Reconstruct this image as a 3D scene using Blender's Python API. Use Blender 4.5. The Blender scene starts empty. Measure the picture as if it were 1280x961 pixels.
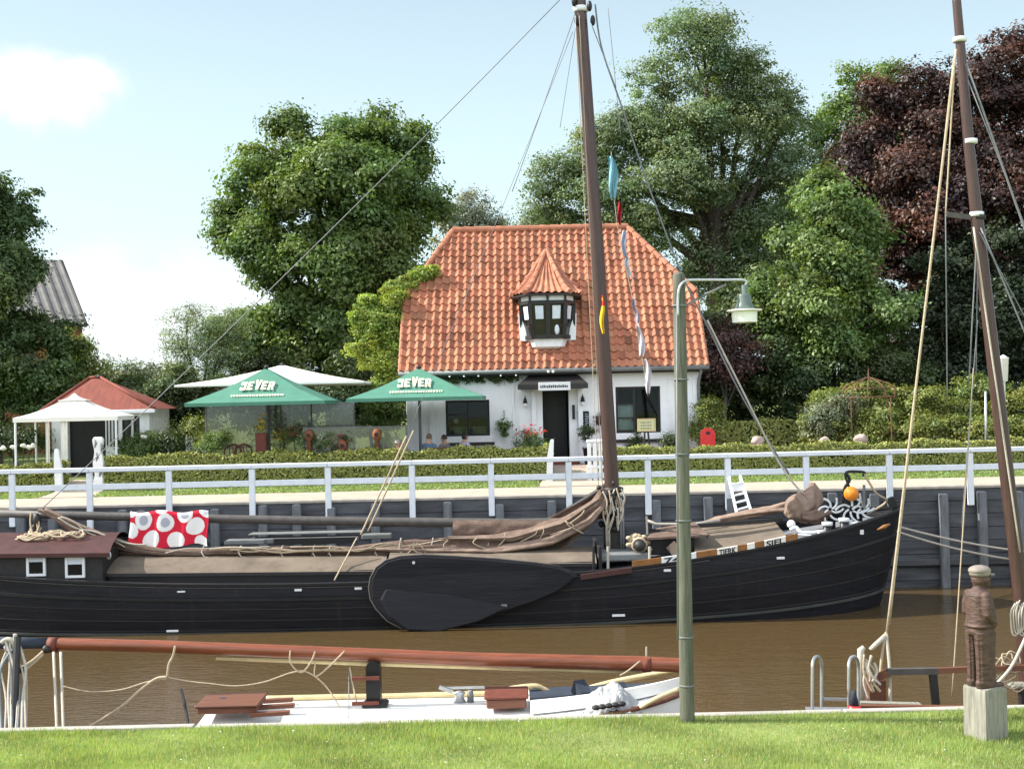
import bpy, math, random
import numpy as np
from mathutils import Vector, Matrix, Euler, noise

# ------------------------------------------------------------------ camera, sky, sun, exposure
R = math.radians
sc = bpy.context.scene
COL = sc.collection
FPX = 1600.0
CAM = Vector((0, 0, 5.0))
ROT = Matrix.Rotation(R(90 + 0.70), 3, 'X') @ Matrix.Rotation(R(-1.3), 3, 'Z')
cd = bpy.data.cameras.new('camera')
cam = bpy.data.objects.new('camera', cd)
COL.objects.link(cam)
cd.sensor_fit = 'HORIZONTAL'
cd.sensor_width = 36
cd.lens = 36 * FPX / 1280
cd.clip_start = 0.1
cd.clip_end = 3000
cam.matrix_world = Matrix.Translation(CAM) @ ROT.to_4x4()
sc.camera = cam

SUN_EL, SUN_OFF = 41.0, 4.0      # elevation, degrees beyond due left
sun_dir = Vector((-math.cos(R(SUN_EL)) * math.cos(R(SUN_OFF)), math.cos(R(SUN_EL)) * math.sin(R(SUN_OFF)), math.sin(R(SUN_EL))))
sd = bpy.data.lights.new('sun', 'SUN')
sd.energy = 5.0
sd.angle = R(0.55)
sd.color = (1.0, 0.95, 0.86)
sun = bpy.data.objects.new('sun', sd)
COL.objects.link(sun)
sun.rotation_euler = sun_dir.to_track_quat('Z', 'Y').to_euler()

w = bpy.data.worlds.new('World')
sc.world = w
w.use_nodes = True
nt = w.node_tree
bg = nt.nodes['Background']
sky = nt.nodes.new('ShaderNodeTexSky')
sky.sky_type = 'NISHITA'
sky.sun_disc = False
sky.sun_elevation = R(SUN_EL)
sky.sun_rotation = R(-(90 - SUN_OFF))
sky.air_density = 1.0
sky.dust_density = 3.0
sky.ozone_density = 1.6
tc = nt.nodes.new('ShaderNodeTexCoord')


def wmath(op, a, b=None, c=None):
    n = nt.nodes.new('ShaderNodeMath')
    n.operation = op
    for i, v in enumerate((a, b, c)):
        if v is None:
            continue
        if isinstance(v, (int, float)):
            n.inputs[i].default_value = v
        else:
            nt.links.new(v, n.inputs[i])
    return n.outputs[0]


def smooth(v, a, b):
    n = nt.nodes.new('ShaderNodeMapRange')
    n.interpolation_type = 'SMOOTHERSTEP'
    nt.links.new(v, n.inputs[0])
    n.inputs[1].default_value = a
    n.inputs[2].default_value = b
    return n.outputs[0]


def ray(px, py):
    return (ROT @ Vector(((px - 640) / FPX, -(py - 480.5) / FPX, -1))).normalized()


# sky cover: soft cumulus, fixed by direction in the sky dome
sep = nt.nodes.new('ShaderNodeSeparateXYZ')
nt.links.new(tc.outputs['Generated'], sep.inputs[0])
nz = nt.nodes.new('ShaderNodeTexNoise')
nz.inputs['Scale'].default_value = 9
nz.inputs['Detail'].default_value = 7
nz.inputs['Roughness'].default_value = 0.62
nt.links.new(tc.outputs['Generated'], nz.inputs['Vector'])
nf = wmath('SUBTRACT', nz.outputs['Fac'], 0.5)
az = wmath('ARCTAN2', sep.outputs[0], sep.outputs[1])
el = wmath('ARCSINE', sep.outputs[2])


def cloud(px, py, ra, re, gain, soft):
    d = ray(px, py)
    a0, e0 = math.atan2(d.x, d.y), math.asin(d.z)
    da = wmath('DIVIDE', wmath('SUBTRACT', az, a0), ra)
    de = wmath('DIVIDE', wmath('SUBTRACT', el, e0), re)
    r2 = wmath('ADD', wmath('MULTIPLY', da, da), wmath('MULTIPLY', de, de))
    v = wmath('ADD', wmath('SUBTRACT', 1.0, wmath('SQRT', r2)), wmath('MULTIPLY', nf, gain))
    return smooth(v, 0.0, soft)


m = cloud(60, 112, 0.085, 0.032, 2.6, 1.0)
m = wmath('MAXIMUM', m, cloud(120, 98, 0.05, 0.026, 2.4, 0.95))
m = wmath('MAXIMUM', m, cloud(-40, 108, 0.07, 0.03, 2.4, 1.0))
m2 = wmath('MULTIPLY', cloud(180, 400, 0.2, 0.085, 1.6, 1.0), 0.8)
m = wmath('MAXIMUM', m, m2)
# milky veil low in the sky
veil = wmath('ADD', 0.30, wmath('MULTIPLY', wmath('SUBTRACT', 1.0, smooth(el, 0.0, 0.5)), 0.42))
mx0 = nt.nodes.new('ShaderNodeMix'); mx0.data_type = 'RGBA'
nt.links.new(veil, mx0.inputs[0])
nt.links.new(sky.outputs[0], mx0.inputs[6])
mx0.inputs[7].default_value = (7.2, 9.1, 9.6, 1)
mx = nt.nodes.new('ShaderNodeMix'); mx.data_type = 'RGBA'
nt.links.new(m, mx.inputs[0])
nt.links.new(mx0.outputs[2], mx.inputs[6])
mx.inputs[7].default_value = (8.6, 8.65, 8.8, 1)
# unseen bright cloud added behind the viewer as fill for shaded fronts
back = wmath('MULTIPLY', smooth(wmath('MULTIPLY', sep.outputs[1], -1.0), 0.02, 0.45), smooth(el, 0.02, 0.2))
back = wmath('MULTIPLY', back, smooth(wmath('ADD', nz.outputs['Fac'], 0.1), 0.42, 0.62))
mx2 = nt.nodes.new('ShaderNodeMix'); mx2.data_type = 'RGBA'
nt.links.new(back, mx2.inputs[0])
nt.links.new(mx.outputs[2], mx2.inputs[6])
mx2.inputs[7].default_value = (13.0, 13.8, 15.0, 1)
nt.links.new(mx2.outputs[2], bg.inputs[0])
bg.inputs[1].default_value = 0.085

sc.view_settings.view_transform = 'Standard'
sc.view_settings.look = 'None'
sc.view_settings.exposure = 0.82
sc.view_settings.gamma = 1.0
sc.render.engine = 'CYCLES'
sc.cycles.use_denoising = True
sc.cycles.max_bounces = 6
sc.cycles.transparent_max_bounces = 12
sc.cycles.caustics_reflective = False
sc.cycles.caustics_refractive = False


# ------------------------------------------------------------------ helpers
def P(px, py, Y):
    """point of the plane y = Y that the photograph shows at (px, py)"""
    d = ray(px, py)
    return CAM + d * (Y / d.y)


def PX(px, Y, py=500):
    return P(px, py, Y).x


def PZ(px, py, Y):
    return P(px, py, Y).z


def node_mat(name):
    m = bpy.data.materials.new(name)
    m.use_nodes = True
    return m, m.node_tree, m.node_tree.nodes['Principled BSDF']


def mat(name, col, rough=0.7, var=0.15, scale=5.0, bump=0.0, bscale=40.0, metal=0.0, spec=0.4,
        stretch=(1, 1, 1), col2=None, attr=False, detail=6, hard=False):
    m, t, b = node_mat(name)
    tcn = t.nodes.new('ShaderNodeTexCoord')
    mp = t.nodes.new('ShaderNodeMapping')
    mp.inputs['Scale'].default_value = stretch
    t.links.new(tcn.outputs['Object'], mp.inputs[0])
    n = t.nodes.new('ShaderNodeTexNoise')
    n.inputs['Scale'].default_value = scale
    n.inputs['Detail'].default_value = detail
    n.inputs['Roughness'].default_value = 0.65
    t.links.new(mp.outputs[0], n.inputs['Vector'])
    rp = t.nodes.new('ShaderNodeValToRGB')
    rp.color_ramp.elements[0].position = 0.44 if hard else 0.3
    rp.color_ramp.elements[1].position = 0.56 if hard else 0.7
    c2 = col2 if col2 else tuple(min(1, c * (1 + var)) for c in col)
    c1 = col if col2 else tuple(c * (1 - var) for c in col)
    rp.color_ramp.elements[0].color = (*c1, 1)
    rp.color_ramp.elements[1].color = (*c2, 1)
    t.links.new(n.outputs['Fac'], rp.inputs[0])
    out = rp.outputs[0]
    if attr:
        at = t.nodes.new('ShaderNodeAttribute')
        at.attribute_name = 'Col'
        mm = t.nodes.new('ShaderNodeMix'); mm.data_type = 'RGBA'; mm.blend_type = 'MULTIPLY'
        mm.inputs[0].default_value = 1
        t.links.new(out, mm.inputs[6])
        t.links.new(at.outputs['Color'], mm.inputs[7])
        out = mm.outputs[2]
    t.links.new(out, b.inputs['Base Color'])
    b.inputs['Roughness'].default_value = rough
    b.inputs['Metallic'].default_value = metal
    b.inputs['Specular IOR Level'].default_value = spec
    if bump > 0:
        n2 = t.nodes.new('ShaderNodeTexNoise')
        n2.inputs['Scale'].default_value = bscale
        n2.inputs['Detail'].default_value = 5
        t.links.new(mp.outputs[0], n2.inputs['Vector'])
        bp = t.nodes.new('ShaderNodeBump')
        bp.inputs['Strength'].default_value = 0.7
        bp.inputs['Distance'].default_value = bump
        t.links.new(n2.outputs['Fac'], bp.inputs['Height'])
        t.links.new(bp.outputs[0], b.inputs['Normal'])
    return m


def weathered(m, col, stretch, scale, lo, hi, amount):
    """a second layer of wear over a painted surface: runs, scuffs, lichen"""
    t = m.node_tree; b = t.nodes['Principled BSDF']
    src = b.inputs['Base Color'].links[0].from_socket
    tcn = t.nodes.new('ShaderNodeTexCoord'); mp = t.nodes.new('ShaderNodeMapping'); mp.inputs['Scale'].default_value = stretch
    t.links.new(tcn.outputs['Object'], mp.inputs[0])
    n = t.nodes.new('ShaderNodeTexNoise'); n.inputs['Scale'].default_value = scale; n.inputs['Detail'].default_value = 7; n.inputs['Roughness'].default_value = .7
    t.links.new(mp.outputs[0], n.inputs['Vector'])
    mr = t.nodes.new('ShaderNodeMapRange'); mr.inputs[1].default_value = lo; mr.inputs[2].default_value = hi; mr.inputs[4].default_value = amount
    t.links.new(n.outputs['Fac'], mr.inputs[0])
    mm = t.nodes.new('ShaderNodeMix'); mm.data_type = 'RGBA'; mm.inputs[7].default_value = (*col, 1)
    t.links.new(mr.outputs[0], mm.inputs[0]); t.links.new(src, mm.inputs[6]); t.links.new(mm.outputs[2], b.inputs['Base Color'])
    return m


def leaf_mat(name, col, trans=0.35, rough=0.5):
    m, t, b = node_mat(name)
    t.nodes.remove(b)
    at = t.nodes.new('ShaderNodeAttribute')
    at.attribute_name = 'Col'
    mm = t.nodes.new('ShaderNodeMix'); mm.data_type = 'RGBA'; mm.blend_type = 'MULTIPLY'
    mm.inputs[0].default_value = 1
    mm.inputs[6].default_value = (*col, 1)
    t.links.new(at.outputs['Color'], mm.inputs[7])
    d = t.nodes.new('ShaderNodeBsdfDiffuse')
    tr = t.nodes.new('ShaderNodeBsdfTranslucent')
    g = t.nodes.new('ShaderNodeBsdfGlossy')
    g.inputs['Roughness'].default_value = rough
    g.inputs['Color'].default_value = (0.8, 0.85, 0.8, 1)
    hs = t.nodes.new('ShaderNodeMix'); hs.data_type = 'RGBA'; hs.blend_type = 'MULTIPLY'
    hs.inputs[0].default_value = 1
    hs.inputs[7].default_value = (1.3, 1.3, 0.5, 1)
    t.links.new(mm.outputs[2], hs.inputs[6])
    t.links.new(mm.outputs[2], d.inputs[0])
    t.links.new(hs.outputs[2], tr.inputs[0])
    a = t.nodes.new('ShaderNodeMixShader'); a.inputs[0].default_value = trans
    t.links.new(d.outputs[0], a.inputs[1]); t.links.new(tr.outputs[0], a.inputs[2])
    c = t.nodes.new('ShaderNodeMixShader'); c.inputs[0].default_value = 0.035
    t.links.new(a.outputs[0], c.inputs[1]); t.links.new(g.outputs[0], c.inputs[2])
    t.links.new(c.outputs[0], t.nodes['Material Output'].inputs[0])
    return m


def tag(o, label=None, cat=None, group=None, kind=None):
    if label: o['label'] = label
    if cat: o['category'] = cat
    if group: o['group'] = group
    if kind: o['kind'] = kind
    return o


def thing(name, label, cat, loc=(0, 0, 0), group=None):
    o = bpy.data.objects.new(name, None)
    o.empty_display_size = 0.2
    COL.objects.link(o)
    o.location = loc
    return tag(o, label, cat, group)


def root_loc(o):
    v = Vector((0, 0, 0))
    while o is not None:
        v += Vector(o.location)
        o = o.parent
    return v


def link_mesh(name, me, m, parent=None, smooth=False):
    o = bpy.data.objects.new(name, me)
    COL.objects.link(o)
    if m is not None:
        me.materials.append(m)
    if parent is not None:
        o.parent = parent
        v = root_loc(parent)
        me.transform(Matrix.Translation(-v))
    if smooth:
        me.polygons.foreach_set('use_smooth', [True] * len(me.polygons))
    return o


class MB:
    def __init__(self):
        self.v, self.f = [], []

    def add(self, vs, fs):
        b = len(self.v)
        self.v += [Vector(p) for p in vs]
        self.f += [tuple(b + i for i in f) for f in fs]
        return self

    def box(self, a, b):
        x0, y0, z0 = a; x1, y1, z1 = b
        return self.add([(x0, y0, z0), (x1, y0, z0), (x1, y1, z0), (x0, y1, z0), (x0, y0, z1), (x1, y0, z1), (x1, y1, z1), (x0, y1, z1)],
                        [(0, 3, 2, 1), (4, 5, 6, 7), (0, 1, 5, 4), (1, 2, 6, 5), (2, 3, 7, 6), (3, 0, 4, 7)])

    def bbox(self, a, b, r=0.012):
        """box with chamfered vertical and horizontal edges"""
        x0, y0, z0 = a; x1, y1, z1 = b
        r = min(r, (x1 - x0) / 3, (y1 - y0) / 3, (z1 - z0) / 3)
        rings = []
        for z, i in ((z0, r), (z0 + r, 0), (z1 - r, 0), (z1, r)):
            k = r if i == 0 else r
            X0, X1, Y0, Y1 = x0 + i, x1 - i, y0 + i, y1 - i
            rings.append([(X0 + k, Y0, z), (X1 - k, Y0, z), (X1, Y0 + k, z), (X1, Y1 - k, z), (X1 - k, Y1, z), (X0 + k, Y1, z), (X0, Y1 - k, z), (X0, Y0 + k, z)])
        return self.loft(rings)

    def loft(self, rings, closed=True, caps=True):
        n = len(rings[0])
        vs = [p for r in rings for p in r]
        fs = []
        for i in range(len(rings) - 1):
            for j in range(n if closed else n - 1):
                k = (j + 1) % n
                fs.append((i * n + j, i * n + k, (i + 1) * n + k, (i + 1) * n + j))
        if caps and closed:
            fs.append(tuple(reversed(range(n))))
            fs.append(tuple((len(rings) - 1) * n + j for j in range(n)))
        return self.add(vs, fs)

    def tube(self, path, rad, seg=8, flat=1.0):
        path = [Vector(p) for p in path]
        if not isinstance(rad, (list, tuple)):
            rad = [rad] * len(path)
        rings = []
        up = None
        for i, p in enumerate(path):
            t = (path[min(i + 1, len(path) - 1)] - path[max(i - 1, 0)]).normalized()
            if up is None:
                up = Vector((0, 0, 1)) if abs(t.z) < 0.9 else Vector((0, 1, 0))
            s = t.cross(up).normalized()
            u = s.cross(t).normalized()
            up = u
            rings.append([p + (s * math.cos(a) + u * math.sin(a) * flat) * rad[i] for a in [2 * math.pi * k / seg for k in range(seg)]])
        return self.loft(rings)

    def bar(self, a, b, wx, wz):
        """rectangular bar between two points, wz measured near vertical"""
        a, b = Vector(a), Vector(b)
        t = (b - a).normalized()
        up = Vector((0, 0, 1)) if abs(t.z) < 0.9 else Vector((0, 1, 0))
        s = t.cross(up).normalized() * wx / 2
        u = s.cross(t).normalized() * wz / 2
        return self.loft([[p - s - u, p + s - u, p + s + u, p - s + u] for p in (a, b)])

    def lathe(self, c, prof, seg=20):
        c = Vector(c)
        rings = [[c + Vector((r * math.cos(2 * math.pi * k / seg), r * math.sin(2 * math.pi * k / seg), z)) for k in range(seg)] for r, z in prof]
        return self.loft(rings)

    def prism(self, poly, y0, y1):
        """x,z polygon extruded along y"""
        n = len(poly)
        vs = [(x, y0, z) for x, z in poly] + [(x, y1, z) for x, z in poly]
        fs = [tuple(range(n)), tuple(reversed(range(n, 2 * n)))]
        fs += [(i, n + i, n + (i + 1) % n, (i + 1) % n) for i in range(n)]
        return self.add(vs, fs)

    def sphere(self, c, r, seg=12, rings=8):
        if not isinstance(r, (tuple, list)): r = (r, r, r)
        c = Vector(c)
        prof = []
        for i in range(rings + 1):
            a = -math.pi / 2 + math.pi * i / rings
            k = max(math.cos(a), 0.02)
            prof.append([c + Vector((r[0] * k * math.cos(2 * math.pi * j / seg), r[1] * k * math.sin(2 * math.pi * j / seg), r[2] * math.sin(a))) for j in range(seg)])
        return self.loft(prof)

    def grid(self, fn, nu, nv):
        vs = [fn(i / nu, j / nv) for j in range(nv + 1) for i in range(nu + 1)]
        fs = [(j * (nu + 1) + i, j * (nu + 1) + i + 1, (j + 1) * (nu + 1) + i + 1, (j + 1) * (nu + 1) + i) for j in range(nv) for i in range(nu)]
        return self.add(vs, fs)

    def build(self, name, m, parent=None, smooth=False, fix=True, weld=False):
        me = bpy.data.meshes.new(name)
        me.from_pydata([tuple(p) for p in self.v], [], self.f)
        if fix:
            import bmesh
            bm = bmesh.new(); bm.from_mesh(me)
            if weld:
                bmesh.ops.remove_doubles(bm, verts=bm.verts, dist=1e-5)
            bmesh.ops.recalc_face_normals(bm, faces=bm.faces)
            bm.to_mesh(me); bm.free()
        me.update()
        return link_mesh(name, me, m, parent, smooth)


def set_col(me, cols):
    a = me.color_attributes.new('Col', 'FLOAT_COLOR', 'POINT')
    c = np.ones((len(me.vertices), 4), dtype=np.float32)
    c[:, :3] = cols
    a.data.foreach_set('color', c.ravel())


def dup(root, loc, label=None, name=None, rz=None):
    def cp(o, par):
        c = o.copy(); COL.objects.link(c)
        if par is not None: c.parent = par
        for ch in list(o.children): cp(ch, c)
        return c
    r = cp(root, None)
    r.location = loc
    if rz is not None: r.rotation_euler.z = rz
    if label: r['label'] = label
    if name: r.name = name
    return r


def text_verts(s, size, extrude=0.0, align='CENTER', bold=0.0):
    cu = bpy.data.curves.new('lettering', 'FONT')
    cu.body = s; cu.size = size; cu.extrude = extrude; cu.align_x = align; cu.offset = bold
    cu.resolution_u = 3
    o = bpy.data.objects.new('lettering', cu)
    COL.objects.link(o)
    dg = bpy.context.evaluated_depsgraph_get()
    me = bpy.data.meshes.new_from_object(o.evaluated_get(dg))
    vs = [v.co.copy() for v in me.vertices]; fs = [tuple(p.vertices) for p in me.polygons]
    bpy.data.objects.remove(o); bpy.data.curves.remove(cu); bpy.data.meshes.remove(me)
    return vs, fs


def rope(pts, r, name, m, parent, sag=0.0, n=14, seg=6):
    """polyline or, with two points and a sag, a hanging curve"""
    pts = [Vector(p) for p in pts]
    if len(pts) == 2:
        a, b = pts
        pts = [a.lerp(b, i / n) + Vector((0, 0, -sag * 4 * (i / n) * (1 - i / n))) for i in range(n + 1)]
    else:
        q = []
        for i in range(len(pts) - 1):
            p0 = pts[max(i - 1, 0)]; p1 = pts[i]; p2 = pts[i + 1]; p3 = pts[min(i + 2, len(pts) - 1)]
            for k in range(5):
                t = k / 5
                q.append(0.5 * ((2 * p1) + (p2 - p0) * t + (2 * p0 - 5 * p1 + 4 * p2 - p3) * t * t + (3 * p1 - p0 - 3 * p2 + p3) * t ** 3))
        q.append(pts[-1]); pts = q
    return MB().tube(pts, r, seg).build(name, m, parent, True)


# ------------------------------------------------------------------ foliage
def leaf_mesh(name, pos, nrm, size, tint, rng, m, parent=None, aspect=0.55):
    n = len(pos)
    nrm = nrm / (np.linalg.norm(nrm, axis=1, keepdims=True) + 1e-9)
    t = rng.normal(size=(n, 3))
    t -= nrm * np.sum(t * nrm, axis=1, keepdims=True)
    t /= np.linalg.norm(t, axis=1, keepdims=True) + 1e-9
    b = np.cross(nrm, t)
    s = size * rng.uniform(0.6, 1.35, size=(n, 1))
    v = np.empty((n, 4, 3), dtype=np.float32)
    fold = nrm * s * 0.22
    v[:, 0] = pos - t * s
    v[:, 1] = pos + b * s * aspect + fold
    v[:, 2] = pos + t * s
    v[:, 3] = pos - b * s * aspect + fold
    me = bpy.data.meshes.new(name)
    me.vertices.add(4 * n); me.loops.add(4 * n); me.polygons.add(n)
    me.vertices.foreach_set('co', v.ravel())
    me.loops.foreach_set('vertex_index', np.arange(4 * n, dtype=np.int32))
    me.polygons.foreach_set('loop_start', np.arange(0, 4 * n, 4, dtype=np.int32))
    me.update(calc_edges=True)
    set_col(me, np.repeat(tint, 4, axis=0))
    return link_mesh(name, me, m, parent)


def tint_of(rng, n, lo=0.65, hi=1.35, warm=0.15):
    k = rng.uniform(lo, hi, size=(n, 1))
    wv = rng.uniform(-warm, warm, size=(n, 1))
    return np.concatenate([k * (1 + wv), k, k * (1 - wv)], axis=1)


def crown(name, blobs, nclump, per, cr, leaf, seed, m, parent, warm=0.15, inner=0.3, lo=0.6, hi=1.4, up=0.55, droop=0.0, aspect=0.55, shell=0.62, lump=1.0):
    """foliage in three levels: the blobs carry boughs on their shells, boughs carry leaf clumps, clumps carry leaves"""
    leaf *= .55
    big = nclump > 240
    if big:
        nclump = int(nclump * 1.25); per = int(per * 2.1); cr *= .80
    else:
        per = int(per * 2.6)
    rng = np.random.default_rng(seed)
    bl = np.array([[*b[0], *b[1]] for b in blobs], dtype=float)
    if big:
        bc, br, bt = [], [], []
        for b in bl:
            rm = (b[3] * b[5]) ** .5
            k = int(np.clip(7 + rm * 3.2, 7, 20))
            d = rng.normal(size=(k, 3)); d /= np.linalg.norm(d, axis=1, keepdims=True)
            d[:, 1] = np.where(d[:, 1] > .4, -d[:, 1], d[:, 1])
            rad = rng.uniform(.58, .98, size=k)
            bc.append(b[:3] + d * b[3:] * rad[:, None])
            br.append(np.clip(rm, .4, 3.0) * rng.uniform(.24, .44, size=k) * lump)
            bt.append(tint_of(rng, k, .80, 1.22, warm * .8))
        bc, br, bt = np.concatenate(bc), np.concatenate(br), np.concatenate(bt)
        w_ = br ** 2; w_ /= w_.sum()
        idx = rng.choice(len(bc), size=nclump, p=w_)
        d = rng.normal(size=(nclump, 3)); d[:, 2] = d[:, 2] * .8 + .25
        d /= np.linalg.norm(d, axis=1, keepdims=True)
        rad = rng.uniform(.45, 1.08, size=nclump)
        c = bc[idx] + d * br[idx][:, None] * rad[:, None] * np.array([1.15, 1.0, .78])
        ct = bt[idx] * tint_of(rng, nclump, lo ** .6, hi ** .6, warm * .5)
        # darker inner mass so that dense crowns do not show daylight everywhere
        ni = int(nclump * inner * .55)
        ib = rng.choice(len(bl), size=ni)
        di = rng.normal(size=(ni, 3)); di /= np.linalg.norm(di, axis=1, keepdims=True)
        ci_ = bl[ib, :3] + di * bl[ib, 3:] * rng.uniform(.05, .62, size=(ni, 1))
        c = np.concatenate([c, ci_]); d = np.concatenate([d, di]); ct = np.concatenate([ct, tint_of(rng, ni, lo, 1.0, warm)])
    else:
        wgt = (bl[:, 3] * bl[:, 5]); wgt /= wgt.sum()
        idx = rng.choice(len(bl), size=nclump, p=wgt)
        d = rng.normal(size=(nclump, 3)); d /= np.linalg.norm(d, axis=1, keepdims=True)
        rad = rng.uniform(shell ** 2, 1.0, size=nclump) ** 0.5 * rng.normal(1.0, 0.07, size=nclump)
        ins = rng.random(nclump) < inner
        rad[ins] = rng.uniform(0.05, 0.7, size=ins.sum())
        keep = ~((d[:, 1] > 0.45) & (rng.random(nclump) < 0.55) & ~ins)
        idx, d, rad = idx[keep], d[keep], rad[keep]
        c = bl[idx, :3] + d * bl[idx, 3:] * rad[:, None]
        ct = tint_of(rng, len(c), lo, hi, warm)
    nc = len(c)
    r = cr * rng.uniform(0.5, 1.6, size=nc)
    ci = np.repeat(np.arange(nc), per)
    off = np.clip(rng.normal(size=(nc * per, 3)), -1.9, 1.9) * np.array([0.52, 0.52, 0.32])
    pos = c[ci] + off * r[ci][:, None]
    pos[:, 2] -= droop * np.abs(off[:, 2]) * r[ci]
    nrm = off * 0.6 + d[ci] * 0.6 + np.array([0, 0, up]) + rng.normal(size=off.shape) * 0.5
    tint = ct[ci] * rng.uniform(0.8, 1.2, size=(len(ci), 1))
    return leaf_mesh(name, pos, nrm, leaf, tint, rng, m, parent, aspect)


def leaf_box(name, a, b, dens, leaf, seed, m, parent, rough=0.08, faces=('top', 'front', 'left', 'right'), **kw):
    """clipped hedge: leaves spread in the outer skin of a box"""
    rng = np.random.default_rng(seed)
    a = np.array(a, float); b = np.array(b, float); s = b - a
    P_, N_ = [], []
    def face(area, fn, nr):
        k = int(area * dens)
        u, v = rng.random(k), rng.random(k)
        p = fn(u, v)
        P_.append(p + np.abs(rng.normal(size=(k, 1))) * rough * -np.array(nr) + rng.normal(size=(k, 3)) * rough * 0.5)
        up_ = nr[2] > .5
        N_.append((np.array([-.45, 0, 1.0]) if up_ else np.array(nr)) * 1.0 + rng.normal(size=(k, 3)) * (.45 if up_ else .30))
    if 'top' in faces: face(s[0] * s[1], lambda u, v: np.stack([a[0] + u * s[0], a[1] + v * s[1], np.full_like(u, b[2])], 1), (0, 0, 1))
    if 'front' in faces: face(s[0] * s[2], lambda u, v: np.stack([a[0] + u * s[0], np.full_like(u, a[1]), a[2] + v * s[2]], 1), (0, -1, 0))
    if 'left' in faces: face(s[1] * s[2], lambda u, v: np.stack([np.full_like(u, a[0]), a[1] + u * s[1], a[2] + v * s[2]], 1), (-1, 0, 0))
    if 'right' in faces: face(s[1] * s[2], lambda u, v: np.stack([np.full_like(u, b[0]), a[1] + u * s[1], a[2] + v * s[2]], 1), (1, 0, 0))
    p = np.concatenate(P_); n = np.concatenate(N_)
    # gentle lumps along the length
    p[:, 2] += 0.05 * np.sin(p[:, 0] * 2.3 + seed) * (p[:, 2] > a[2] + 0.6 * s[2]) + 0.03 * np.sin(p[:, 0] * 7.1)
    t = tint_of(rng, len(p), kw.get('lo', 0.7), kw.get('hi', 1.3), kw.get('warm', 0.12))
    return leaf_mesh(name, p, n, leaf, t, rng, m, parent)
# ------------------------------------------------------------------ materials
M = {}
M['white'] = mat('white_paint', (0.72, 0.74, 0.76), 0.55, 0.06, 3, 0.002, 60)
M['plaster'] = mat('white_render', (0.81, 0.83, 0.86), 0.85, 0.07, 1.5, 0.004, 25)
M['railpaint'] = mat('railing_paint', (0.70, 0.74, 0.80), 0.5, 0.08, 4, 0.002, 60)
M['dark'] = mat('dark_timber', (0.022, 0.020, 0.020), 0.55, 0.3, 8, 0.003, 50)
M['black'] = mat('black_paint', (0.010, 0.010, 0.012), 0.42, 0.3, 6, 0.002, 30)
M['hull'] = mat('tarred_hull', (0.0035, 0.0035, 0.0055), 0.45, 0.4, 1.3, 0.012, 5, stretch=(0.30, 1, 2.6), col2=(0.0135, 0.014, 0.019), spec=0.22)
M['lit_facet'] = mat('lit_facet_board', (0.013, 0.014, 0.019), 0.6, 0.3, 3, 0.006, 9, stretch=(0.2, 1, 2.5), col2=(0.019, 0.0205, 0.026), spec=.25)  # lighter grey stands in for light on the tilted leeboard facet
M['slime'] = mat('waterline_growth', (0.026, 0.030, 0.026), 0.7, 0.4, 3, 0.004, 20, stretch=(0.3, 1, 2), col2=(0.055, 0.058, 0.052))
M['board'] = mat('leeboard_wood', (0.005, 0.005, 0.008), 0.5, 0.3, 3, 0.010, 9, stretch=(0.2, 1, 2.5), col2=(0.015, 0.0155, 0.021), spec=0.25)
M['glass'] = mat('window_glass', (0.010, 0.012, 0.012), 0.08, 0.2, 2, spec=0.5)
M['interior'] = mat('dim_interior', (0.045, 0.030, 0.018), 0.9, 0.5, 2)
M['curtain'] = mat('pale_curtain', (0.60, 0.66, 0.72), 0.9, 0.1, 6)
M['tile'] = mat('clay_tile', (0.42, 0.172, 0.100), 0.78, 0.26, 0.9, 0.004, 45, attr=True, spec=0.2, col2=(0.345, 0.148, 0.092))
M['ridge'] = mat('ridge_tile', (0.40, 0.165, 0.10), 0.72, 0.3, 3, 0.003, 60, spec=0.3)
M['kioskroof'] = mat('red_roofing', (0.185, 0.048, 0.032), 0.8, 0.25, 2, 0.006, 12, stretch=(4, 1, 1))
M['brick'] = mat('orange_brick', (0.32, 0.13, 0.06), 0.85, 0.25, 6)
M['corr'] = mat('corrugated_roofing', (0.135, 0.130, 0.125), 0.7, 0.25, 1.2)
M['mastwood'] = mat('varnished_mast', (0.058, 0.030, 0.024), 0.38, 0.3, 5, 0.001, 30, stretch=(6, 6, 0.4), spec=0.5)
M['varnish'] = mat('red_varnish', (0.20, 0.058, 0.027), 0.28, 0.3, 5, 0.001, 30, stretch=(0.4, 6, 6), spec=0.5)
M['teak'] = mat('teak_brown', (0.15, 0.06, 0.035), 0.5, 0.3, 5, 0.002, 40, stretch=(0.3, 4, 4))
M['sail'] = mat('tan_sailcloth', (0.145, 0.100, 0.080), 0.95, 0.35, 4, 0.010, 26, spec=0.15)
M['sail2'] = mat('faded_sailcloth', (0.235, 0.170, 0.135), 0.95, 0.3, 4, 0.010, 26, spec=0.15)
M['tarp'] = mat('hatch_canvas', (0.155, 0.125, 0.098), 0.9, 0.25, 1.5, 0.005, 8, spec=0.15)
M['cabinroof'] = mat('oxblood_roof', (0.060, 0.022, 0.020), 0.55, 0.3, 3, 0.003, 20)
M['deck'] = mat('grey_deck', (0.17, 0.18, 0.20), 0.7, 0.2, 4, 0.003, 30)
M['grey'] = mat('grey_paint', (0.16, 0.17, 0.17), 0.6, 0.25, 4, 0.002, 30)
M['spar'] = mat('grey_spar', (0.075, 0.068, 0.065), 0.6, 0.3, 6, 0.001, 30)
M['rope'] = mat('hemp_rope', (0.42, 0.34, 0.24), 0.9, 0.2, 20, 0.002, 120)
M['ropew'] = mat('pale_rope', (0.43, 0.395, 0.34), 0.9, 0.15, 20, 0.002, 120)
M['wire'] = mat('rigging_wire', (0.16, 0.17, 0.18), 0.5, 0.2, 20)
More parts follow.
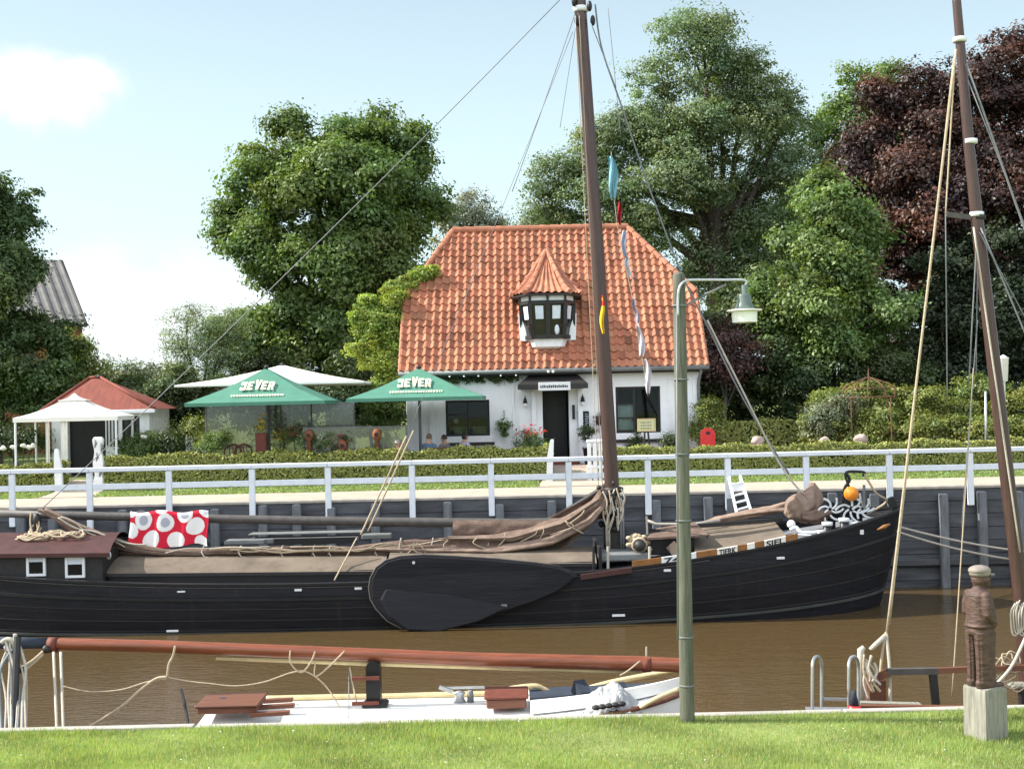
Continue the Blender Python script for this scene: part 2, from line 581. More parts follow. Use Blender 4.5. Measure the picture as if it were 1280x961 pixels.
M['orange'] = mat('orange_board', (0.24, 0.105, 0.030), 0.55, 0.25, 6, 0.002, 40)
M['buoy'] = mat('orange_float', (0.75, 0.24, 0.02), 0.45, 0.15, 6)
M['steel'] = mat('galvanised_steel', (0.48, 0.50, 0.51), 0.4, 0.2, 8, metal=0.7)
M['green'] = mat('green_canvas', (0.075, 0.205, 0.150), 0.8, 0.1, 3, 0.003, 30, spec=0.2)
M['cream'] = mat('cream_lettering', (0.80, 0.74, 0.52), 0.8, 0.05, 10)
M['canvas'] = mat('white_canvas', (0.78, 0.76, 0.70), 0.85, 0.05, 3, 0.003, 20, spec=0.2)
M['red'] = mat('red_plastic', (0.62, 0.03, 0.035), 0.4, 0.15, 5)
M['lamp_green'] = mat('lamp_enamel', (0.105, 0.140, 0.125), 0.4, 0.2, 6)
M['glasswhite'] = mat('opal_glass', (0.78, 0.78, 0.76), 0.25, 0.05, 4)
M['post'] = mat('weathered_post', (0.120, 0.126, 0.096), 0.9, 0.35, 7, 0.008, 35, stretch=(5, 5, 0.35))
M['bronze'] = mat('weathered_carving', (0.045, 0.026, 0.021), 0.62, 0.35, 9, 0.022, 16, stretch=(1, 1, 2.2), col2=(0.115, 0.066, 0.052))
M['capgrey'] = mat('worn_cap', (0.22, 0.19, 0.165), 0.75, 0.3, 9, 0.004, 30)
M['plinth'] = mat('weathered_timber_block', (0.15, 0.15, 0.125), 0.9, 0.35, 5, 0.012, 22, stretch=(5, 5, 0.5), col2=(0.34, 0.325, 0.28))
M['quay'] = mat('tarred_sheeting', (0.026, 0.027, 0.030), 0.8, 0.4, 1.5, 0.008, 10, stretch=(0.4, 1, 3), col2=(0.105, 0.112, 0.128))
M['pile'] = mat('quay_pile', (0.135, 0.145, 0.160), 0.85, 0.35, 3, 0.006, 20, stretch=(3, 3, 0.6))
M['cap'] = mat('quay_coping', (0.36, 0.33, 0.29), 0.85, 0.25, 3, 0.005, 20)
M['sand'] = mat('sandy_gravel', (0.40, 0.34, 0.275), 0.95, 0.14, 1.2, 0.01, 60)
M['paving'] = mat('pinkish_paving', (0.32, 0.25, 0.21), 0.9, 0.2, 3, 0.006, 20)
M['soil'] = mat('lawn_soil', (0.20, 0.25, 0.075), 0.95, 0.2, 1.3, 0.02, 60, col2=(0.28, 0.32, 0.11))
M['meadow'] = mat('meadow_grass', (0.12, 0.16, 0.042), 0.95, 0.25, 0.9, 0.03, 25, col2=(0.15, 0.18, 0.05))
M['kerb'] = mat('bank_board', (0.36, 0.34, 0.31), 0.9, 0.25, 4, 0.006, 30, stretch=(0.4, 3, 3))
M['iron'] = mat('rusty_iron', (0.15, 0.075, 0.045), 0.8, 0.3, 12)
M['bark'] = mat('bark', (0.075, 0.062, 0.050), 0.95, 0.35, 6, 0.02, 18, stretch=(3, 3, 0.5))
M['terracotta'] = mat('terracotta', (0.24, 0.085, 0.042), 0.85, 0.2, 6)
M['redwood'] = mat('dark_red_wood', (0.13, 0.035, 0.022), 0.7, 0.3, 6)
M['boatwhite'] = mat('boat_gelcoat', (0.80, 0.80, 0.78), 0.35, 0.05, 3)
M['plasticgrey'] = mat('grey_tarpaulin', (0.36, 0.37, 0.38), 0.6, 0.2, 6, 0.006, 20)
M['navy'] = mat('navy_cover', (0.025, 0.035, 0.055), 0.8, 0.25, 5, 0.004, 25)
M['slate'] = mat('chalkboard', (0.022, 0.026, 0.028), 0.8, 0.3, 6)
M['pink'] = mat('pale_pink_stone', (0.42, 0.31, 0.28), 0.85, 0.2, 6, 0.01, 20)
M['tan'] = mat('varnished_rail', (0.62, 0.50, 0.28), 0.4, 0.15, 6)

weathered(M['hull'], (0.030, 0.021, 0.015), (2.2, 1, .18), 2.0, .56, .74, .8)
weathered(M['hull'], (0.032, 0.034, 0.040), (.5, 1, 3), 4.0, .60, .72, .7)
weathered(M['board'], (0.030, 0.031, 0.036), (.4, 1, 3), 4.0, .58, .72, .7)
weathered(M['plaster'], (0.50, 0.50, 0.47), (1.4, 1, .25), 1.6, .54, .80, .55)
weathered(M['railpaint'], (0.42, 0.42, 0.40), (1, 1, 1), 6.0, .60, .74, .7)
weathered(M['tile'], (0.17, 0.115, 0.075), (1, 1, 1), 1.3, .58, .76, .55)
weathered(M['tile'], (0.30, 0.29, 0.20), (1, 1, 1), 7.0, .66, .74, .6)
weathered(M['ridge'], (0.24, 0.20, 0.14), (1, 1, 1), 5.0, .56, .70, .7)
weathered(M['post'], (0.055, 0.062, 0.045), (6, 6, .3), 2.0, .50, .66, .8)
weathered(M['tarp'], (0.085, 0.072, 0.060), (.8, 1, 1), 2.5, .54, .72, .7)
weathered(M['sail'], (0.22, 0.17, 0.14), (.6, 2, 2), 3.0, .54, .70, .6)
weathered(M['sail2'], (0.13, 0.095, 0.078), (.6, 2, 2), 3.0, .52, .70, .7)
weathered(M['varnish'], (0.085, 0.030, 0.019), (.3, 4, 4), 3.0, .52, .70, .7)
weathered(M['boatwhite'], (0.48, 0.47, 0.42), (.5, 1, 1), 3.0, .58, .78, .6)
weathered(M['deck'], (0.09, 0.085, 0.08), (1, 1, 1), 4.0, .52, .70, .7)

L = {}
L['oak'] = leaf_mat('broad_leaves', (0.129, 0.195, 0.053), 0.39)
L['ash'] = leaf_mat('loose_leaves', (0.158, 0.215, 0.108), 0.35)
L['left'] = leaf_mat('dark_leaves', (0.084, 0.130, 0.045), 0.36)
L['mid'] = leaf_mat('mid_leaves', (0.139, 0.208, 0.062), 0.39)
L['beech'] = leaf_mat('copper_leaves', (0.072, 0.036, 0.034), 0.21)
L['bright'] = leaf_mat('bright_hedge', (0.20, 0.235, 0.060), 0.35)
L['ivy'] = leaf_mat('creeper_leaves', (0.27, 0.345, 0.065), 0.40)
L['hedge'] = leaf_mat('clipped_hedge', (0.235, 0.255, 0.066), 0.06)
L['far'] = leaf_mat('far_foliage', (0.140, 0.161, 0.098), 0.30)  # greyed green with distance haze in the colour; also one near shrub
L['willow'] = leaf_mat('silver_haze_leaves', (0.221, 0.240, 0.189), 0.30)  # silvery leaf colour paled to stand in for distance haze
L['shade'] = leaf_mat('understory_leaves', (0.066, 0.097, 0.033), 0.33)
L['deep'] = leaf_mat('shade_dark_leaves', (0.026, 0.038, 0.018), 0.20)  # the thicket's shade is put into a much darker leaf colour
L['flower'] = leaf_mat('petals', (0.62, 0.10, 0.10), 0.3)
L['white'] = leaf_mat('white_petals', (0.75, 0.75, 0.70), 0.3)
L['yellow'] = leaf_mat('yellow_petals', (0.70, 0.50, 0.05), 0.3)
L['grass'] = leaf_mat('grass_blades', (0.262, 0.350, 0.120), 0.40)

# ------------------------------------------------------------------ the setting
YQ = 32.7      # quay face
ZQ = 2.55      # promenade level
ZT = 2.92      # terrace level
ZL = 1.05      # near lawn level
YL = 15.75     # edge of the near lawn


def sheet(name, xs, prof, m, kind='structure', amp=0.0, n=40):
    """ground strip: profile of (y, z) along y between xs"""
    mb = MB()
    x0, x1 = xs
    vs, fs = [], []
    for j, (y, z) in enumerate(prof):
        for i in range(n + 1):
            x = x0 + (x1 - x0) * i / n
            vs.append((x, y, z + amp * noise.noise(Vector((x * 0.4, y * 0.4, 3)))))
    for j in range(len(prof) - 1):
        for i in range(n):
            a = j * (n + 1) + i
            fs.append((a, a + 1, a + n + 2, a + n + 1))
    mb.add(vs, fs)
    return tag(mb.build(name, m, None, True), kind=kind)


sheet('ground', (-400, 400), [(YQ + 0.35, ZQ - 0.02), (34.5, ZQ), (36.0, ZQ + 0.02), (36.6, 2.64), (37.2, 2.85), (37.6, ZT), (45, ZT), (80, ZT + 0.3), (200, 2.6), (900, 2.2), (2000, 2.0)], M['meadow'], n=80)
sheet('path', (-60, 60), [(YQ + 0.30, ZQ + 0.005), (33.6, ZQ + 0.012), (35.55, ZQ + 0.026)], M['sand'], n=60)
sheet('terrace', (-9, 14), [(37.65, ZT + 0.006), (41.2, ZT + 0.006)], M['paving'])
# footpaths that cross the grass to the two gates
for name, xa, xb in (('footpath', PX(684, 36.8), PX(742, 36.8)), ('footpath', PX(78, 36.8), PX(120, 36.8))):
    mb = MB()
    mb.grid(lambda u, v: (xa + (xb - xa) * u + (u - .5) * 0.8 * (1 - v), 35.5 + 2.3 * v, 0), 6, 24)
    gz = [(35.5, ZQ + 0.03), (36.0, ZQ + 0.04), (36.6, 2.66), (37.2, 2.87), (37.6, ZT + 0.012), (38, ZT + 0.014)]
    mb.v = [Vector((p.x, p.y, np.interp(p.y, [g[0] for g in gz], [g[1] for g in gz]) + 0.008)) for p in mb.v]
    tag(mb.build(name, M['sand'], None, True), kind='structure')

# water with a light breeze on it
wm, wt, wb = node_mat('muddy_water')
wb.inputs['Base Color'].default_value = (0.078, 0.051, 0.0215, 1)
wb.inputs['Roughness'].default_value = 0.06
wb.inputs['IOR'].default_value = 1.33
tcn = wt.nodes.new('ShaderNodeTexCoord')
hsum = None
for scl, st, k in ((1.6, (0.6, 1.6, 1), 0.30), (6.0, (0.6, 1.7, 1), 0.30), (17, (0.7, 1.5, 1), 0.10)):
    mp = wt.nodes.new('ShaderNodeMapping'); mp.inputs['Scale'].default_value = st
    wt.links.new(tcn.outputs['Object'], mp.inputs[0])
    n = wt.nodes.new('ShaderNodeTexNoise'); n.inputs['Scale'].default_value = scl; n.inputs['Detail'].default_value = 3
    wt.links.new(mp.outputs[0], n.inputs['Vector'])
    ml = wt.nodes.new('ShaderNodeMath'); ml.operation = 'MULTIPLY'; ml.inputs[1].default_value = k
    wt.links.new(n.outputs['Fac'], ml.inputs[0])
    if hsum is None: hsum = ml.outputs[0]
    else:
        ad = wt.nodes.new('ShaderNodeMath'); ad.operation = 'ADD'
        wt.links.new(hsum, ad.inputs[0]); wt.links.new(ml.outputs[0], ad.inputs[1]); hsum = ad.outputs[0]
bp = wt.nodes.new('ShaderNodeBump'); bp.inputs['Strength'].default_value = 0.5; bp.inputs['Distance'].default_value = 0.16
geo = wt.nodes.new('ShaderNodeNewGeometry')
vd = wt.nodes.new('ShaderNodeVectorMath'); vd.operation = 'MULTIPLY'; vd.inputs[1].default_value = (0.42, 1.0, 0)
va = wt.nodes.new('ShaderNodeVectorMath'); va.operation = 'ADD'; va.inputs[1].default_value = (4.9 * .42, -17.2, 0)
wt.links.new(geo.outputs['Position'], vd.inputs[0]); wt.links.new(vd.outputs[0], va.inputs[0])
vl = wt.nodes.new('ShaderNodeVectorMath'); vl.operation = 'LENGTH'; wt.links.new(va.outputs[0], vl.inputs[0])
mr = wt.nodes.new('ShaderNodeMapRange'); mr.interpolation_type = 'SMOOTHSTEP'
mr.inputs[1].default_value = 0.3; mr.inputs[2].default_value = 1.9; mr.inputs[3].default_value = 1.0; mr.inputs[4].default_value = 0.38
wt.links.new(vl.outputs['Value'], mr.inputs[0])      # a cat's paw of wind by the left mooring
wt.links.new(mr.outputs[0], bp.inputs['Strength'])
wt.links.new(hsum, bp.inputs['Height']); wt.links.new(bp.outputs[0], wb.inputs['Normal'])
mb = MB(); mb.grid(lambda u, v: (-150 + 300 * u, 15.4 + 17.6 * v, 0), 4, 4)
tag(mb.build('water', wm), kind='structure')

# near bank, rising behind the camera to the dyke it stands on
sheet('lawn', (-60, 60), [(-30, 3.5), (0, 3.4), (3, 3.3), (7, 2.1), (10, 1.25), (12, 1.06), (YL, ZL), (YL + 0.02, ZL - 0.02)], M['soil'], amp=0.03, n=120)
mb = MB()
for i in range(24):
    x0 = -48 + i * 4.0
    mb.bbox((x0, YL + 0.022, -0.6), (x0 + 3.985, YL + 0.16, ZL + 0.035 + 0.006 * math.sin(i * 2.1)), 0.01)
tag(mb.build('bank_edging', M['kerb']), kind='structure')

# blades of the near lawn
rng = np.random.default_rng(5)
N = 215000
gx = rng.uniform(-9.2, 9.6, N); gy = rng.uniform(13.0, YL - 0.01, N)
g0 = np.stack([gx, gy, np.full(N, ZL - 0.025)], 1)
h = rng.uniform(0.03, 0.07, N) * (1 + 0.35 * np.sin(gx * 1.7) * np.cos(gy * 2.3 + gx))
h[gy > YL - 0.25] *= 1.35
ang = rng.uniform(0, 6.283, N); lean = rng.normal(size=(N, 2)) * 0.024
wd = rng.uniform(0.004, 0.008, N)
v = np.empty((N, 3, 3), dtype=np.float32)
dx = np.stack([np.cos(ang) * wd, np.sin(ang) * wd, np.zeros(N)], 1)
v[:, 0] = g0 - dx; v[:, 1] = g0 + dx
v[:, 2] = g0 + np.stack([lean[:, 0], lean[:, 1], h + 0.03], 1)
me = bpy.data.meshes.new('grass')
me.vertices.add(3 * N); me.loops.add(3 * N); me.polygons.add(N)
me.vertices.foreach_set('co', v.ravel())
me.loops.foreach_set('vertex_index', np.arange(3 * N, dtype=np.int32))
me.polygons.foreach_set('loop_start', np.arange(0, 3 * N, 3, dtype=np.int32))
me.update(calc_edges=True)
pat = 1 + 0.22 * np.sin(gx * 2.9 + np.sin(gy * 5)) * np.sin(gy * 4.1 + gx * 1.3)
t = tint_of(rng, N, 0.75, 1.3, 0.18) * pat[:, None]
dry = rng.random(N) < 0.13
t[dry] = np.array([2.2, 1.55, 2.2]) * rng.uniform(0.7, 1.1, (dry.sum(), 1))
set_col(me, np.repeat(t, 3, axis=0))
tag(link_mesh('grass', me, L['grass']), 'short mown grass growing on the near bank', 'grass', kind='stuff')
# daisies and clover heads in the lawn
k = 60
p = np.stack([rng.uniform(-6.5, 6.8, k), rng.uniform(13.3, 15.5, k), np.full(k, ZL + 0.055)], 1)
tag(leaf_mesh('daisies', p, np.tile([[0, -.3, 1.0]], (k, 1)) + rng.normal(size=(k, 3)) * .2, 0.009, np.ones((k, 3)), rng, L['white'], None, 1.0), 'tiny white daisies scattered over the lawn', 'flowers', kind='stuff')

# rough grass on the verge and the meadow strip under the hedge
N = 26000
gx = rng.uniform(-17, 17, N); gy = rng.uniform(35.5, 36.7, N)
gz = np.interp(gy, [35.5, 36.0, 36.6, 37.2], [ZQ + .01, ZQ + .02, 2.64, 2.85])
inside = ((gx > PX(684, 36.8) - .3) & (gx < PX(742, 36.8) + .3)) | ((gx > PX(78, 36.8) - .3) & (gx < PX(120, 36.8) + .2))
q = np.stack([gx, gy, gz + 0.03], 1)[~inside]
tag(leaf_mesh('verge_grass', q, rng.normal(size=q.shape) * np.array([1, 1, .4]) + np.array([0, -.6, .5]), 0.05, tint_of(rng, len(q), .7, 1.3, .2), rng, L['grass'], None, 0.3), 'rough grass verge between sandy path and hedge', 'grass', kind='stuff')

# ------------------------------------------------------------------ quay wall
qw = thing('quay_wall', 'dark timber quay wall with pale upright piles behind the black barge', 'quay wall', (0, YQ, 0))
mb = MB()
for k in range(9):
    z0 = -0.5 + k * 0.335
    mb.bbox((-60, YQ + 0.012 * (k % 2), z0), (60, YQ + 0.3, z0 + 0.328), 0.012)
mb.build('facing', M['quay'], qw)
MB().bbox((-60, YQ - 0.035, ZQ - 0.06), (60, YQ + 0.34, ZQ + 0.018), 0.015).build('coping', M['cap'], qw)
random.seed(3)
pxs = [28, 68, 155, 178, 270, 330, 372, 415, 470, 560, 625, 690, 820, 885, 912, 1040, 1092, 1178, 1226, 1272, -30, 1325]
for px in pxs:
    x = PX(px, YQ, 650)
    MB().bbox((x - 0.11, YQ - 0.20, -0.5), (x + 0.11, YQ - 0.002, ZQ - 0.07 - random.random() * 0.12), 0.03).build('pile', M['pile'], qw)
MB().bbox((-60, YQ - 0.10, 0.55), (60, YQ - 0.002, 0.72), 0.02).build('waling', M['quay'], qw)

# ------------------------------------------------------------------ white railing
YF = YQ - 0.14
rl = thing('quay_railing', 'long white two-rail railing along the edge of the quay', 'railing', (0, YF, ZQ))
zt, zm = PZ(1000, 567, YF), PZ(1000, 588, YF)
fx = [-187, -87, 15, 112, 211, 315, 410, 515, 614, 711, 810, 910, 1008, 1112, 1213, 1315, 1418]
for i, px in enumerate(fx):
    x = PX(px, YF, 600)
    zb = 1.95 + 0.12 * ((i * 7) % 3) / 2
    MB().bbox((x - 0.075, YF - 0.05, zb), (x + 0.075, YF + 0.05, zt - 0.065), 0.012).build('post', M['railpaint'], rl)
for i in range(len(fx) - 1):
    xa, xb = PX(fx[i], YF, 600), PX(fx[i + 1], YF, 600)
    MB().bbox((xa + 0.003, YF - 0.085, zt - 0.06), (xb - 0.003, YF + 0.085, zt + 0.055), 0.015).build('top_rail', M['railpaint'], rl)
    MB().bbox((xa + 0.078, YF - 0.04, zm - 0.085), (xb - 0.078, YF + 0.04, zm + 0.065), 0.012).build('middle_rail', M['railpaint'], rl)

# ------------------------------------------------------------------ the inn
YW, YE, YR = 41.0, 40.6, 44.9
ZE = PZ(690, 462, YE)
ZR = PZ(690, 287.5, YR)
xL, xR = PX(500, YE, 464), PX(884, YE, 455)
rL, rR = PX(566, YR, 282), PX(783, YR, 279)
house = thing('tiled_inn', 'white inn with orange pantiled half-hipped roof and turret dormer above its door', 'house', (0.5 * (xL + xR), YW, ZT))
SL = math.atan2(ZR - ZE, YR - YE)
LEN = math.hypot(ZR - ZE, YR - YE)
VH = 0.50        # where the half hip starts
NR = 20
NC = 38


def roof_edges(v):
    if v <= VH: return xL, xR
    t = (v - VH) / (1 - VH)
    return xL + (rL - xL) * t, xR + (rR - xR) * t


def roof_pt(x, v, h):
    n = Vector((0, -math.sin(SL), math.cos(SL)))
    return Vector((x, YE + (YR - YE) * v, ZE + (ZR - ZE) * v)) + n * h


def pantile(f):
    return 0.082 * (0.5 + 0.5 * math.cos(2 * math.pi * f)) ** 1.3 + 0.014 * math.sin(2 * math.pi * f)


rnd = random.Random(8)
SEG = 8
vs, fs, cols = [], [], []
pitch = (xR - xL) / NC
for r in range(NR):
    off = rnd.uniform(-0.006, 0.006)
    for c in range(NC):
        k = 0.76 + 0.42 * rnd.random()
        g = 1 + rnd.uniform(-0.10, 0.10)
        if rnd.random() < 0.07: k *= 0.72
        k *= 1 + .16 * noise.noise(Vector((c * .22, r * .30, 4)))
        slip = rnd.uniform(.10, .28) if rnd.random() < .02 else rnd.uniform(-.02, .03)
        dz = rnd.uniform(-0.010, 0.013)
        b = len(vs)
        for vv, hh in (((r - slip) / NR, 0.052), ((r + 0.08 - slip) / NR, 0.056), ((r + 1.12 - slip * .5) / NR, 0.010)):
            va = min(max(vv, 0.0), 1.0)
            e0, e1 = roof_edges(va)
            for s in range(SEG + 1):
                x = xL + (c + s / SEG * 1.08) * pitch + off
                x = min(max(x, e0), e1)
                vs.append(roof_pt(x, va, hh + dz + pantile(s / SEG)))
                cols.append((k, k * g, k * g))
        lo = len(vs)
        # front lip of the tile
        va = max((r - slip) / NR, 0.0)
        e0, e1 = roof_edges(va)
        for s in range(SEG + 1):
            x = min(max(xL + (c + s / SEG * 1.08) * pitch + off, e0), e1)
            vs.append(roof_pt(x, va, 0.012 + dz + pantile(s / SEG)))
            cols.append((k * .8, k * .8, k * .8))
        for s in range(SEG):
            for j in range(2):
                a = b + j * (SEG + 1) + s
                if (vs[a] - vs[a + 1]).length < 1e-4 and (vs[a + SEG + 1] - vs[a + SEG + 2]).length < 1e-4: continue
                fs.append((a, a + 1, a + SEG + 2, a + SEG + 1))
            if (vs[lo + s] - vs[lo + s + 1]).length > 1e-4:
                fs.append((lo + s, lo + s + 1, b + s + 1, b + s))
mb = MB(); mb.v = vs; mb.f = fs
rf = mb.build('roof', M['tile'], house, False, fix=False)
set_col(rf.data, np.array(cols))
# rear slope, half hips and soffit
YB = YR + (YR - YE)
mb = MB()
ym = YE + (YR - YE) * VH; zm_ = ZE + (ZR - ZE) * VH
yb = YB - (YR - YE) * VH
o = 0.02
mb.add([(xL, YB, ZE), (xR, YB, ZE), (xR, yb, zm_), (rR, YR, ZR), (rL, YR, ZR), (xL, yb, zm_)], [(0, 1, 2, 3, 4, 5)])
mb.add([(xL, ym, zm_), (rL, YR, ZR), (xL, yb, zm_)], [(0, 1, 2)])
mb.add([(xR, ym, zm_), (rR, YR, ZR), (xR, yb, zm_)], [(0, 2, 1)])
q = mb.build('rear_slope', M['ridge'], rf)
# ridge, hip and verge tiles
def capping(a, b, n, r):
    mb = MB()
    a, b = Vector(a), Vector(b)
    for i in range(n):
        p, q = a.lerp(b, i / n), a.lerp(b, (i + 1.12) / n)
        mb.tube([p, p.lerp(q, 0.08), q], [r * 1.12, r * 1.12, r * 0.9], 10)
    return mb
lift = Vector((0, -0.02, 0.05))
capping(roof_pt(rL, 1, 0.05) + lift * .5, roof_pt(rR, 1, 0.05) + lift * .5, 16, 0.115).build('ridge_tiles', M['ridge'], rf, False)
for x0, x1 in ((xL, rL), (xR, rR)):
    capping(roof_pt(x0, VH, 0.07), roof_pt(x1, 1, 0.07), 10, 0.10).build('hip_tiles', M['ridge'], rf, False)
    capping(roof_pt(x0, 0, 0.03), roof_pt(x0, VH, 0.03), 10, 0.07).build('verge_tiles', M['ridge'], rf, False)
# walls with real openings
wx0, wx1 = PX(509, YW, 520), PX(874, YW, 520)
zt_w = ZE - 0.06
win = []
for (a, b, t0, b0) in ((557, 612, 500, 545), (770, 826, 483, 541)):
    win.append((PX(a, YW, 520), PX(b, YW, 520), PZ((a + b) / 2, b0, YW), PZ((a + b) / 2, t0, YW)))
dx0, dx1, dz1 = PX(672, YW, 540), PX(721, YW, 540), PZ(697, 486, YW)
ops = sorted([win[0], (dx0, dx1, ZT, dz1), win[1]])
mb = MB()
px_ = wx0
for (a, b, z0, z1) in ops:
    mb.box((px_, YW, ZT - 0.3), (a, YW + 0.32, zt_w))
    if z0 > ZT + 0.1: mb.box((a, YW, ZT - 0.3), (b, YW + 0.32, z0))
    mb.box((a, YW, z1), (b, YW + 0.32, zt_w))
    px_ = b
mb.box((px_, YW, ZT - 0.3), (wx1, YW + 0.32, zt_w))
# gable and rear walls
for x in (wx0, wx1 - 0.3):
    mb.prism([(0, 0)] * 0 + [(x, ZT - 0.3), (x + 0.3, ZT - 0.3), (x + 0.3, zt_w), (x, zt_w)], YW + 0.32, YB - 0.4)
    yy0, yy1 = YE + 0.35, YB - 0.35
    ps = [(yy0, zt_w), (ym, zm_ - 0.1), (yb, zm_ - 0.1), (yy1, zt_w)]
    mb.add([(x, y, z) for y, z in ps] + [(x + 0.3, y, z) for y, z in ps],
           [(0, 1, 2, 3), (7, 6, 5, 4), (0, 4, 5, 1), (1, 5, 6, 2), (2, 6, 7, 3), (3, 7, 4, 0)])
mb.box((wx0 + .3, YB - 0.7, ZT - 0.3), (wx1 - .3, YB - 0.4, zt_w))
mb.build('wall', M['plaster'], house)
MB().box((wx0 + 0.3, YW + 2.6, ZT - 0.2), (wx1 - 0.3, YW + 2.65, zt_w)).build('inner_wall', M['interior'], house)
MB().box((wx0 + 0.3, YW + .33, zt_w - .04), (wx1 - 0.3, YW + 2.6, zt_w)).build('ceiling_board', M['interior'], house)
MB().box((wx0 + 0.3, YW + .33, ZT - .05), (wx1 - 0.3, YW + 2.6, ZT + 0.02)).build('floor_board', M['interior'], house)
MB().bbox((xL + .02, YE + 0.05, ZE - 0.16), (xR - .02, YW - 0.003, ZE - 0.085)).build('soffit', M['dark'], house)
# gutter
MB().tube([(xL - 0.05, YE - 0.05, ZE - 0.03), (xR + 0.05, YE - 0.05, ZE - 0.03)], 0.075, 10).build('gutter', M['grey'], house, True)
x = PX(873, YW, 500)
MB().tube([(x + .05, YE - 0.03, ZE - 0.1), (x + .02, YW - .1, ZE - 0.4), (x, YW - 0.08, ZE - 0.6), (x, YW - 0.08, ZT)], 0.05, 10).build('downpipe', M['grey'], house, True)
# plinth band and pilasters
for a, b in ((508, 514), (536, 541), (640, 643), (866, 874)):
    MB().bbox((PX(a, YW), YW - 0.04, ZT), (PX(b, YW), YW - 0.003, zt_w - .1), 0.008).build('pilaster', M['plaster'], house)


def window(parent, x0, x1, z0, z1, y, bars_v, bars_h, fr=0.07, name='window'):
    f = MB()
    f.box((x0, y, z0), (x0 + fr, y + 0.09, z1)).box((x1 - fr, y, z0), (x1, y + 0.09, z1))
    f.box((x0 + fr, y, z1 - fr), (x1 - fr, y + 0.09, z1)).box((x0 + fr, y, z0), (x1 - fr, y + 0.09, z0 + fr))
    fo = f.build(name, M['dark'], parent)
    g = MB()
    for u in bars_v:
        xx = x0 + (x1 - x0) * u
        g.box((xx - 0.028, y + 0.012, z0 + fr), (xx + 0.028, y + 0.075, z1 - fr))
    for (ua, ub, u) in bars_h:
        zz = z0 + (z1 - z0) * u
        xa, xb = x0 + (x1 - x0) * ua, x0 + (x1 - x0) * ub
        g.box((max(xa, x0 + fr) + .003, y + 0.018, zz - 0.02), (min(xb, x1 - fr) - .003, y + 0.07, zz + 0.02))
    g.build('glazing_bars', M['dark'], fo)
    MB().box((x0 + fr, y + 0.04, z0 + fr), (x1 - fr, y + 0.05, z1 - fr)).build('pane', M['panes'], fo)
    return fo


gm, gt, gb = node_mat('clear_panes')
gt.nodes.remove(gb)
tr = gt.nodes.new('ShaderNodeBsdfTransparent'); tr.inputs[0].default_value = (0.75, 0.8, 0.78, 1)
gl = gt.nodes.new('ShaderNodeBsdfGlossy'); gl.inputs['Roughness'].default_value = 0.03
fr_ = gt.nodes.new('ShaderNodeFresnel'); fr_.inputs[0].default_value = 1.35
mxs = gt.nodes.new('ShaderNodeMixShader')
gt.links.new(fr_.outputs[0], mxs.inputs[0]); gt.links.new(tr.outputs[0], mxs.inputs[1]); gt.links.new(gl.outputs[0], mxs.inputs[2])
gt.links.new(mxs.outputs[0], gt.nodes['Material Output'].inputs[0])
M['panes'] = gm

for i, (a, b, z0, z1) in enumerate(win):
    fo = window(house, a, b, z0, z1, YW + 0.10, (0.5,) if i == 0 else (0.42, ), ((0, .42, .33), (0, .42, .62)) if i else ((.5, 1, .5), (0, .5, .6)))
    s = MB(); s.bbox((a - 0.06, YW - 0.10, z0 - 0.20), (b + 0.10, YW + 0.099, z0 - 0.004), 0.01)
    s.build('sill', M['plaster'], fo)
    MB().bbox((a - 0.06, YW - 0.085, z0 - 0.30), (b + 0.14, YW - 0.003, z0 - 0.203), 0.008).build('sill_shadow_strip', M['dark'], fo)  # dark strip standing in for the shadow line under the sill
    # things on the inside that show through the glass
    if i:
        MB().grid(lambda u, v: (a + 0.08 + u * (b - a) * 0.34, YW + 0.20 + 0.02 * math.sin(u * 22), z0 + 0.10 + v * (z1 - z0) * 0.56), 24, 2).build('curtain', M['curtain'], fo)
    else:
        MB().sphere((a + .30, YW + .55, z0 + .48), .09).build('table_lamp_shade', M['canvas'], fo, True)
        MB().grid(lambda u, v: (a + 0.1 + u * (b - a - .2), YW + 0.30 + 0.01 * math.sin(u * 40), z0 + 0.06 + v * 0.24), 40, 2).build('half_curtain', M['grey'], fo)
# door in its porch
po = MB()
po.box((dx0, YW + .02, ZT), (PX(678, YW), YW + 0.5, dz1)).box((PX(711, YW), YW + .02, ZT), (dx1, YW + .5, dz1))
po.build('porch_jamb', M['plaster'], house)
MB().bbox((PX(679, YW), YW + 1.1, ZT), (PX(710, YW), YW + 1.16, dz1)).build('door', M['black'], house)
MB().bbox((PX(664, YW), YW - 0.10, ZT), (PX(670, YW), YW - .003, dz1), .01).build('pilaster', M['plaster'], house)
MB().bbox((PX(722, YW), YW - 0.10, ZT), (PX(728, YW), YW - .003, dz1), .01).build('pilaster', M['plaster'], house)
MB().bbox((PX(676, YW), YW - 0.5, ZT), (PX(722, YW), YW - .01, ZT + .13), .02).build('doorstep', M['redwood'], house)
# awning over the door
ax0, ax1 = PX(647, 40.2, 480), PX(735, 40.2, 480)
az0, az1, az2 = PZ(690, 486, 40.2), PZ(690, 480, 40.2), PZ(690, 466, YW)
an = MB().add([(ax0, 40.2, az0), (ax1, 40.2, az0), (ax1, 40.2, az1), (ax0, 40.2, az1), (ax0 + .45, YW - .003, az2), (ax1 - .35, YW - .003, az2), (ax0 + .1, YW - .003, az0), (ax1 - .1, YW - .003, az0)],
              [(0, 1, 2, 3), (3, 2, 5, 4), (0, 3, 4, 6), (1, 7, 5, 2), (0, 6, 7, 1), (6, 4, 5, 7)]).build('awning', M['dark'], house)
sx0, sx1 = PX(673, 40.17, 481), PX(713, 40.17, 481)
MB().bbox((sx0, 40.15, az0 - .05), (sx1, 40.195, az1 + .06), .006).build('name_sign', M['white'], an)
mb = MB(); rr = random.Random(4)
xx = sx0 + .06
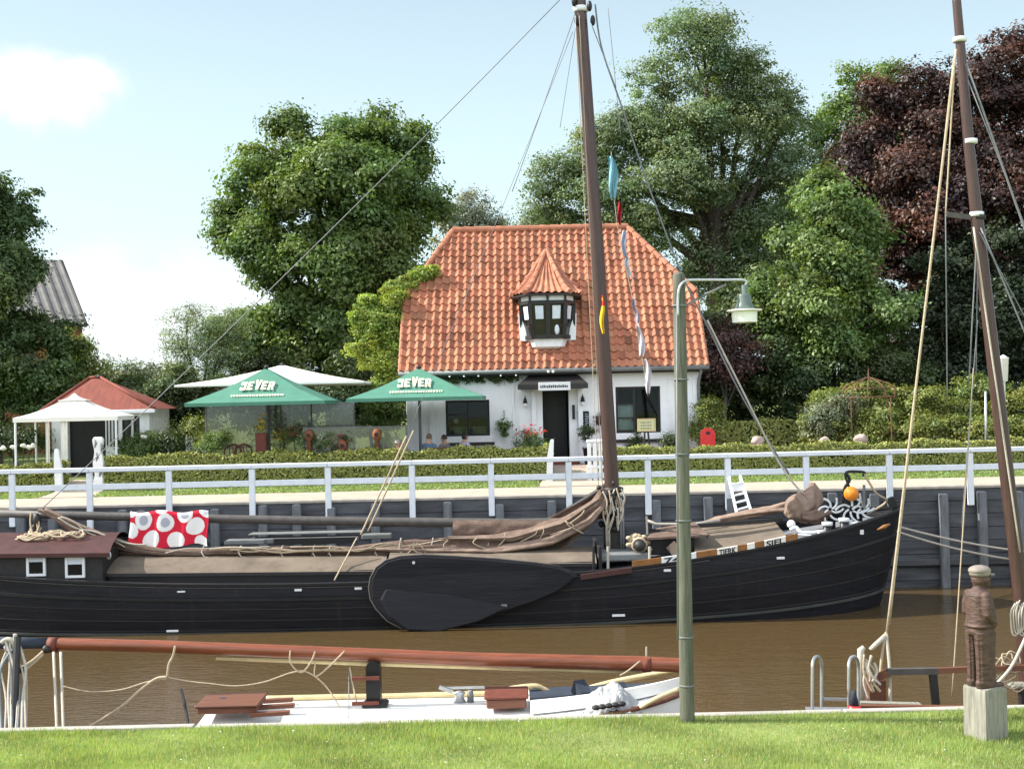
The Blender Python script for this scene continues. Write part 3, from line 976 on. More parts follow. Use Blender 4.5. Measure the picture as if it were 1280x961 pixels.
while xx < sx1 - .08:     # lettering too small to read in the photograph
    ww = rr.uniform(.025, .05)
    mb.box((xx, 40.143, az0 + .035 + rr.uniform(0, .01)), (xx + ww, 40.149, az0 + .10 + rr.uniform(0, .025))); xx += ww + .018
mb.build('sign_lettering', M['slate'], an)
# wall lanterns
for px, py in ((656.5, 505), (728.5, 503)):
    c = P(px, py, YW - 0.14)
    l = MB().tube([c + Vector((0, .138, .18)), c + Vector((0, .05, .26)), c + Vector((0, 0, .20))], .015, 6).build('wall_lantern', M['black'], house)
    MB().lathe(c, [(0.01, .22), (.05, .15), (.075, .03), (.01, .028)], 12).build('lantern_cap', M['black'], l, True)
    MB().sphere(c + Vector((0, 0, -.03)), (.065, .065, .085)).build('lantern_globe', M['glasswhite'], l, True)
# menu boards
a, b = P(722, 514, YW - .05), P(736.5, 533, YW - .05)
mnu = MB().bbox((a.x, YW - .05, b.z), (b.x, YW - .003, a.z), .01).build('menu_board', M['slate'], house)
mb = MB()
for i in range(7):
    for k in range(2):
        xx = a.x + .05 + k * .18 + rr.uniform(0, .03)
        mb.box((xx, YW - .055, b.z + .06 + i * .055), (xx + rr.uniform(.06, .13), YW - .0505, b.z + .075 + i * .055))
mb.build('chalk_writing', M['curtain'], mnu)
a, b = P(715, 506, YW - .14), P(719, 524, YW - .14)
MB().bbox((a.x, YW - .14, b.z), (b.x, YW - .102, a.z), .006).build('notice_board', M['slate'], house)
# eave light pair
for px in (685.5, 691.5):
    MB().sphere(P(px, 464.5, YE - .16), .045).build('eave_light', M['glasswhite'], house, True)
mb = MB()
for px in (562, 580, 598, 626, 645, 752):
    mb.sphere(P(px, 470 - (px - 600) * .02, YE - .12), .03)
mb.build('eave_bulbs', M['glasswhite'], house, True)

# ---- turret dormer
YD = 41.5
cD = Vector((PX(683.5, YD, 370), YD, 0))
zeD = PZ(683, 366, YD - .9); zsD = PZ(683, 423, YD - .8); zbD = PZ(683, 435, YD - .6)
def octa(r, z, cy=0.0, back=1.6):
    """bay plan: two splayed cheeks and a wide front"""
    q = [(-1, .25), (-.97, -.12), (-.64, -.82), (.64, -.82), (.97, -.12), (1, .25), (1, back), (-1, back)]
    return [Vector((cD.x + u * r, cD.y + cy + (v * r if k < 6 else v), z)) for k, (u, v) in enumerate(q)]


dbody = MB().loft([octa(.56, zbD + .02), octa(.62, zsD - .02), octa(.70, zsD + .02), octa(.80, zsD + .40), octa(.86, zeD)]).build('dormer', M['interior'], house)
MB().loft([octa(.50, zbD - .02), octa(.66, zbD + .05), octa(.70, zsD - .02), octa(.73, zsD + .04), octa(.60, zsD + .05)]).build('dormer_sill', M['plaster'], dbody)
MB().loft([octa(.90, zeD - .27), octa(.90, zeD - .02)]).build('dormer_frieze', M['plaster'], dbody)
fr_mb = MB()
o0, o1 = octa(.885, zeD - .28), octa(.76, zsD + .06)
zmid = zsD + .45
for k in range(1, 5):
    m_ = octa(.865, zmid)[k]
    fr_mb.bar(o0[k], m_, .12, .12); fr_mb.bar(m_, o1[k], .12, .12)
    fr_mb.bar(o0[k] + Vector((0, -.012, .02)), o0[k] + Vector((0, -.012, .26)), .075, .10)
fmid = lambda o: (o[2] + o[3]) / 2
fr_mb.bar(fmid(o0), fmid(o1), .13, .13)
fr_mb.bar(fmid(o0) + Vector((0, -.012, .02)), fmid(o0) + Vector((0, -.012, .26)), .07, .10)
for k in range(1, 4):
    fr_mb.bar(o1[k], o1[k + 1], .10, .13)
    fr_mb.bar(o0[k], o0[k + 1], .10, .11)
fr_mb.build('dormer_frame', M['dark'], dbody)
lights = [(o0[1], o0[2], o1[1], o1[2]), (o0[2], fmid(o0), o1[2], fmid(o1)), (fmid(o0), o0[3], fmid(o1), o1[3]), (o0[3], o0[4], o1[3], o1[4])]
for a0, a1, b0, b1 in lights:
    MB().add([b0.lerp(b1, .12), b0.lerp(b1, .88), a0.lerp(a1, .88), a0.lerp(a1, .12)], [(0, 1, 2, 3)]).build('dormer_pane', M['glass'], dbody)
    c0, c1 = a0.lerp(b0, .10), a1.lerp(b1, .10); d0, d1 = a0.lerp(b0, .48), a1.lerp(b1, .48)
    n = (a1 - a0).cross(b0 - a0).normalized(); n = n if n.y < 0 else -n
    MB().add([d0.lerp(d1, .27) + n * .012, d0.lerp(d1, .74) + n * .012, c0.lerp(c1, .74) + n * .012, c0.lerp(c1, .27) + n * .012], [(0, 1, 2, 3)]).build('dormer_blind', M['curtain'], dbody)
# splayed white brackets under the cheeks
for sgn, k in ((-1, 1), (1, 4)):
    A_, B_ = octa(.90, zeD - .62)[k] + Vector((0, -.03, 0)), octa(.74, zsD - .04)[k] + Vector((-sgn * .12, -.16, 0))
    MB().loft([[A_, A_ + Vector((sgn * .04, .5, 0)), A_ + Vector((sgn * .07, .02, 0))], [B_, B_ + Vector((sgn * .10, .5, 0)), B_ + Vector((sgn * .30, .06, 0))]]).build('dormer_cheek', M['plaster'], dbody)
MB().sphere(cD + Vector((.28, -.70, zsD + .28)), (.08, .05, .16)).build('dormer_vase', M['curtain'], dbody, True)
# pointed roof of the turret, tiled in ribs
apex = P(682.5, 314, 43.2); apex.y = 43.2
vs, fs, cols = [], [], []
e = octa(1.12, zeD - .02)
pts = [Vector((e[0].x - .06, e[0].y + .9, e[0].z + .02)), e[1] + Vector((-.04, 0, 0)), e[2], e[3], e[4] + Vector((.04, 0, 0)), Vector((e[5].x + .06, e[5].y + .9, e[5].z + .02))]
NKS = [4, 4, 6, 4, 4]
for k in range(5):
    A, B = pts[k], pts[k + 1]
    nn = (B - A).cross(apex - A).normalized()
    if nn.z < 0: nn = -nn
    NK = NKS[k]
    for i in range(NK * 6):
        b = len(vs)
        NT = 28
        for j in range(NT + 1):
            t = j / NT
            flare = -0.20 * math.sin(math.pi * t ** .8) * (1 - t * .5)
            step = (1 - (t * 7) % 1) * .028
            for s in (i, i + 1):
                f = s / (NK * 6)
                p = A.lerp(B, f).lerp(apex, t * .985) + Vector((0, 0, flare)) + nn * (0.062 * (0.5 + .5 * math.cos(2 * math.pi * f * NK)) * (1 - t * .55) + step)
                kk = 0.72 + 0.5 * ((math.sin(k * 7.3 + int(i / 6) * 3.7 + int(t * 7) * 5.1) * 43.7) % 1)
                vs.append(p); cols.append((kk, kk, kk))
        for j in range(NT):
            a = b + j * 2
            fs.append((a, a + 1, a + 3, a + 2))
mb = MB(); mb.v = vs; mb.f = fs
dr = mb.build('dormer_roof', M['tile'], dbody, False, fix=False)
set_col(dr.data, np.array(cols))
for k in (1, 2, 3, 4):
    q = []
    for j in range(8):
        t = j / 7
        q.append(pts[k].lerp(apex, t * .97) + Vector((0, 0, .05 - 0.20 * math.sin(math.pi * t ** .8) * (1 - t * .5))))
    mb = MB()
    for j in range(7): mb.tube([q[j], q[j].lerp(q[j + 1], .1), q[j].lerp(q[j + 1], 1.1)], [.085, .085, .065], 8)
    mb.build('dormer_hip_tiles', M['ridge'], dr)
MB().loft([[p + Vector((0, 0, -.02)) for p in octa(1.12, zeD - .06, 0)], [p for p in octa(1.12, zeD - .015, 0)]]).build('dormer_gutter', M['dark'], dbody)
# ------------------------------------------------------------------ folds, cloth
def folds(path, rad, n, seg=28, seed=0, amp=0.34, flat=0.8, droop=None):
    """gathered cloth: a tube whose skin is pleated along its length"""
    path = [Vector(p) for p in path]
    # resample
    q = []
    for i in range(len(path) - 1):
        for k in range(8):
            q.append((path[i].lerp(path[i + 1], k / 8), rad[i] + (rad[i + 1] - rad[i]) * k / 8))
    q.append((path[-1], rad[-1]))
    rings = []
    for i, (p, r) in enumerate(q):
        t = (q[min(i + 1, len(q) - 1)][0] - q[max(i - 1, 0)][0]).normalized()
        s = t.cross(Vector((0, 0, 1))).normalized(); u = s.cross(t).normalized()
        ring = []
        for k in range(seg):
            a = 2 * math.pi * k / seg
            f = 1 + amp * math.cos(n * a + 1.7 * math.sin(i * 0.13 + seed) + i * 0.05) * (0.6 + 0.4 * math.sin(i * .31 + a * 2 + seed))
            f += 0.30 * noise.noise(Vector((p.x * 1.6, math.cos(a) * 1.3 + seed, math.sin(a) * 1.3))) + .16 * noise.noise(Vector((p.x * 5.5, math.cos(a) * 3.1 + seed, math.sin(a) * 3.1))) + .09 * abs(noise.noise(Vector((p.x * 9, math.cos(a) * 6 + seed, math.sin(a) * 6))))
            ring.append(p + (s * math.cos(a) + u * math.sin(a) * flat) * r * f)
        rings.append(ring)
    return MB().loft(rings)


# ------------------------------------------------------------------ the black barge
YB0 = 30.35
XB, XS = 9.15, -14.6
SH = [(-15, 1.85), (-12.5, 1.42), (-11, 1.27), (-8, 1.08), (-5, 1.01), (-2.5, 1.02), (0, 1.07), (2, 1.15), (4, 1.37), (6, 1.66), (8, 2.04), (9.2, 2.31)]


def sheer(x):
    return float(np.interp(x, [s[0] for s in SH], [s[1] for s in SH]))


def sheer_s(x):
    return sum(sheer(x + d) for d in (-.9, -.45, 0, .45, .9)) / 5


def half(x, wv):
    xb = XB - 0.72 * (1 - wv); xs = XS + 0.5 * (1 - wv)
    hb = 2.0
    if x > 3.6:
        u = min(1, (x - 3.6) / (xb - 3.6)); hb *= max(0, 1 - u ** 2.5) ** 0.62
    if x < -9:
        u = min(1, (-9 - x) / (-9 - xs)); hb *= max(0, 1 - u ** 2.6) ** 0.6
    return max(hb, 0.035) * (0.90 + 0.10 * math.sin(math.pi * min(1, wv * .62 + .1)))


barge = thing('cargo_barge', 'long black flat-bottomed sailing barge with leeboard and furled brown sail', 'barge', (0, YB0, 0))
NX = 110
WV = [0, .12, .25, .4, .55, .7, .8, .9, 1.0]


def hull_pt(t, wv, side, out=0.0):
    xb = XB - 0.72 * (1 - wv) ** 1.2; xs = XS + 0.5 * (1 - wv)
    tt = 0.5 - 0.5 * math.cos(math.pi * t) if False else t
    x = xs + (xb - xs) * tt
    z = -0.5 + (sheer_s(x) + 0.5) * wv
    return Vector((x, YB0 + side * (half(x, wv) + out), z))


ts = [0] + [1 - (1 - i / NX) ** 1.0 for i in range(1, NX)] + [1]
ts = sorted(set(list(np.linspace(0, .06, 14)) + list(np.linspace(.06, .72, 60)) + list(1 - .28 * (1 - np.linspace(0, 1, 46)) ** 1.6)))
mb = MB()
for side in (-1, 1):
    mb.grid(lambda u, v: (0, 0, 0), 0, 0) if False else None
    vs = [hull_pt(t, wv, side) for wv in WV for t in ts]
    n = len(ts)
    fs = [(j * n + i, j * n + i + 1, (j + 1) * n + i + 1, (j + 1) * n + i) for j in range(len(WV) - 1) for i in range(n - 1)]
    mb.add(vs, fs)
# close bow and stern
for t in (0, 1):
    a = [hull_pt(t, wv, -1) for wv in WV]; b = [hull_pt(t, wv, 1) for wv in WV]
    mb.loft([a, b], closed=False)
mb.build('hull', M['hull'], barge, True)
# deck
mb = MB(); n = len(ts)
vs = []
for side in (-1, 1):
    for t in ts:
        p = hull_pt(t, 1, side, -0.05); p.z -= 0.10 + 0.10 * max(0, min(1, (p.x - 3) / 4)); vs.append(p)
mb.add(vs, [(i, i + 1, n + i + 1, n + i) for i in range(n - 1)])
mb.build('deck', M['deck'], barge)
# gunwale cap and rubbing strakes follow the sheer
def strake(wv, out, rx, rz, t0=0.0, t1=1.0, dz=0.0, sides=(-1,)):
    mb = MB()
    for sd in sides:
        rings = []
        for t in ts:
            if t < t0 or t > t1: continue
            p = hull_pt(t, wv, sd, out) + Vector((0, 0, dz))
            rings.append([p + Vector((0, sd * a, b)) for a, b in ((-rx, -rz), (rx, -rz * .7), (rx, rz * .7), (-rx, rz))])
        mb.loft(rings)
    return mb
strake(1, 0.0, 0.055, 0.035, 0, 1, 0.01, (-1, 1)).build('gunwale', M['black'], barge)
strake(.80, 0.004, 0.035, 0.045).build('rubbing_strake', M['black'], barge)
strake(.66, 0.0, 0.012, 0.010).build('plank_seam', M['dark'], barge)
strake(.36, 0.0, 0.012, 0.02).build('plank_seam', M['black'], barge)
strake(.50, 0.0, 0.008, 0.010).build('plank_seam', M['dark'], barge)
strake(.35, 0.004, 0.012, 0.035, dz=-.06).build('waterline_band', M['slime'], barge)
strake(.98, 0.012, 0.012, 0.012, .0, .80, -.02).build('strake_edge', M['spar'], barge)
# white marks and scuppers on the hull
for px, py, wd, hg in ((216, 788, 15, 2.6), (773, 768.5, 16, 3), (227, 739, 10, 2), (373, 737, 9, 3), (448, 735, 9, 3), (834, 712.5, 9, 3), (977, 698, 10, 3), (1088, 669, 5, 6)):
    x = PX(px, 28.4, py); z = PZ(px, py, 28.4)
    wv = (z + .5) / (sheer_s(x) + .5)
    y = YB0 - half(x, min(wv, 1)) - .002
    s = 28.4 / 1600
    MB().bbox((x - wd * s / 2, y - .022, z - hg * s / 2), (x + wd * s / 2, y + .03, z + hg * s / 2), .006).build('hull_mark', M['white'], barge)
c = P(1104, 659, 28.95)
MB().tube([c + Vector((-.14, -.03, -.05)), c + Vector((0, -.08, 0.02)), c + Vector((.16, .02, .07))], [.02, .05, .02], 8).build('bow_ornament', M['orange'], barge, True)

# leeboard
lbp = [(461, 735), (463, 722), (470, 709), (482, 700), (500, 695), (530, 693), (570, 695), (620, 698), (670, 703), (700, 708), (716, 714), (722, 720), (716, 727), (700, 738), (672, 750), (640, 761), (600, 774), (570, 783), (545, 788), (522, 789), (503, 785), (484, 775), (470, 760), (463, 748)]
YLb = 28.14
def lb(px, py, y):
    p = P(px, py, YLb); p.y = y - 0.10 * max(0, (1.0 - p.z)); return p
cx, cy = 560, 738
lbo = MB()
o = [lb(a, b, YLb) for a, b in lbp]
i_ = [lb(cx + (a - cx) * .965, cy + (b - cy) * .93, YLb - .03) for a, b in lbp]
bk = [p + Vector((0, .07, 0)) for p in o]
lbo.loft([bk, o, i_], caps=True)
leb = lbo.build('leeboard', M['board'], barge)
rp = [lb(a, b, YLb) for a, b in lbp]
MB().tube(rp[-4:] + rp[:10], .018, 6).build('leeboard_rim', M['spar'], leb, True)
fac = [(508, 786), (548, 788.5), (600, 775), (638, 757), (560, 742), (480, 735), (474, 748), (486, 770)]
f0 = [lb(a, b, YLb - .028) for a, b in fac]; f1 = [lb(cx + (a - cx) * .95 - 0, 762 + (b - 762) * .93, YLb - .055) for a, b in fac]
MB().loft([f0, f1]).build('leeboard_cheek', M['lit_facet'], leb)
MB().bbox(tuple(P(626, 760, YLb - .1)), tuple(P(634, 755, YLb - .1) + Vector((0, .08, 0))), .01).build('leeboard_iron', M['grey'], leb)
MB().tube([P(517, 703, YLb - .06), P(517, 703, YLb + .08)], .035, 8).build('leeboard_bolt', M['steel'], leb)
MB().bar(P(726, 721, 28.2), P(790, 712, 28.2), .09, .11).build('leeboard_fender', M['cabinroof'], barge)

# main hatch: canvas covered, cambered towards both sides
def hatch(x0, x1, yf, yb, zf0, zf1, rise, name, m, n=16, side_m=None, dz=.16):
    rows = []
    mb = MB()
    def fn(u, v):
        x = x0 + (x1 - x0) * u
        y = yf + (yb - yf) * v
        zf = zf0 + (zf1 - zf0) * u
        ripple = .012 * noise.noise(Vector((x * 2.2, y * 3, 1)))
        return Vector((x, y, zf + rise * math.sin(math.pi * v) ** .8 + ripple - (0.03 if v in (0.0, 1.0) else 0)))
    mb.grid(fn, n, 14)
    h = mb.build(name, m, barge, True)
    MB().bbox((x0 + .03, yf + .05, min(zf0, zf1) - .45), (x1 - .03, yb - .05, min(zf0, zf1) + .02), .01).build('coaming', side_m or M['black'], h)
    MB().bar((x0, yf - .01, zf0 - .045), (x1, yf - .01, zf1 - .045), .03, .07).build('hatch_edge', M['dark'], h)
    return h
hatch(PX(132, 28.95, 715), PX(480, 28.95, 715), 28.95, 31.3, PZ(140, 716, 28.95), PZ(480, 713, 28.95), .26, 'hatch_cover', M['tarp'], 24)
hatch(PX(484, 28.95, 705), PX(746, 28.95, 703), 28.95, 31.3, PZ(484, 706, 28.95), PZ(746, 703, 28.95), .22, 'hatch_cover', M['tarp'], 24)
MB().bbox((PX(744, 29), 29.1, 1.05), (PX(748, 29), 31.2, 1.62), .01).build('hatch_end_board', M['dark'], barge)

# aft deckhouse
x0, x1 = PX(-40, 28.75), PX(133, 28.75, 700)
zr = PZ(60, 689, 28.75)
ch = MB().bbox((x0, 28.72, .9), (x1 - .08, 31.6, zr - .02), .02).build('deckhouse', M['dark'], barge)
mb = MB()
mb.grid(lambda u, v: (x0 - .1 + (x1 + .12 - x0 + .1 - .45 * v) * u, 28.6 + 3.1 * v, zr + .30 * math.sin(math.pi * v) ** .8 - .05 * u), 12, 12)
r_ = mb.build('deckhouse_roof', M['cabinroof'], ch, True)
MB().bar((x0 - .1, 28.60, zr - .045), (x1 + .12, 28.60, zr - .09), .05, .09).build('roof_edge', M['cabinroof'], r_)
for a, b, t0, t1 in ((33.5, 57, 692, 720), (82, 106, 695, 722)):
    A, B = P(a, t1, 28.69), P(b, t0, 28.69)
    f = MB(); q = .055
    f.box((A.x, 28.66, A.z), (A.x + q, 28.715, B.z)).box((B.x - q, 28.66, A.z), (B.x, 28.715, B.z)).box((A.x + q, 28.66, A.z), (B.x - q, 28.715, A.z + q)).box((A.x + q, 28.66, B.z - q), (B.x - q, 28.715, B.z))
    fo = f.build('cabin_window', M['white'], ch)
    MB().box((A.x + q, 28.69, A.z + q), (B.x - q, 28.70, B.z - q)).build('cabin_pane', M['glass'], fo)
    MB().grid(lambda u, v: (A.x + q + (B.x - A.x - 2 * q) * u, 28.685, B.z - q - .12 * v), 10, 3).build('cabin_curtain', M['curtain'], fo)
MB().sphere(P(136, 694, 28.75), (.06, .03, .1)).build('deckhouse_lamp', M['steel'], ch, True)
# ropes flaked down on the deckhouse roof
rr = random.Random(12)
for k in range(13):
    c = P(rr.uniform(38, 92), 676 + rr.uniform(-4, 3), 29.3 + rr.random() * .8)
    c.z = max(c.z, zr + .22)
    rr_ = rr.uniform(.12, .3)
    pts = [c + Vector((math.cos(a) * rr_ * 1.4, math.sin(a) * rr_ * .6, .05 * math.sin(a * 3 + k) + k * .008)) for a in np.linspace(0, 6.0, 9)]
    rope(pts, .026, 'rope_coil', M['rope'], barge)

# spars and the furled brown mainsail
bm = MB().tube([P(-8, 641.5, 30.3), P(92, 644, 30.3), P(300, 649, 30.3), P(470, 652, 30.3), P(640, 653.5, 30.3), P(705, 652, 30.3), P(768, 640, 30.3)], [.09, .10, .105, .11, .11, .1, .09], 10).build('boom', M['spar'], barge, True)
MB().tube([P(640, 672, 30.5), P(700, 644, 30.45), P(752, 612, 30.4), P(764, 600, 30.35)], [.05, .075, .075, .06], 8).build('gaff', M['dark'], barge, True)
s1 = folds([P(150, 690, 30.0), P(250, 690, 29.95), P(340, 688, 29.95), P(440, 688, 29.95), P(520, 683, 29.95), P(600, 681, 29.95), P(668, 672, 29.98), P(715, 655, 30.05), P(748, 632, 30.1), P(757, 612, 30.15)],
           [.07, .10, .10, .12, .19, .24, .27, .26, .20, .10], 5, 40, 1, .30, .8).build('mainsail', M['sail'], barge, True)
folds([P(470, 686, 29.75), P(540, 689, 29.72), P(620, 688, 29.7), P(690, 676, 29.72), P(735, 652, 29.8), P(752, 634, 29.9)], [.04, .10, .13, .14, .12, .06], 4, 28, 4, .34, .7).build('sail_roll', M['sail2'], s1, True)
folds([P(560, 672, 29.75), P(640, 672, 29.7), P(700, 655, 29.8), P(750, 622, 30.0)], [.05, .09, .10, .05], 4, 28, 9, .34, .7).build('sail_roll', M['sail2'], s1, True)
# cloth thrown over the boom
def hang(u, v):
    px = 566 + 154 * u; top = 650; bot = 681 - 8 * u
    p = P(px, top + (bot - top) * v, 30.2)
    p.y -= .12 * math.sin(math.pi * min(1, v * 1.2)) + .035 * math.sin(u * 34 + v * 2) * v + .05 * noise.noise(Vector((u * 9, v * 4, 2)))
    return p
MB().grid(hang, 60, 10).build('sail_apron', M['sail'], s1, True)
def hang2(u, v):
    a = P(640 + 108 * u, 668 - 52 * u, 30.4); b = P(700 + 52 * u, 690 - 45 * u, 30.1)
    p = a.lerp(b, v); p.y -= .07 * math.sin(v * 14 + u * 3) + .05
    return p
MB().grid(hang2, 30, 40).build('sail_peak', M['sail'], s1, True)
for px in (254, 300, 352, 392, 412, 470, 500, 540, 610):
    c = P(px, 688 if px < 480 else 683, 29.95); r0 = .125 if px < 480 else .22
    MB().tube([c + Vector((.03 * math.sin(a), math.cos(a) * r0, math.sin(a) * r0 * .9)) for a in np.linspace(0, 6.28, 14)], .014, 5).build('sail_tie', M['ropew'], s1, True)
    rope([c + Vector((0, -r0, -.02)), c + Vector((.06, -r0 - .04, -.12)), c + Vector((.16, -r0 - .03, -.14))], .012, 'tie_end', M['ropew'], s1)
# the foot of the sail led aft to the boom end, in strands
for k, (yo, e) in enumerate(((0, 0), (3, 2), (6, 4), (-2, -2), (9, 5))):
    folds([P(48 + k * 3, 637 + yo * .3, 30.0), P(85, 652 + yo, 29.95), P(120, 667 + yo, 29.9), P(160, 682 + e, 29.9), P(205, 690 + e * .5, 29.9), P(262, 691, 29.9)], [.05, .055, .05, .05, .06, .05], 3, 14, k, .3, .8).build('sail_foot', M['sail2'] if k % 2 else M['sail'], s1, True)
MB().lathe(P(46, 650, 30), [(.03, -.5), (.07, -.45), (.08, -.1), (.11, .0), (.08, .1), (.03, .16)], 12).build('boom_crutch', M['dark'], barge, True)
rr = random.Random(2)
for k in range(7):
    a = P(rr.uniform(38, 52), rr.uniform(640, 660), 30); b = P(rr.uniform(28, 60), rr.uniform(668, 680), 29.8)
    rope([a, a.lerp(b, .5) + Vector((rr.uniform(-.2, .2), 0, 0)), b], .02, 'lashing', M['rope'], barge)
# grey hatch boards stowed on top
for a, b, t, bt, y in ((310, 452, 664.5, 669, 30.6), (312, 448, 670.5, 680, 30.5), (280, 330, 675, 681, 30.3)):
    A, B = P(a, bt, y), P(b, t, y)
    MB().bbox((A.x, y, A.z), (B.x, y + .5, B.z), .015).build('hatch_board', M['grey'], barge)
A, B = P(342, 681, 30.45), P(446, 671, 30.45)
MB().box((A.x, 30.46, A.z), (B.x, 30.499, B.z)).build('hatch_recess', M['black'], barge)
MB().bbox(tuple(P(452, 674, 30.5)), tuple(P(489, 667, 30.5) + Vector((0, .3, 0))), .02).build('hatch_board', M['grey'], barge)

# mast and its fittings
mt = [P(716, -150, YB0), P(725, 0, YB0), P(745.5, 300, YB0), P(762, 560, YB0), P(767, 640, YB0), P(769, 700, YB0)]
mast = MB().tube(mt, [.115, .138, .160, .170, .175, .175], 16).build('mast', M['mastwood'], barge, True)
for px, py, m, rr_ in ((726, 12, M['white'], .185), (766.5, 612, M['dark'], .24), (768, 660, M['dark'], .26)):
    c = P(px, py, YB0)
    MB().lathe(c, [(rr_ * .8, -.07), (rr_, -.05), (rr_, .05), (rr_ * .8, .07)], 16).build('mast_band', m, mast, True)
for px, py in ((717.5, 2), (721, 26), (741, 26), (737, 8)):
    MB().sphere(P(px, py, YB0 - .12), (.06, .07, .13)).build('halyard_block', M['black'], mast, True)
for px, dz in ((757, 0), (760, .05), (775, .02), (778, -.03)):
    MB().tube([P(px, 625, YB0 - .25), P(px + 2, 690, YB0 - .3)], .03, 6).build('belaying_line', M['ropew'] if px < 770 else M['wire'], mast, True)
mb = MB()
rr = random.Random(6)
for k in range(26):
    c = P(rr.uniform(748, 775), rr.uniform(603, 655), YB0 - rr.uniform(.1, .4))
    mb.sphere(c, (rr.uniform(.04, .1), .07, rr.uniform(.04, .1)), 8, 6)
mb.build('tackle_blocks', M['dark'], mast, True)
for k in range(12):
    c = P(rr.uniform(752, 778), rr.uniform(608, 640), YB0 - .38)
    rope([c, c + Vector((rr.uniform(-.1, .1), -.05, -.25)), c + Vector((rr.uniform(-.1, .1), 0, -.55)), c + Vector((rr.uniform(-.05, .1), .05, -.2))], .018, 'rope_hank', M['ropew'] if k % 3 else M['rope'], mast)
# tabernacle and deck gear at the mast foot
MB().bbox(tuple(P(756, 702, 30.15)), tuple(P(782, 655, 30.15) + Vector((0, .4, 0))), .03).build('tabernacle', M['dark'], barge)
MB().bbox(tuple(P(748, 702, 29.2)), tuple(P(812, 691, 29.2) + Vector((0, 1.6, 0))), .03).build('mast_bench', M['grey'], barge)
for px in (742, 750, 760, 812):
    MB().tube([P(px, 712, 28.6), P(px, 683, 28.6)], .03, 8).build('belaying_pin', M['black'] if px < 755 else M['ropew'], barge)
mb = MB()
for k in range(16):
    c = P(rr.uniform(785, 812), rr.uniform(668, 692), 29.5)
    mb.sphere(c, (.07, .07, .05), 8, 5)
mb.build('chain_pile', M['rope'], barge, True)
wd = MB().tube([P(800, 682, 29.2), P(800, 682, 30.4)], .13, 14).build('winch_drum', M['dark'], barge, True)
for k in range(7):
    y = 29.25 + k * .16
    MB().tube([Vector((P(800, 682, 29.2).x + .16 * math.cos(a), y + .02 * a, P(800, 682, 29.2).z + .16 * math.sin(a))) for a in np.linspace(0, 6.28, 12)], .03, 6).build('winch_rope', M['rope'], wd, True)
# standing rigging
def line(pts, r, m='wire', nm='shroud'):
    rope(pts, r, nm, M[m], barge)
rope([P(48, 640, 30), P(700, 0, 30.3), P(760, -60, 30.3)][:2], .011, 'topping_lift', M['wire'], barge, .12)
rope([P(451, 668, 29.6), P(508, 545, 30.0)], .022, 'tackle_fall', M['rope'], barge)
rope([P(460, 664, 29.8), P(517, 538, 30.1)], .022, 'tackle_fall', M['rope'], barge)
rope([P(446, 672, 29.6), P(418, 725, 28.7)], .018, 'tackle_fall', M['rope'], barge)
rope([P(508, 545, 30.0), P(716, 40, 30.3)], .007, 'running_stay', M['wire'], barge, .1)
rope([P(640, 240, 30.3), P(722, 8, 30.3)], .010, 'halyard', M['wire'], barge, .05)
rope([P(700, 160, 30.3), P(724, 6, 30.3)], .007, 'halyard', M['wire'], barge)
for a, b in ((738, 757), (733, 752)):
    rope([P(a - 14, 20, YB0 - .25), P(b - 3, 625, YB0 - .3)], .009, 'halyard', M['rope'], barge)
line([P(744, 6, YB0), P(752, 60, YB0), P(776, 130, YB0), P(808, 225, YB0), P(852, 342, YB0), P(888, 415, YB0), P(930, 500, YB0), P(986, 592, YB0)], .020, 'wire', 'forestay')
rope([P(739, 30, YB0 - .2), P(770, 110, YB0 - .2)], .012, 'halyard', M['wire'], barge)
line([P(884, 400, YB0 + .05), P(925, 482, YB0), P(975, 580, YB0), P(1008, 622, YB0)], .024, 'ropew', 'forestay_tackle')
line([P(760, 10, YB0 + .6), P(768, 90, YB0 + .6), P(776, 170, YB0 + .6)], .008)

# bulwark name boards
def name_board(pa, pb, m, h=.165, proud=.03, nm='name_board', txt=None, base=.0):
    x0, x1 = PX(pa, 28.4, 695), PX(pb, 28.4, 690)
    n = 8; rings = []
    for i in range(n + 1):
        x = x0 + (x1 - x0) * i / n
        y = YB0 - half(x, 1) - proud; z = sheer_s(x) + base
        rings.append([(x, y, z), (x, y + .05, z), (x, y + .05, z + h), (x, y, z + h)])
    b = MB().loft(rings).build(nm, m, barge)
    if txt:
        vs, fs = text_verts(txt, h * 1.02, .004, 'CENTER', .004)
        xm = .5 * (x0 + x1); sx = (x1 - x0) * .84 / max(1e-3, max(v.x for v in vs) - min(v.x for v in vs))
        q = []
        for v in vs:
            x = xm + v.x * sx
            q.append((x, YB0 - half(x, 1) - proud - .006 - v.z, sheer_s(x) + base + h * .14 + v.y))
        MB().add(q, fs).build('board_lettering', M['slate'], b, fix=False)
    return b
name_board(790, 826, M['orange'])
name_board(826.5, 864, M['white'], txt='747', proud=.034)
name_board(864.5, 870, M['white'])
name_board(870.5, 896, M['orange'])
name_board(896.5, 922, M['canvas'], txt='TJERK', proud=.034)
name_board(922.5, 934, M['orange'])
name_board(934.5, 944, M['canvas'])
name_board(944.5, 956, M['orange'])
name_board(956.5, 984, M['canvas'], txt='SIEL', proud=.034)
name_board(984.5, 1000, M['orange'])

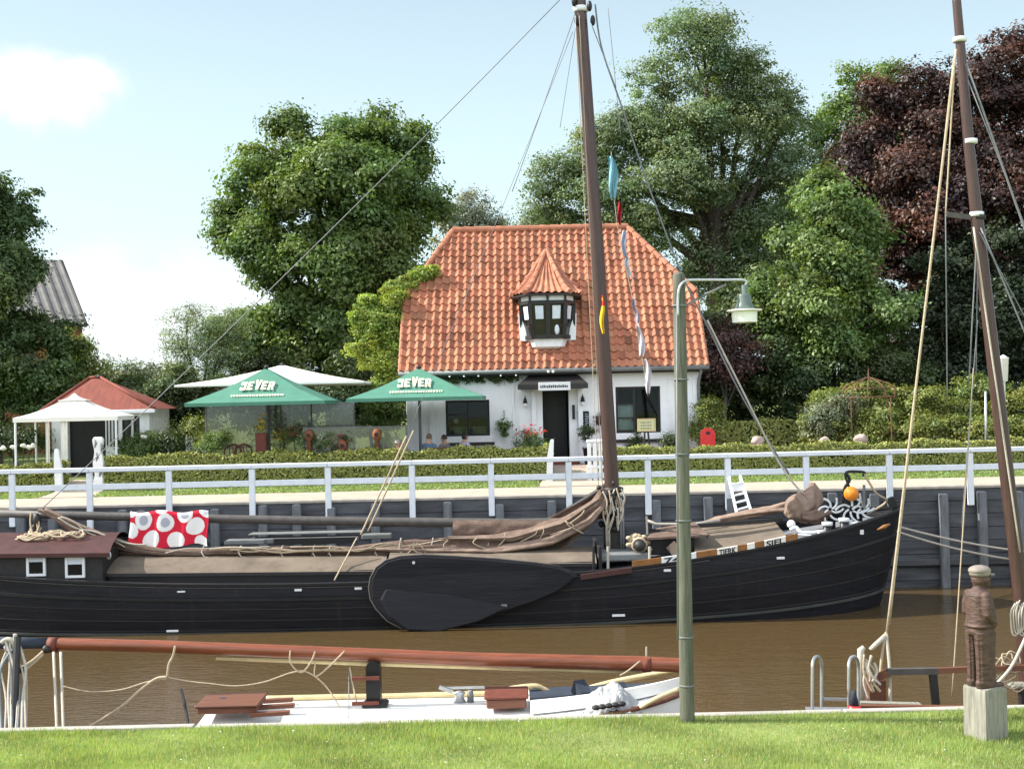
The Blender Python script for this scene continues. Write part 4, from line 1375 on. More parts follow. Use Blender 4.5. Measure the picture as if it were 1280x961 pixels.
# foredeck house
zf = [PZ(872, 692, 28.95), PZ(985, 672, 28.95)]; zb = [PZ(868, 660, 31.2), PZ(966, 649, 31.2)]
x0, x1 = PX(868, 28.95, 692), PX(985, 28.95, 672); xb0, xb1 = PX(868, 31.2, 660), PX(966, 31.2, 649)
mb = MB()
mb.add([(x0, 28.95, zf[0]), (x1, 28.95, zf[1]), (xb1, 31.2, zb[1]), (xb0, 31.2, zb[0]), (x0, 28.95, zf[0] - .4), (x1, 28.95, zf[1] - .5), (xb1, 31.2, zb[1] - .6), (xb0, 31.2, zb[0] - .6)],
       [(0, 1, 2, 3), (0, 4, 5, 1), (1, 5, 6, 2), (2, 6, 7, 3), (3, 7, 4, 0)])
fh = mb.build('foredeck_hatch', M['tarp'], barge)
MB().bar(P(868, 657, 30.6), P(978, 649, 30.6), .08, .08).build('bowsprit_pole', M['dark'], barge)
folds([P(868, 662, 31.3), P(895, 650, 31.2), P(930, 643, 31.1), P(965, 637, 31), P(990, 632, 30.9)], [.08, .12, .13, .14, .18], 4, 24, 3, .3, .7).build('jib_foot', M['sail2'], barge, True)
# propped skylight
mb = MB()
A, B, C_, D = P(808, 672, 29.2), P(886, 668, 29.2), P(868, 652, 30.8), P(820, 660, 30.8)
mb.add([A, B, C_, D] + [p - Vector((0, 0, .05)) for p in (A, B, C_, D)], [(0, 1, 2, 3), (7, 6, 5, 4), (0, 4, 5, 1), (1, 5, 6, 2), (2, 6, 7, 3), (3, 7, 4, 0)])
MB().add(mb.v, mb.f).build('skylight_lid', M['sail'], barge)
MB().bbox(tuple(P(812, 694, 29.6)), tuple(P(868, 672, 29.6) + Vector((0, 1.2, 0))), .02).build('skylight_box', M['black'], barge)
MB().bar(P(838, 680, 29.2), P(850, 695, 29.1), .05, .25).build('skylight_prop', M['tarp'], barge)
MB().bar(P(812, 662, 30.2), P(884, 671, 29.1), .06, .07).build('skylight_rail', M['dark'], barge)
MB().tube([P(808, 650, 30.9), P(820, 655, 30.9), P(866, 655, 30.9), P(900, 650, 31)], .035, 8).build('deck_pole', M['ropew'], barge, True)
MB().tube([P(809, 668, 30), P(808, 645, 30)], .025, 8).build('belaying_pin', M['ropew'], barge)
# staysail bundled in its bag
sb = folds([P(984, 646, 30.4), P(992, 640, 30.4), P(1002, 635, 30.4), P(1012, 627, 30.4), P(1015, 614, 30.4), P(1016, 603, 30.4)], [.14, .30, .36, .32, .19, .05], 5, 36, 7, .22, .95).build('bundled_staysail', M['sail2'], barge, True)
folds([P(1002, 645, 30.1), P(1018, 646, 30.1), P(1036, 640, 30.2)], [.12, .2, .14], 4, 28, 2, .25, .8).build('staysail_skirt', M['sail'], sb, True)
# white painted pipes, bollards with white caps
rope([P(988, 662, 29.3), P(995, 659, 29.25), P(1004, 666, 29.2), P(1030, 664, 29.3)], .045, 'deck_pipe', M['white'], barge)
rope([P(986, 672, 29.0), P(996, 668, 29.0), P(1020, 670, 29.0), P(1024, 664, 29.1)], .03, 'deck_pipe', M['white'], barge)
MB().sphere(P(989, 655, 29.5), .1).build('pipe_cap', M['white'], barge, True)
for px, py in ((1034, 655), (1055, 650), (1067, 655)):
    c = P(px, py, 29.5)
    b = MB().lathe(c, [(.10, -.45), (.10, -.03), (.03, -.028)], 14).build('bollard', M['black'], barge, True)
    MB().lathe(c, [(.02, -.03), (.125, -.028), (.125, .05), (.02, .06)], 14).build('bollard_cap', M['white'], b, True)
# anchor windlass with white curled spokes
wc = P(1055, 636, 30.1)
wl = MB().tube([wc + Vector((-.55, .2, 0)), wc + Vector((.45, .2, 0))], .13, 14).build('windlass', M['black'], barge, True)
for dx, rr_ in ((-.34, .30), (.16, .40), (.42, .26)):
    for k in range(6):
        a0 = k * math.pi / 3
        pts = [wc + Vector((dx + .02 * s, -.02 - .03 * s, 0)) + Vector((math.cos(a0 + 1.1 * s) * rr_ * s, 0, math.sin(a0 + 1.1 * s) * rr_ * s)) for s in (.15, .45, .75, 1.0)]
        rope(pts, .028, 'windlass_spoke', M['white'], wl)
    MB().tube([wc + Vector((dx, .0, 0)), wc + Vector((dx, .2, 0))], rr_ * .62, 16).build('windlass_wheel', M['black'], wl, True)
for px in (1040, 1074):
    MB().bbox(tuple(P(px - 4, 668, 30.4)), tuple(P(px + 4, 628, 30.4) + Vector((0, .3, 0))), .02).build('windlass_bitt', M['black'], barge)
rope([P(1054, 628, 29.9), P(1056, 610, 29.9), P(1062, 600, 29.9), P(1058, 591, 29.9)], .035, 'davit', M['black'], barge)
rope([P(1063, 612, 29.9), P(1059, 602, 29.9), P(1058, 590, 29.9), P(1080, 590, 29.9), P(1078, 595, 29.9)], .03, 'davit', M['black'], barge)
rope([P(1080, 592, 29.9), P(1095, 616, 29.9), P(1108, 627, 30.2), P(1080, 644, 30.2)], .03, 'anchor_line', M['rope'], barge)
MB().tube([P(1080, 635, 30), P(1080, 606, 30)], .035, 8).build('bow_stanchion', M['grey'], barge)
MB().bar(P(1112, 622, YB0), P(1120, 640, YB0), .16, .16).build('stem_head', M['black'], barge)
fl = MB().sphere(P(1064, 617, 29.75), .17, 16, 12)
tag(fl.build('float_ball', M['buoy'], None, True), 'round orange float hanging by the bow windlass of the black barge', 'buoy')

# red and white spotted cloth over the boom
A, B = P(161, 645, 30.0), P(259, 645, 30.0)
W_ = B.x - A.x
NU, NV = 150, 84
circ = [(.02, .50, .17), (.17, .24, .20), (.45, .36, .21), (.70, .14, .19), (.28, .74, .21), (.60, .84, .22), (.84, .50, .22), (.93, .96, .19), (.0, .0, .18), (.97, .06, .17), (.40, -.04, .17), (.04, 1.0, .17)]
cols = []
def clothp(u, v):
    drop = (.93 + .10 * math.sin(u * 5.5 + .5))
    x = A.x + W_ * u + .02 * math.sin(v * 6)
    zt_ = A.z + (B.z - A.z) * u
    L_ = drop * v * .98
    p = Vector((x, 30.16 - .10 * math.sin(min(1, L_ / .14) * 1.57) - .055 * math.sin(u * 19 + 1.3 * v) * v - .04 * v, zt_ + .10 - .03 * math.sin(u * 12) - max(0, L_ - .06)))
    return p
mb = MB().grid(clothp, NU, NV)
for j in range(NV + 1):
    for i in range(NU + 1):
        u, v = i / NU, j / NV
        c = (.60, .025, .05)
        for (cu, cv, cr_) in circ:
            d = math.hypot((u - cu) * W_ / .86, v - cv) / (cr_ * 1.12)
            if d < 1.0: c = (.80, .79, .78) if d > .52 or cu in (.28, .60, .02, .0, .04, .93, .84) else (.40, .41, .48)
        cols.append(c)
cm = mat('printed_cotton', (1, 1, 1), .9, .04, 5, .003, 30, attr=True, spec=.1)
cl = mb.build('spotted_cloth', cm, None, True, fix=False)
set_col(cl.data, np.array(cols))
tag(cl, 'red cloth with big white dots draped over the barge boom', 'cloth')

# white ladder from quay to barge
ld = thing('boarding_ladder', 'small white ladder leaning between quay and barge foredeck', 'ladder', tuple(P(925, 640, 31.9)))
for a, b in (((911, 597), (921, 642)), ((925, 595), (938, 637))):
    MB().bar(P(a[0], a[1], 32.4), P(b[0], b[1], 31.6), .05, .08).build('stile', M['white'], ld)
for k, t in enumerate((.28, .5, .7, .9)):
    a = P(911 + 10 * t, 597 + 45 * t, 32.4 - .8 * t); b = P(925 + 13 * t, 595 + 42 * t, 32.4 - .8 * t)
    MB().bar(a, b, .10, .04 if k else .2).build('rung', M['white'], ld)
# mooring lines
for i, (a, b, lb_) in enumerate(((P(1112, 661, 30.1), P(1265, 699, YQ - .2), 'lower pale mooring rope from barge bow to quay wall'), (P(1116, 668 - 12, 30.3), P(1290, 690, YQ - .2), 'upper pale mooring rope from barge bow to quay wall'))):
    tag(rope([a, b], .028, 'mooring_rope', M['ropew'], None, .08), lb_, 'rope')

# signal flags
fg = thing('signal_flag_string', 'string of small signal flags hanging limp behind the barge mast', 'flag string', tuple(P(765, 200, 30.5)))
rope([P(764, 190, 30.5), P(768, 250, 30.5), P(775, 300, 30.5), P(790, 370, 30.5), P(800, 430, 30.5), P(810, 495, 30.5)], .008, 'flag_line', M['ropew'], fg)
fcol = {'teal': (.20, .42, .52), 'red': (.40, .04, .05), 'pale': (.52, .54, .66), 'white': (.70, .68, .72), 'yellow': (.80, .55, .04), 'lilac': (.55, .50, .62)}
for k, (px, py, pw, ph, c) in enumerate(((764, 197, 11, 52, 'teal'), (773, 253, 5, 30, 'red'), (779, 289, 7, 34, 'pale'), (784, 322, 7, 26, 'white'), (793, 374, 6, 30, 'lilac'), (799, 407, 8, 38, 'white'), (808, 450, 7, 42, 'white'))):
    if 'flag_' + c not in M: M['flag_' + c] = mat('bunting_' + c, fcol[c], .85, .15, 6, .003, 30, spec=.1)
    s = 30.5 / 1600
    p0 = P(px, py, 30.5)
    def fl_(u, v, p0=p0, pw=pw, ph=ph, k=k):
        wv_ = pw * s * (.25 + .75 * math.sin(math.pi * min(1, .12 + .8 * v)) ** .7)
        return p0 + Vector(((u - .5) * wv_ + .03 * math.sin(v * 5 + k) + .05 * v, .07 * math.sin(u * 9 + v * 4 + k), -v * ph * s + .04 * math.sin(u * 4)))
    f = MB().grid(fl_, 10, 16).build('flag', M['flag_' + c], fg, True)
fy = thing('yellow_flag', 'small yellow and red flag hanging limp on the barge mast', 'flag', tuple(P(752, 376, 29.95)))
def fl2(u, v):
    p0 = P(752.5, 372, 29.98)
    return p0 + Vector(((u - .5) * .10 * (.4 + .6 * math.sin(math.pi * (.1 + .85 * v))) + .02 * math.sin(v * 7), .05 * math.sin(u * 8 + v * 3), -.85 * v))
MB().grid(fl2, 8, 18).build('bunting', mat('bunting_yellow', fcol['yellow'], .85, .1, 6, spec=.1), fy, True)
MB().grid(lambda u, v: fl2(u, v * .28) + Vector((0, -.012, .05)), 8, 6).build('red_hoist', M['red'], fy, True)

# ------------------------------------------------------------------ white boat under the near bank
wbt = thing('white_sailing_boat', 'low white wooden sailing boat with varnished mast lowered over its deck', 'sailing boat', (0, 17.8, 0))
YN0, YN1 = 16.75, 18.75
xa, xb = PX(243, 17.0, 890), PX(862, 17.2, 850)
zd0 = .74
def wz(x):
    t = (x - xa) / (xb - xa)
    return zd0 + .02 * (1 - t) + .40 * max(0, t - .62) ** 1.5 * 2.2
rings_o, NXB = [], 40
st = []
for i in range(NXB + 1):
    t = i / NXB
    x = xa + (xb - xa) * t
    hb = 1.0 * (.72 + .28 * math.sin(math.pi * min(1, t * 1.6 + .05) * .5)) * (max(0.02, 1 - max(0, (t - .60) / .40) ** 2.2)) ** .75
    st.append((x, hb, wz(x)))
YC = .5 * (YN0 + YN1)
mb = MB()
rings = [[(x, YC - hb * .8, -.3), (x, YC - hb * .97, .25), (x, YC - hb, z), (x, YC, z + .05), (x, YC + hb, z), (x, YC + hb * .97, .25), (x, YC + hb * .8, -.3)] for x, hb, z in st]
mb.loft(rings)
mb.build('hull', M['boatwhite'], wbt)
# side planking line, dark coaming interior and cockpit
for sd in (-1, 1):
    MB().tube([(x, YC + sd * (hb + .01), z - .015) for x, hb, z in st], .035, 6).build('rubbing_rail', M['teak'] if sd < 0 else M['tan'], wbt, True)
# cockpit well: lighter rail round a dark sunken floor towards the bow
c0, c1 = PX(662, 17.8, 870), PX(848, 17.8, 850)
mb = MB()
pr = []
for i in range(17):
    u = i / 16; x = c0 + (c1 - c0) * u
    hb = np.interp(x, [s[0] for s in st], [s[1] for s in st])
    pr.append((x, hb, wz(x)))
mb.loft([[(x, YC - hb * .60, z + .06), (x, YC + hb * .82, z + .065), (x, YC + hb * .82, z + .075), (x, YC - hb * .60, z + .07)] for x, hb, z in pr])
mb.build('well_cover', M['navy'], wbt)
MB().loft([[(x, YC - hb * .62, z + .05), (x, YC - hb * .50, z + .05), (x, YC - hb * .46, z + .20), (x, YC - hb * .58, z + .20)] for x, hb, z in pr]).build('coaming', M['boatwhite'], wbt)
rail = [P(326, 872.5, 18.4), P(420, 870.5, 18.4), P(520, 869, 18.4), P(600, 867, 18.4), P(640, 860, 18.4), P(668, 857, 18.4), P(680, 861, 18.4), P(692, 866, 18.4), P(722, 863, 18.4), P(770, 851, 18.4), P(830, 840, 18.3), P(850, 838, 18.2)]
rope(rail, .04, 'grab_rail', M['tan'], wbt)
rope([P(800, 884, 17.0), P(822, 872, 17.0), P(848, 861, 17.1)], .035, 'grab_rail', M['tan'], wbt)
# wooden boxes on deck
def deck_box(px0, px1, pt, pb, y, dep, m, nm, top=None):
    A_, B_ = P(px0, pb, y), P(px1, pt, y)
    b = MB().bbox((A_.x, y, A_.z), (B_.x, y + dep, B_.z), .015).build(nm, m, wbt)
    MB().bbox((A_.x - .03, y - .03, B_.z + .001), (B_.x + .03, y + dep + .03, B_.z + .035), .012).build(nm + '_lid', top or m, b)
    return b
b1 = deck_box(246, 320, 883, 893, 17.1, .7, M['teak'], 'stern_locker', M['teak'])
MB().lathe(P(279, 876, 17.5), [(.02, -.02), (.14, -.015), (.10, .03), (.02, .05)], 16).build('vent_cap', M['navy'], b1, True)
deck_box(608, 658, 873, 886, 17.3, .6, M['teak'], 'deck_locker', M['redwood'])
for a, b, y in ((P(320, 884, 17.5), P(368, 881, 17.5), 0), (P(312, 893, 17.1), P(362, 890, 17.1), 0), (P(330, 876, 18.1), P(366, 874, 18.1), 0)):
    MB().bar(a, b, .1, .05).build('deck_batten', M['teak'], wbt)
# mast support post
A_, B_ = P(458, 884, 17.75), P(475, 836, 17.75)
ms = MB()
prof = [(A_.x, A_.z - .1), (B_.x, A_.z - .1), (B_.x, B_.z)] + [(A_.x + (B_.x - A_.x) * (.5 + .5 * math.cos(a)), B_.z + .11 * math.sin(a)) for a in np.linspace(.2, 2.94, 8)] + [(A_.x, B_.z)]
sp = ms.prism(prof, 17.75, 17.95).build('mast_support', M['black'], wbt)
for py in (847, 878):
    MB().bar(P(440, py + 1, 17.7), P(474, py, 17.7), .05, .045).build('support_bolt', M['redwood'], sp)
MB().bbox(tuple(P(452, 886, 17.7)), tuple(P(484, 879, 17.7) + Vector((0, .3, 0))), .02).build('support_foot', M['black'], sp)
rope([P(437, 833, 17.9), P(441, 855, 17.8), P(446, 878, 17.7)], .012, 'lashing', M['rope'], wbt)
rope([P(436, 838, 17.9), P(436, 897, 17.1)], .008, 'lashing', M['wire'], wbt)
# the lowered mast
YMt = 17.9
lm = MB().tube([P(62, 805, YMt), P(76, 804.5, YMt), P(200, 807.5, YMt), P(400, 815.5, YMt), P(600, 824, YMt), P(800, 829, YMt), P(850, 831, YMt), P(862, 831.5, YMt)], [.065, .082, .085, .091, .097, .103, .100, .09], 14).build('lowered_mast', M['varnish'], wbt, True)
for px, py in ((66, 806), (808, 830)):
    c = P(px, py, YMt)
    MB().tube([c + Vector((-.06, 0, .002)), c + Vector((.06, 0, -.002))], .108, 14).build('mast_collar', M['redwood'], lm, True)
MB().tube([P(808, 820, YMt), P(808, 808, YMt)], .012, 6).build('mast_cleat', M['ropew'], lm)
MB().tube([P(270, 823, 17.95), P(440, 828, 17.95), P(640, 834.5, 17.95), P(800, 840, 17.95)], [.02, .035, .035, .02], 8).build('slim_spar', M['tan'], wbt, True)
cv = MB().tube([P(-30, 803, YMt), P(20, 803, YMt), P(60, 803.5, YMt)], [.085, .085, .075], 12).build('spar_cover', M['navy'], lm, True)
for py in (0,):
    pass
# rigging hanging from the lowered mast
for a, b in (((67, 815), (72, 930)), ((76, 815), (80, 930))):
    rope([P(a[0], a[1], 17.6), P(b[0], b[1], 16.6)], .02, 'shroud_rope', M['ropew'], wbt)
rr = random.Random(21)
for k in range(9):
    xx = 3 + k * 3.4 + rr.uniform(-2, 2)
    top = P(rr.choice([6, 12, 18, 22]), 800 + rr.uniform(-2, 8), 17.3)
    rope([top, P(xx + rr.uniform(-4, 4), 835, 17.2), P(xx + rr.uniform(-3, 3), 875, 17.0), P(xx + rr.uniform(-3, 3), 930, 16.6)], rr.choice([.016, .022, .028]), 'hanging_rope', M['ropew'] if k % 3 else M['wire'], wbt)
# pale lines lying along the furled sail
rr = random.Random(44)
for k in range(9):
    a = rr.uniform(60, 420); L0 = rr.uniform(60, 190)
    pts = []
    for j in range(6):
        px = a + L0 * j / 5
        base = float(np.interp(px, [48, 85, 120, 160, 205, 300, 440, 520, 600], [637, 652, 668, 681, 688, 687, 686, 678, 672]))
        pts.append(P(px, base + rr.uniform(-4, 4), 29.78))
    rope(pts, rr.choice([.012, .016, .02]), 'loose_line', M['rope'] if k % 3 else M['ropew'], barge)
for k in range(12):
    px = rr.uniform(500, 740); a = P(px, float(np.interp(px, [500, 600, 700, 740], [680, 672, 655, 632])), 29.66)
    rope([a, a + Vector((rr.uniform(-.2, .2), -.03, -.12)), a + Vector((rr.uniform(-.4, .4), .0, -.3))], rr.choice([.010, .014]), 'loose_line', M['rope'], barge)
MB().tube([P(22, 796, 17.3), P(16, 930, 16.8)], .05, 8).build('side_stanchion', M['dark'], wbt)
rope([P(2, 803, 17.3), P(8, 799, 17.3), P(15, 801, 17.3), P(19, 812, 17.3), P(15, 850, 17.2), P(18, 930, 16.8)], .035, 'hanging_rope', M['ropew'], wbt)
rope([P(19, 792, 17.3), P(19, 815, 17.3)], .03, 'hanging_rope', M['ropew'], wbt)
rope([P(56, 812, 17.8), P(40, 826, 17.6), P(20, 838, 17.4)], .02, 'hanging_rope', M['rope'], wbt)
rope([P(54, 818, 17.8), P(40, 830, 17.6), P(24, 842, 17.4), P(30, 834, 17.3), P(33, 860, 17.2), P(32, 930, 16.8)], .02, 'hanging_rope', M['rope'], wbt)
MB().sphere(P(28, 837, 17.3), .05).build('rope_block', M['dark'], wbt, True)
MB().sphere(P(58, 811, 17.8), .06).build('rope_block', M['dark'], wbt, True)
# light lines festooned along the mast
for pts, r in (([(219, 807), (216, 820), (211, 830), (209, 846)], .016), ([(209, 846), (195, 848), (175, 862), (150, 884), (105, 912)], .022), ([(209, 848), (190, 851), (165, 872), (140, 895)], .012),
               ([(77, 857), (110, 864), (150, 862), (180, 853), (207, 847)], .012), ([(363, 813), (363, 828), (376, 840), (388, 828), (394, 814)], .011), ([(394, 828), (394, 845), (412, 832), (431, 813)], .011),
               ([(209, 846), (235, 851), (262, 854), (295, 857), (330, 852), (365, 840), (385, 840), (408, 858), (430, 892)], .010), ([(775, 844), (785, 838), (800, 826)], .012)):
    rope([P(a, b, 17.75) for a, b in pts], r, 'slack_line', M['rope'], wbt)
# winch on deck
wn = MB().bbox(tuple(P(553, 862, 18.0)), tuple(P(606, 858.5, 18.0) + Vector((0, .1, 0))), .012).build('deck_winch', M['steel'], wbt)
MB().bar(P(549, 858, 17.9), P(566, 864, 17.9), .07, .05).build('winch_handle', M['steel'], wn)
MB().lathe(P(574, 868, 18.0), [(.02, -.12), (.10, -.11), (.06, -.02), (.09, .03), (.02, .06)], 14).build('winch_drum', M['steel'], wn, True)
MB().lathe(P(588, 868, 18.0), [(.02, -.12), (.05, -.11), (.04, .06), (.02, .07)], 10).build('winch_post', M['grey'], wn, True)
# crumpled tarpaulin on the foredeck
rng2 = np.random.default_rng(3)
c0 = P(763, 869, 17.4)
mb = MB()
def tp(u, v):
    x = (u - .5) * .82; y = (v - .5) * .75
    r = math.hypot(x / .44, y / .40)
    z = .30 * max(0, 1 - r ** 2.2) + .09 * noise.noise(Vector((x * 5, y * 5, 3))) + .06 * abs(noise.noise(Vector((x * 11, y * 11, 8))))
    return c0 + Vector((x * (1 + .15 * noise.noise(Vector((y * 5, 1, 1)))), y, z - .18))
tpo = mb.grid(tp, 34, 30).build('tarpaulin', M['plasticgrey'], None, False)
tag(tpo, 'crumpled pale grey tarpaulin lying on the white boat', 'tarpaulin')
MB().bar(P(722, 856, 17.9), P(731, 872, 17.7), .16, .2).build('cleat_block', M['navy'], wbt)
MB().bar(P(776, 856, 17.6), P(786, 878, 17.3), .09, .12).build('cleat_block', M['navy'], wbt)
for k in range(5):
    MB().sphere(P(745 + k * 8, 884 - k * 1.2, 17.0), (.06, .05, .035)).build('deck_cleat', M['dark'], wbt, True)
rope([P(226, 861, 18.5), P(231, 880, 17.9), P(238, 920, 17.0)], .02, 'rudder_line', M['black'], wbt)

# ------------------------------------------------------------------ brown boat at the right edge
rb = thing('brown_sailing_boat', 'brown wooden sailing boat with tall leaning varnished mast beside the statue', 'sailing boat', (6.2, 17.6, 0))
YRm = 17.6
rm = MB().tube([P(1194, -14, YRm), P(1196, 4, YRm), P(1211, 180, YRm), P(1222, 280, YRm), P(1250, 520, YRm), P(1271, 700, YRm), P(1279, 770, YRm), P(1284, 860, YRm), P(1287, 920, YRm)], [.055, .06, .072, .085, .095, .10, .105, .105, .10], 14).build('mast', M['mastwood'], rb, True)
for px, py, m in ((1199.5, 50, 'white'), (1213, 177, 'white'), (1221, 268, 'white'), (1223, 272, 'dark')):
    c = P(px, py, YRm)
    MB().lathe(c, [(.06, -.035), (.095, -.03), (.095, .03), (.06, .035)], 14).build('mast_band', M[m], rm, True)
MB().lathe(P(1194, -2, YRm), [(.02, 0), (.06, .01), (.055, .05), (.02, .06)], 10).build('mast_cap', M['steel'], rm, True)
MB().bar(P(1183, 268, YRm), P(1214, 272, YRm), .04, .07).build('crosstree', M['spar'], rm)
for a, b, r, m in (((1195, 62), (1108, 795), .018, 'rope'), ((1192, 75), (1112, 780), .010, 'rope'), ((1193, 85), (1182, 268), .011, 'rope'),
                   ((1182, 268), (1184, 500), .009, 'wire'), ((1221, 300), (1211, 480), .010, 'wire'), ((1222, 320), (1220, 470), .007, 'wire'),
                   ((1208, 80), (1490, 878), .016, 'wire'), ((1210, 100), (1514, 878), .008, 'wire'), ((1226, 285), (1476, 878), .012, 'wire'), ((1224, 290), (1540, 878), .008, 'wire'),
                   ((1217, 284), (1275, 690), .014, 'ropew'), ((1217, 460), (1190, 870), .009, 'rope'), ((1222, 400), (1202, 660), .007, 'wire')):
    rope([P(a[0], a[1], YRm - .12), P(b[0], b[1], YRm - .2)], r, 'stay', M[m], rb)
# bare end of the bundle of ropes at the stem
rope([P(1108, 790, 17.4), P(1103, 815, 17.4), P(1100, 850, 17.4)], .022, 'stay_end', M['rope'], rb)
rope([P(1108, 792, 17.4), P(1112, 835, 17.3), P(1113, 880, 17.2)], .022, 'stay_end', M['ropew'], rb)
MB().tube([P(1107, 794, 17.4), P(1095, 805, 17.4), P(1088, 812, 17.4)], .035, 8).build('wrapped_rope', M['ropew'], rb, True)
zdk = 0.42
# hull and deck under the bank edge
x0, x1 = PX(1076, 17.0, 885), 11.5
hb = []
for i in range(21):
    t = i / 20; x = x0 + (x1 - x0) * t
    w_ = .95 * max(.08, (1 - (1 - min(1, t * 1.6)) ** 2)) ** .6
    hb.append([(x, 17.75 - w_ * .7, -.3), (x, 17.75 - w_, .3), (x, 17.75 - w_, zdk), (x, 17.75 + w_, zdk), (x, 17.75 + w_, .3), (x, 17.75 + w_ * .7, -.3)])
MB().loft(hb).build('hull', M['redwood'], rb)
MB().bar(P(1074, 884, 16.75), P(1600, 889, 16.75), .1, .07).build('bulwark_rail', M['teak'], rb)
MB().bar(P(1074, 878, 17.0), P(1150, 880, 17.0), .14, .03).build('deck_plank', M['plinth'], rb)
MB().bar(P(1108, 839, 17.2), P(1172, 838, 17.2), .09, .08).build('rail_beam', M['spar'], rb)
MB().bar(P(1172, 837.5, 17.2), P(1560, 824, 17.2), .08, .07).build('rail_beam', M['teak'], rb)
for px in (1370, 1553): MB().bar(P(px, 833 - (px - 1370) * .035, 17.2), P(px + 3, 884, 17.2), .09, .10).build('rail_post', M['dark'], rb)
MB().bar(P(1166, 842, 17.2), P(1170, 884, 17.2), .09, .10).build('rail_post', M['dark'], rb)
MB().bar(P(1097, 846, 17.25), P(1110, 840, 17.2), .1, .1).build('rail_knee', M['teak'], rb)
st_ = MB().tube([P(1078, 884, 17.2), P(1076, 830, 17.2), P(1076, 812, 17.2), P(1080, 808, 17.2)], [.045, .045, .05, .03], 10).build('bow_stanchion', M['ropew'], rb, True)
rr = random.Random(31)
for k in range(9):
    c = P(1083 + rr.uniform(-3, 10), 822 + rr.uniform(-6, 8), 17.15)
    e = P(1083 + rr.uniform(0, 20), 858 + rr.uniform(-12, 16), 17.1)
    rope([c, c.lerp(e, .5) + Vector((rr.uniform(-.08, .08), 0, 0)), e], rr.choice([.014, .02]), 'rope_bunch', M['ropew'] if k % 2 else M['rope'], rb)
MB().bbox(tuple(P(1085, 886, 17.3)), tuple(P(1108, 848, 17.3) + Vector((0, .2, 0))), .03).build('stem_block', M['teak'], rb)
# rope coils hung on the mast
for k in range(5):
    c = P(1268 + k * 3.0, 758 - (k % 3) * 2, YRm - .16)
    rope([c + Vector((0, -.03, .05)), c + Vector((-.07, -.05 - .01 * k, -.08)), c + Vector((-.06, -.05, -.33)), c + Vector((-.01, -.05, -.38)), c + Vector((.03, -.05, -.28)), c + Vector((.02, -.04, 0))], .011, 'mast_coil', M['ropew'], rm)
rope([P(1285, 790, 17.2), P(1266, 830, 17.1), P(1250, 850, 17.0), P(1244, 855, 17.0)], .022, 'fall_rope', M['ropew'], rb)
for k in range(9):
    c = P(1248 + rr.uniform(-6, 22), 835 + rr.uniform(-12, 14), 17.2)
    rr_ = rr.uniform(.07, .18)
    rope([c + Vector((math.cos(a) * rr_ * rr.uniform(.7, 1.2), .03 * math.sin(a), math.sin(a) * rr_ * rr.uniform(.7, 1.2))) for a in np.linspace(0, 5.6, 8)], .010, 'rope_tangle', M['rope'], rb)
MB().bbox(tuple(P(1266, 862, 17.3)), tuple(P(1290, 856, 17.3) + Vector((0, .25, 0))), .02).build('pin_rail', M['plinth'], rb)
MB().bbox(tuple(P(1276, 890, 17.3)), tuple(P(1283, 862, 17.3) + Vector((0, .1, 0))), .02).build('pin_rail_post', M['dark'], rb)

# swim ladder handles at the little landing
lj = thing('landing_ladder', 'two hooped steel grab handles of a ladder at the bank edge', 'ladder', tuple(P(1045, 884, 16.3)))
for a, b in ((1015.5, 1027), (1061, 1073)):
    s_ = (b - a) / 2
    pts = [P(a + 2, 930, 16.25), P(a, 880, 16.25), P(a, 838, 16.25)] + [P((a + b) / 2 - s_ * math.cos(t), 832 - 12 * math.sin(t), 16.25 + .1 * t) for t in np.linspace(.2, 2.94, 6)] + [P(b, 838, 16.6), P(b, 880, 16.6), P(b + 1, 930, 16.6)]
    rope(pts, .021, 'grab_hoop', M['steel'], lj)
MB().bar(P(1029, 873, 16.6), P(1064, 874, 16.6), .05, .03).build('ladder_rail', M['steel'], lj)
MB().bar(P(1010, 888, 16.3), P(1068, 888.5, 16.3), .3, .03).build('landing_step', M['deck'], lj)
cn = thing('traffic_cone', 'small red and blue cone standing at the bank edge by the brown boat', 'cone', tuple(P(1068, 886, 16.2)))
c = P(1068, 888, 16.2); c.z = max(c.z, ZL - .06)
MB().lathe(c, [(.09, -.1), (.085, .06), (.02, .07)], 14).build('cone_base', M['red'], cn, True)
MB().lathe(c, [(.06, .06), (.03, .22), (.015, .26)], 14).build('cone_top', M['navy'], cn, True)

# ------------------------------------------------------------------ lamp post
YP = 15.55
c0 = P(859, 893, YP); c0.z = ZL - .1
lp = thing('lamp_post', 'weathered wooden lamp post with green enamel lamp on a curved pipe arm', 'street lamp', (c0.x, YP, ZL))
top = P(848.5, 344, YP)
n = 30
rg = []
for i in range(n + 1):
    t = i / n
    p = c0.lerp(top, t)
    r = .090 - .014 * t
    rg.append([p + Vector((math.cos(a) * r * (1 + .05 * noise.noise(Vector((a * 2, t * 9, 0)))), math.sin(a) * r, 0)) for a in [2 * math.pi * k / 18 for k in range(18)]])
rg.append([top + Vector((0, 0, .03)) + Vector((math.cos(a) * .05, math.sin(a) * .05, 0)) for a in [2 * math.pi * k / 18 for k in range(18)]])
MB().loft(rg).build('post', M['post'], lp, True)
MB().tube([P(847.5, 800, YP - .12), P(846, 390, YP - .10)], .012, 6).build('cable', M['grey'], lp, True)
for py in (381, 470, 560, 640, 780, 838):
    c = P(853.5 - (893 - py) * .0, py, YP); c = c0.lerp(top, (893 - py) / 549)
    MB().lathe(c, [(.075, -.012), (.094, -.010), (.094, .010), (.075, .012)], 16).build('cable_clip', M['grey'], lp, True)
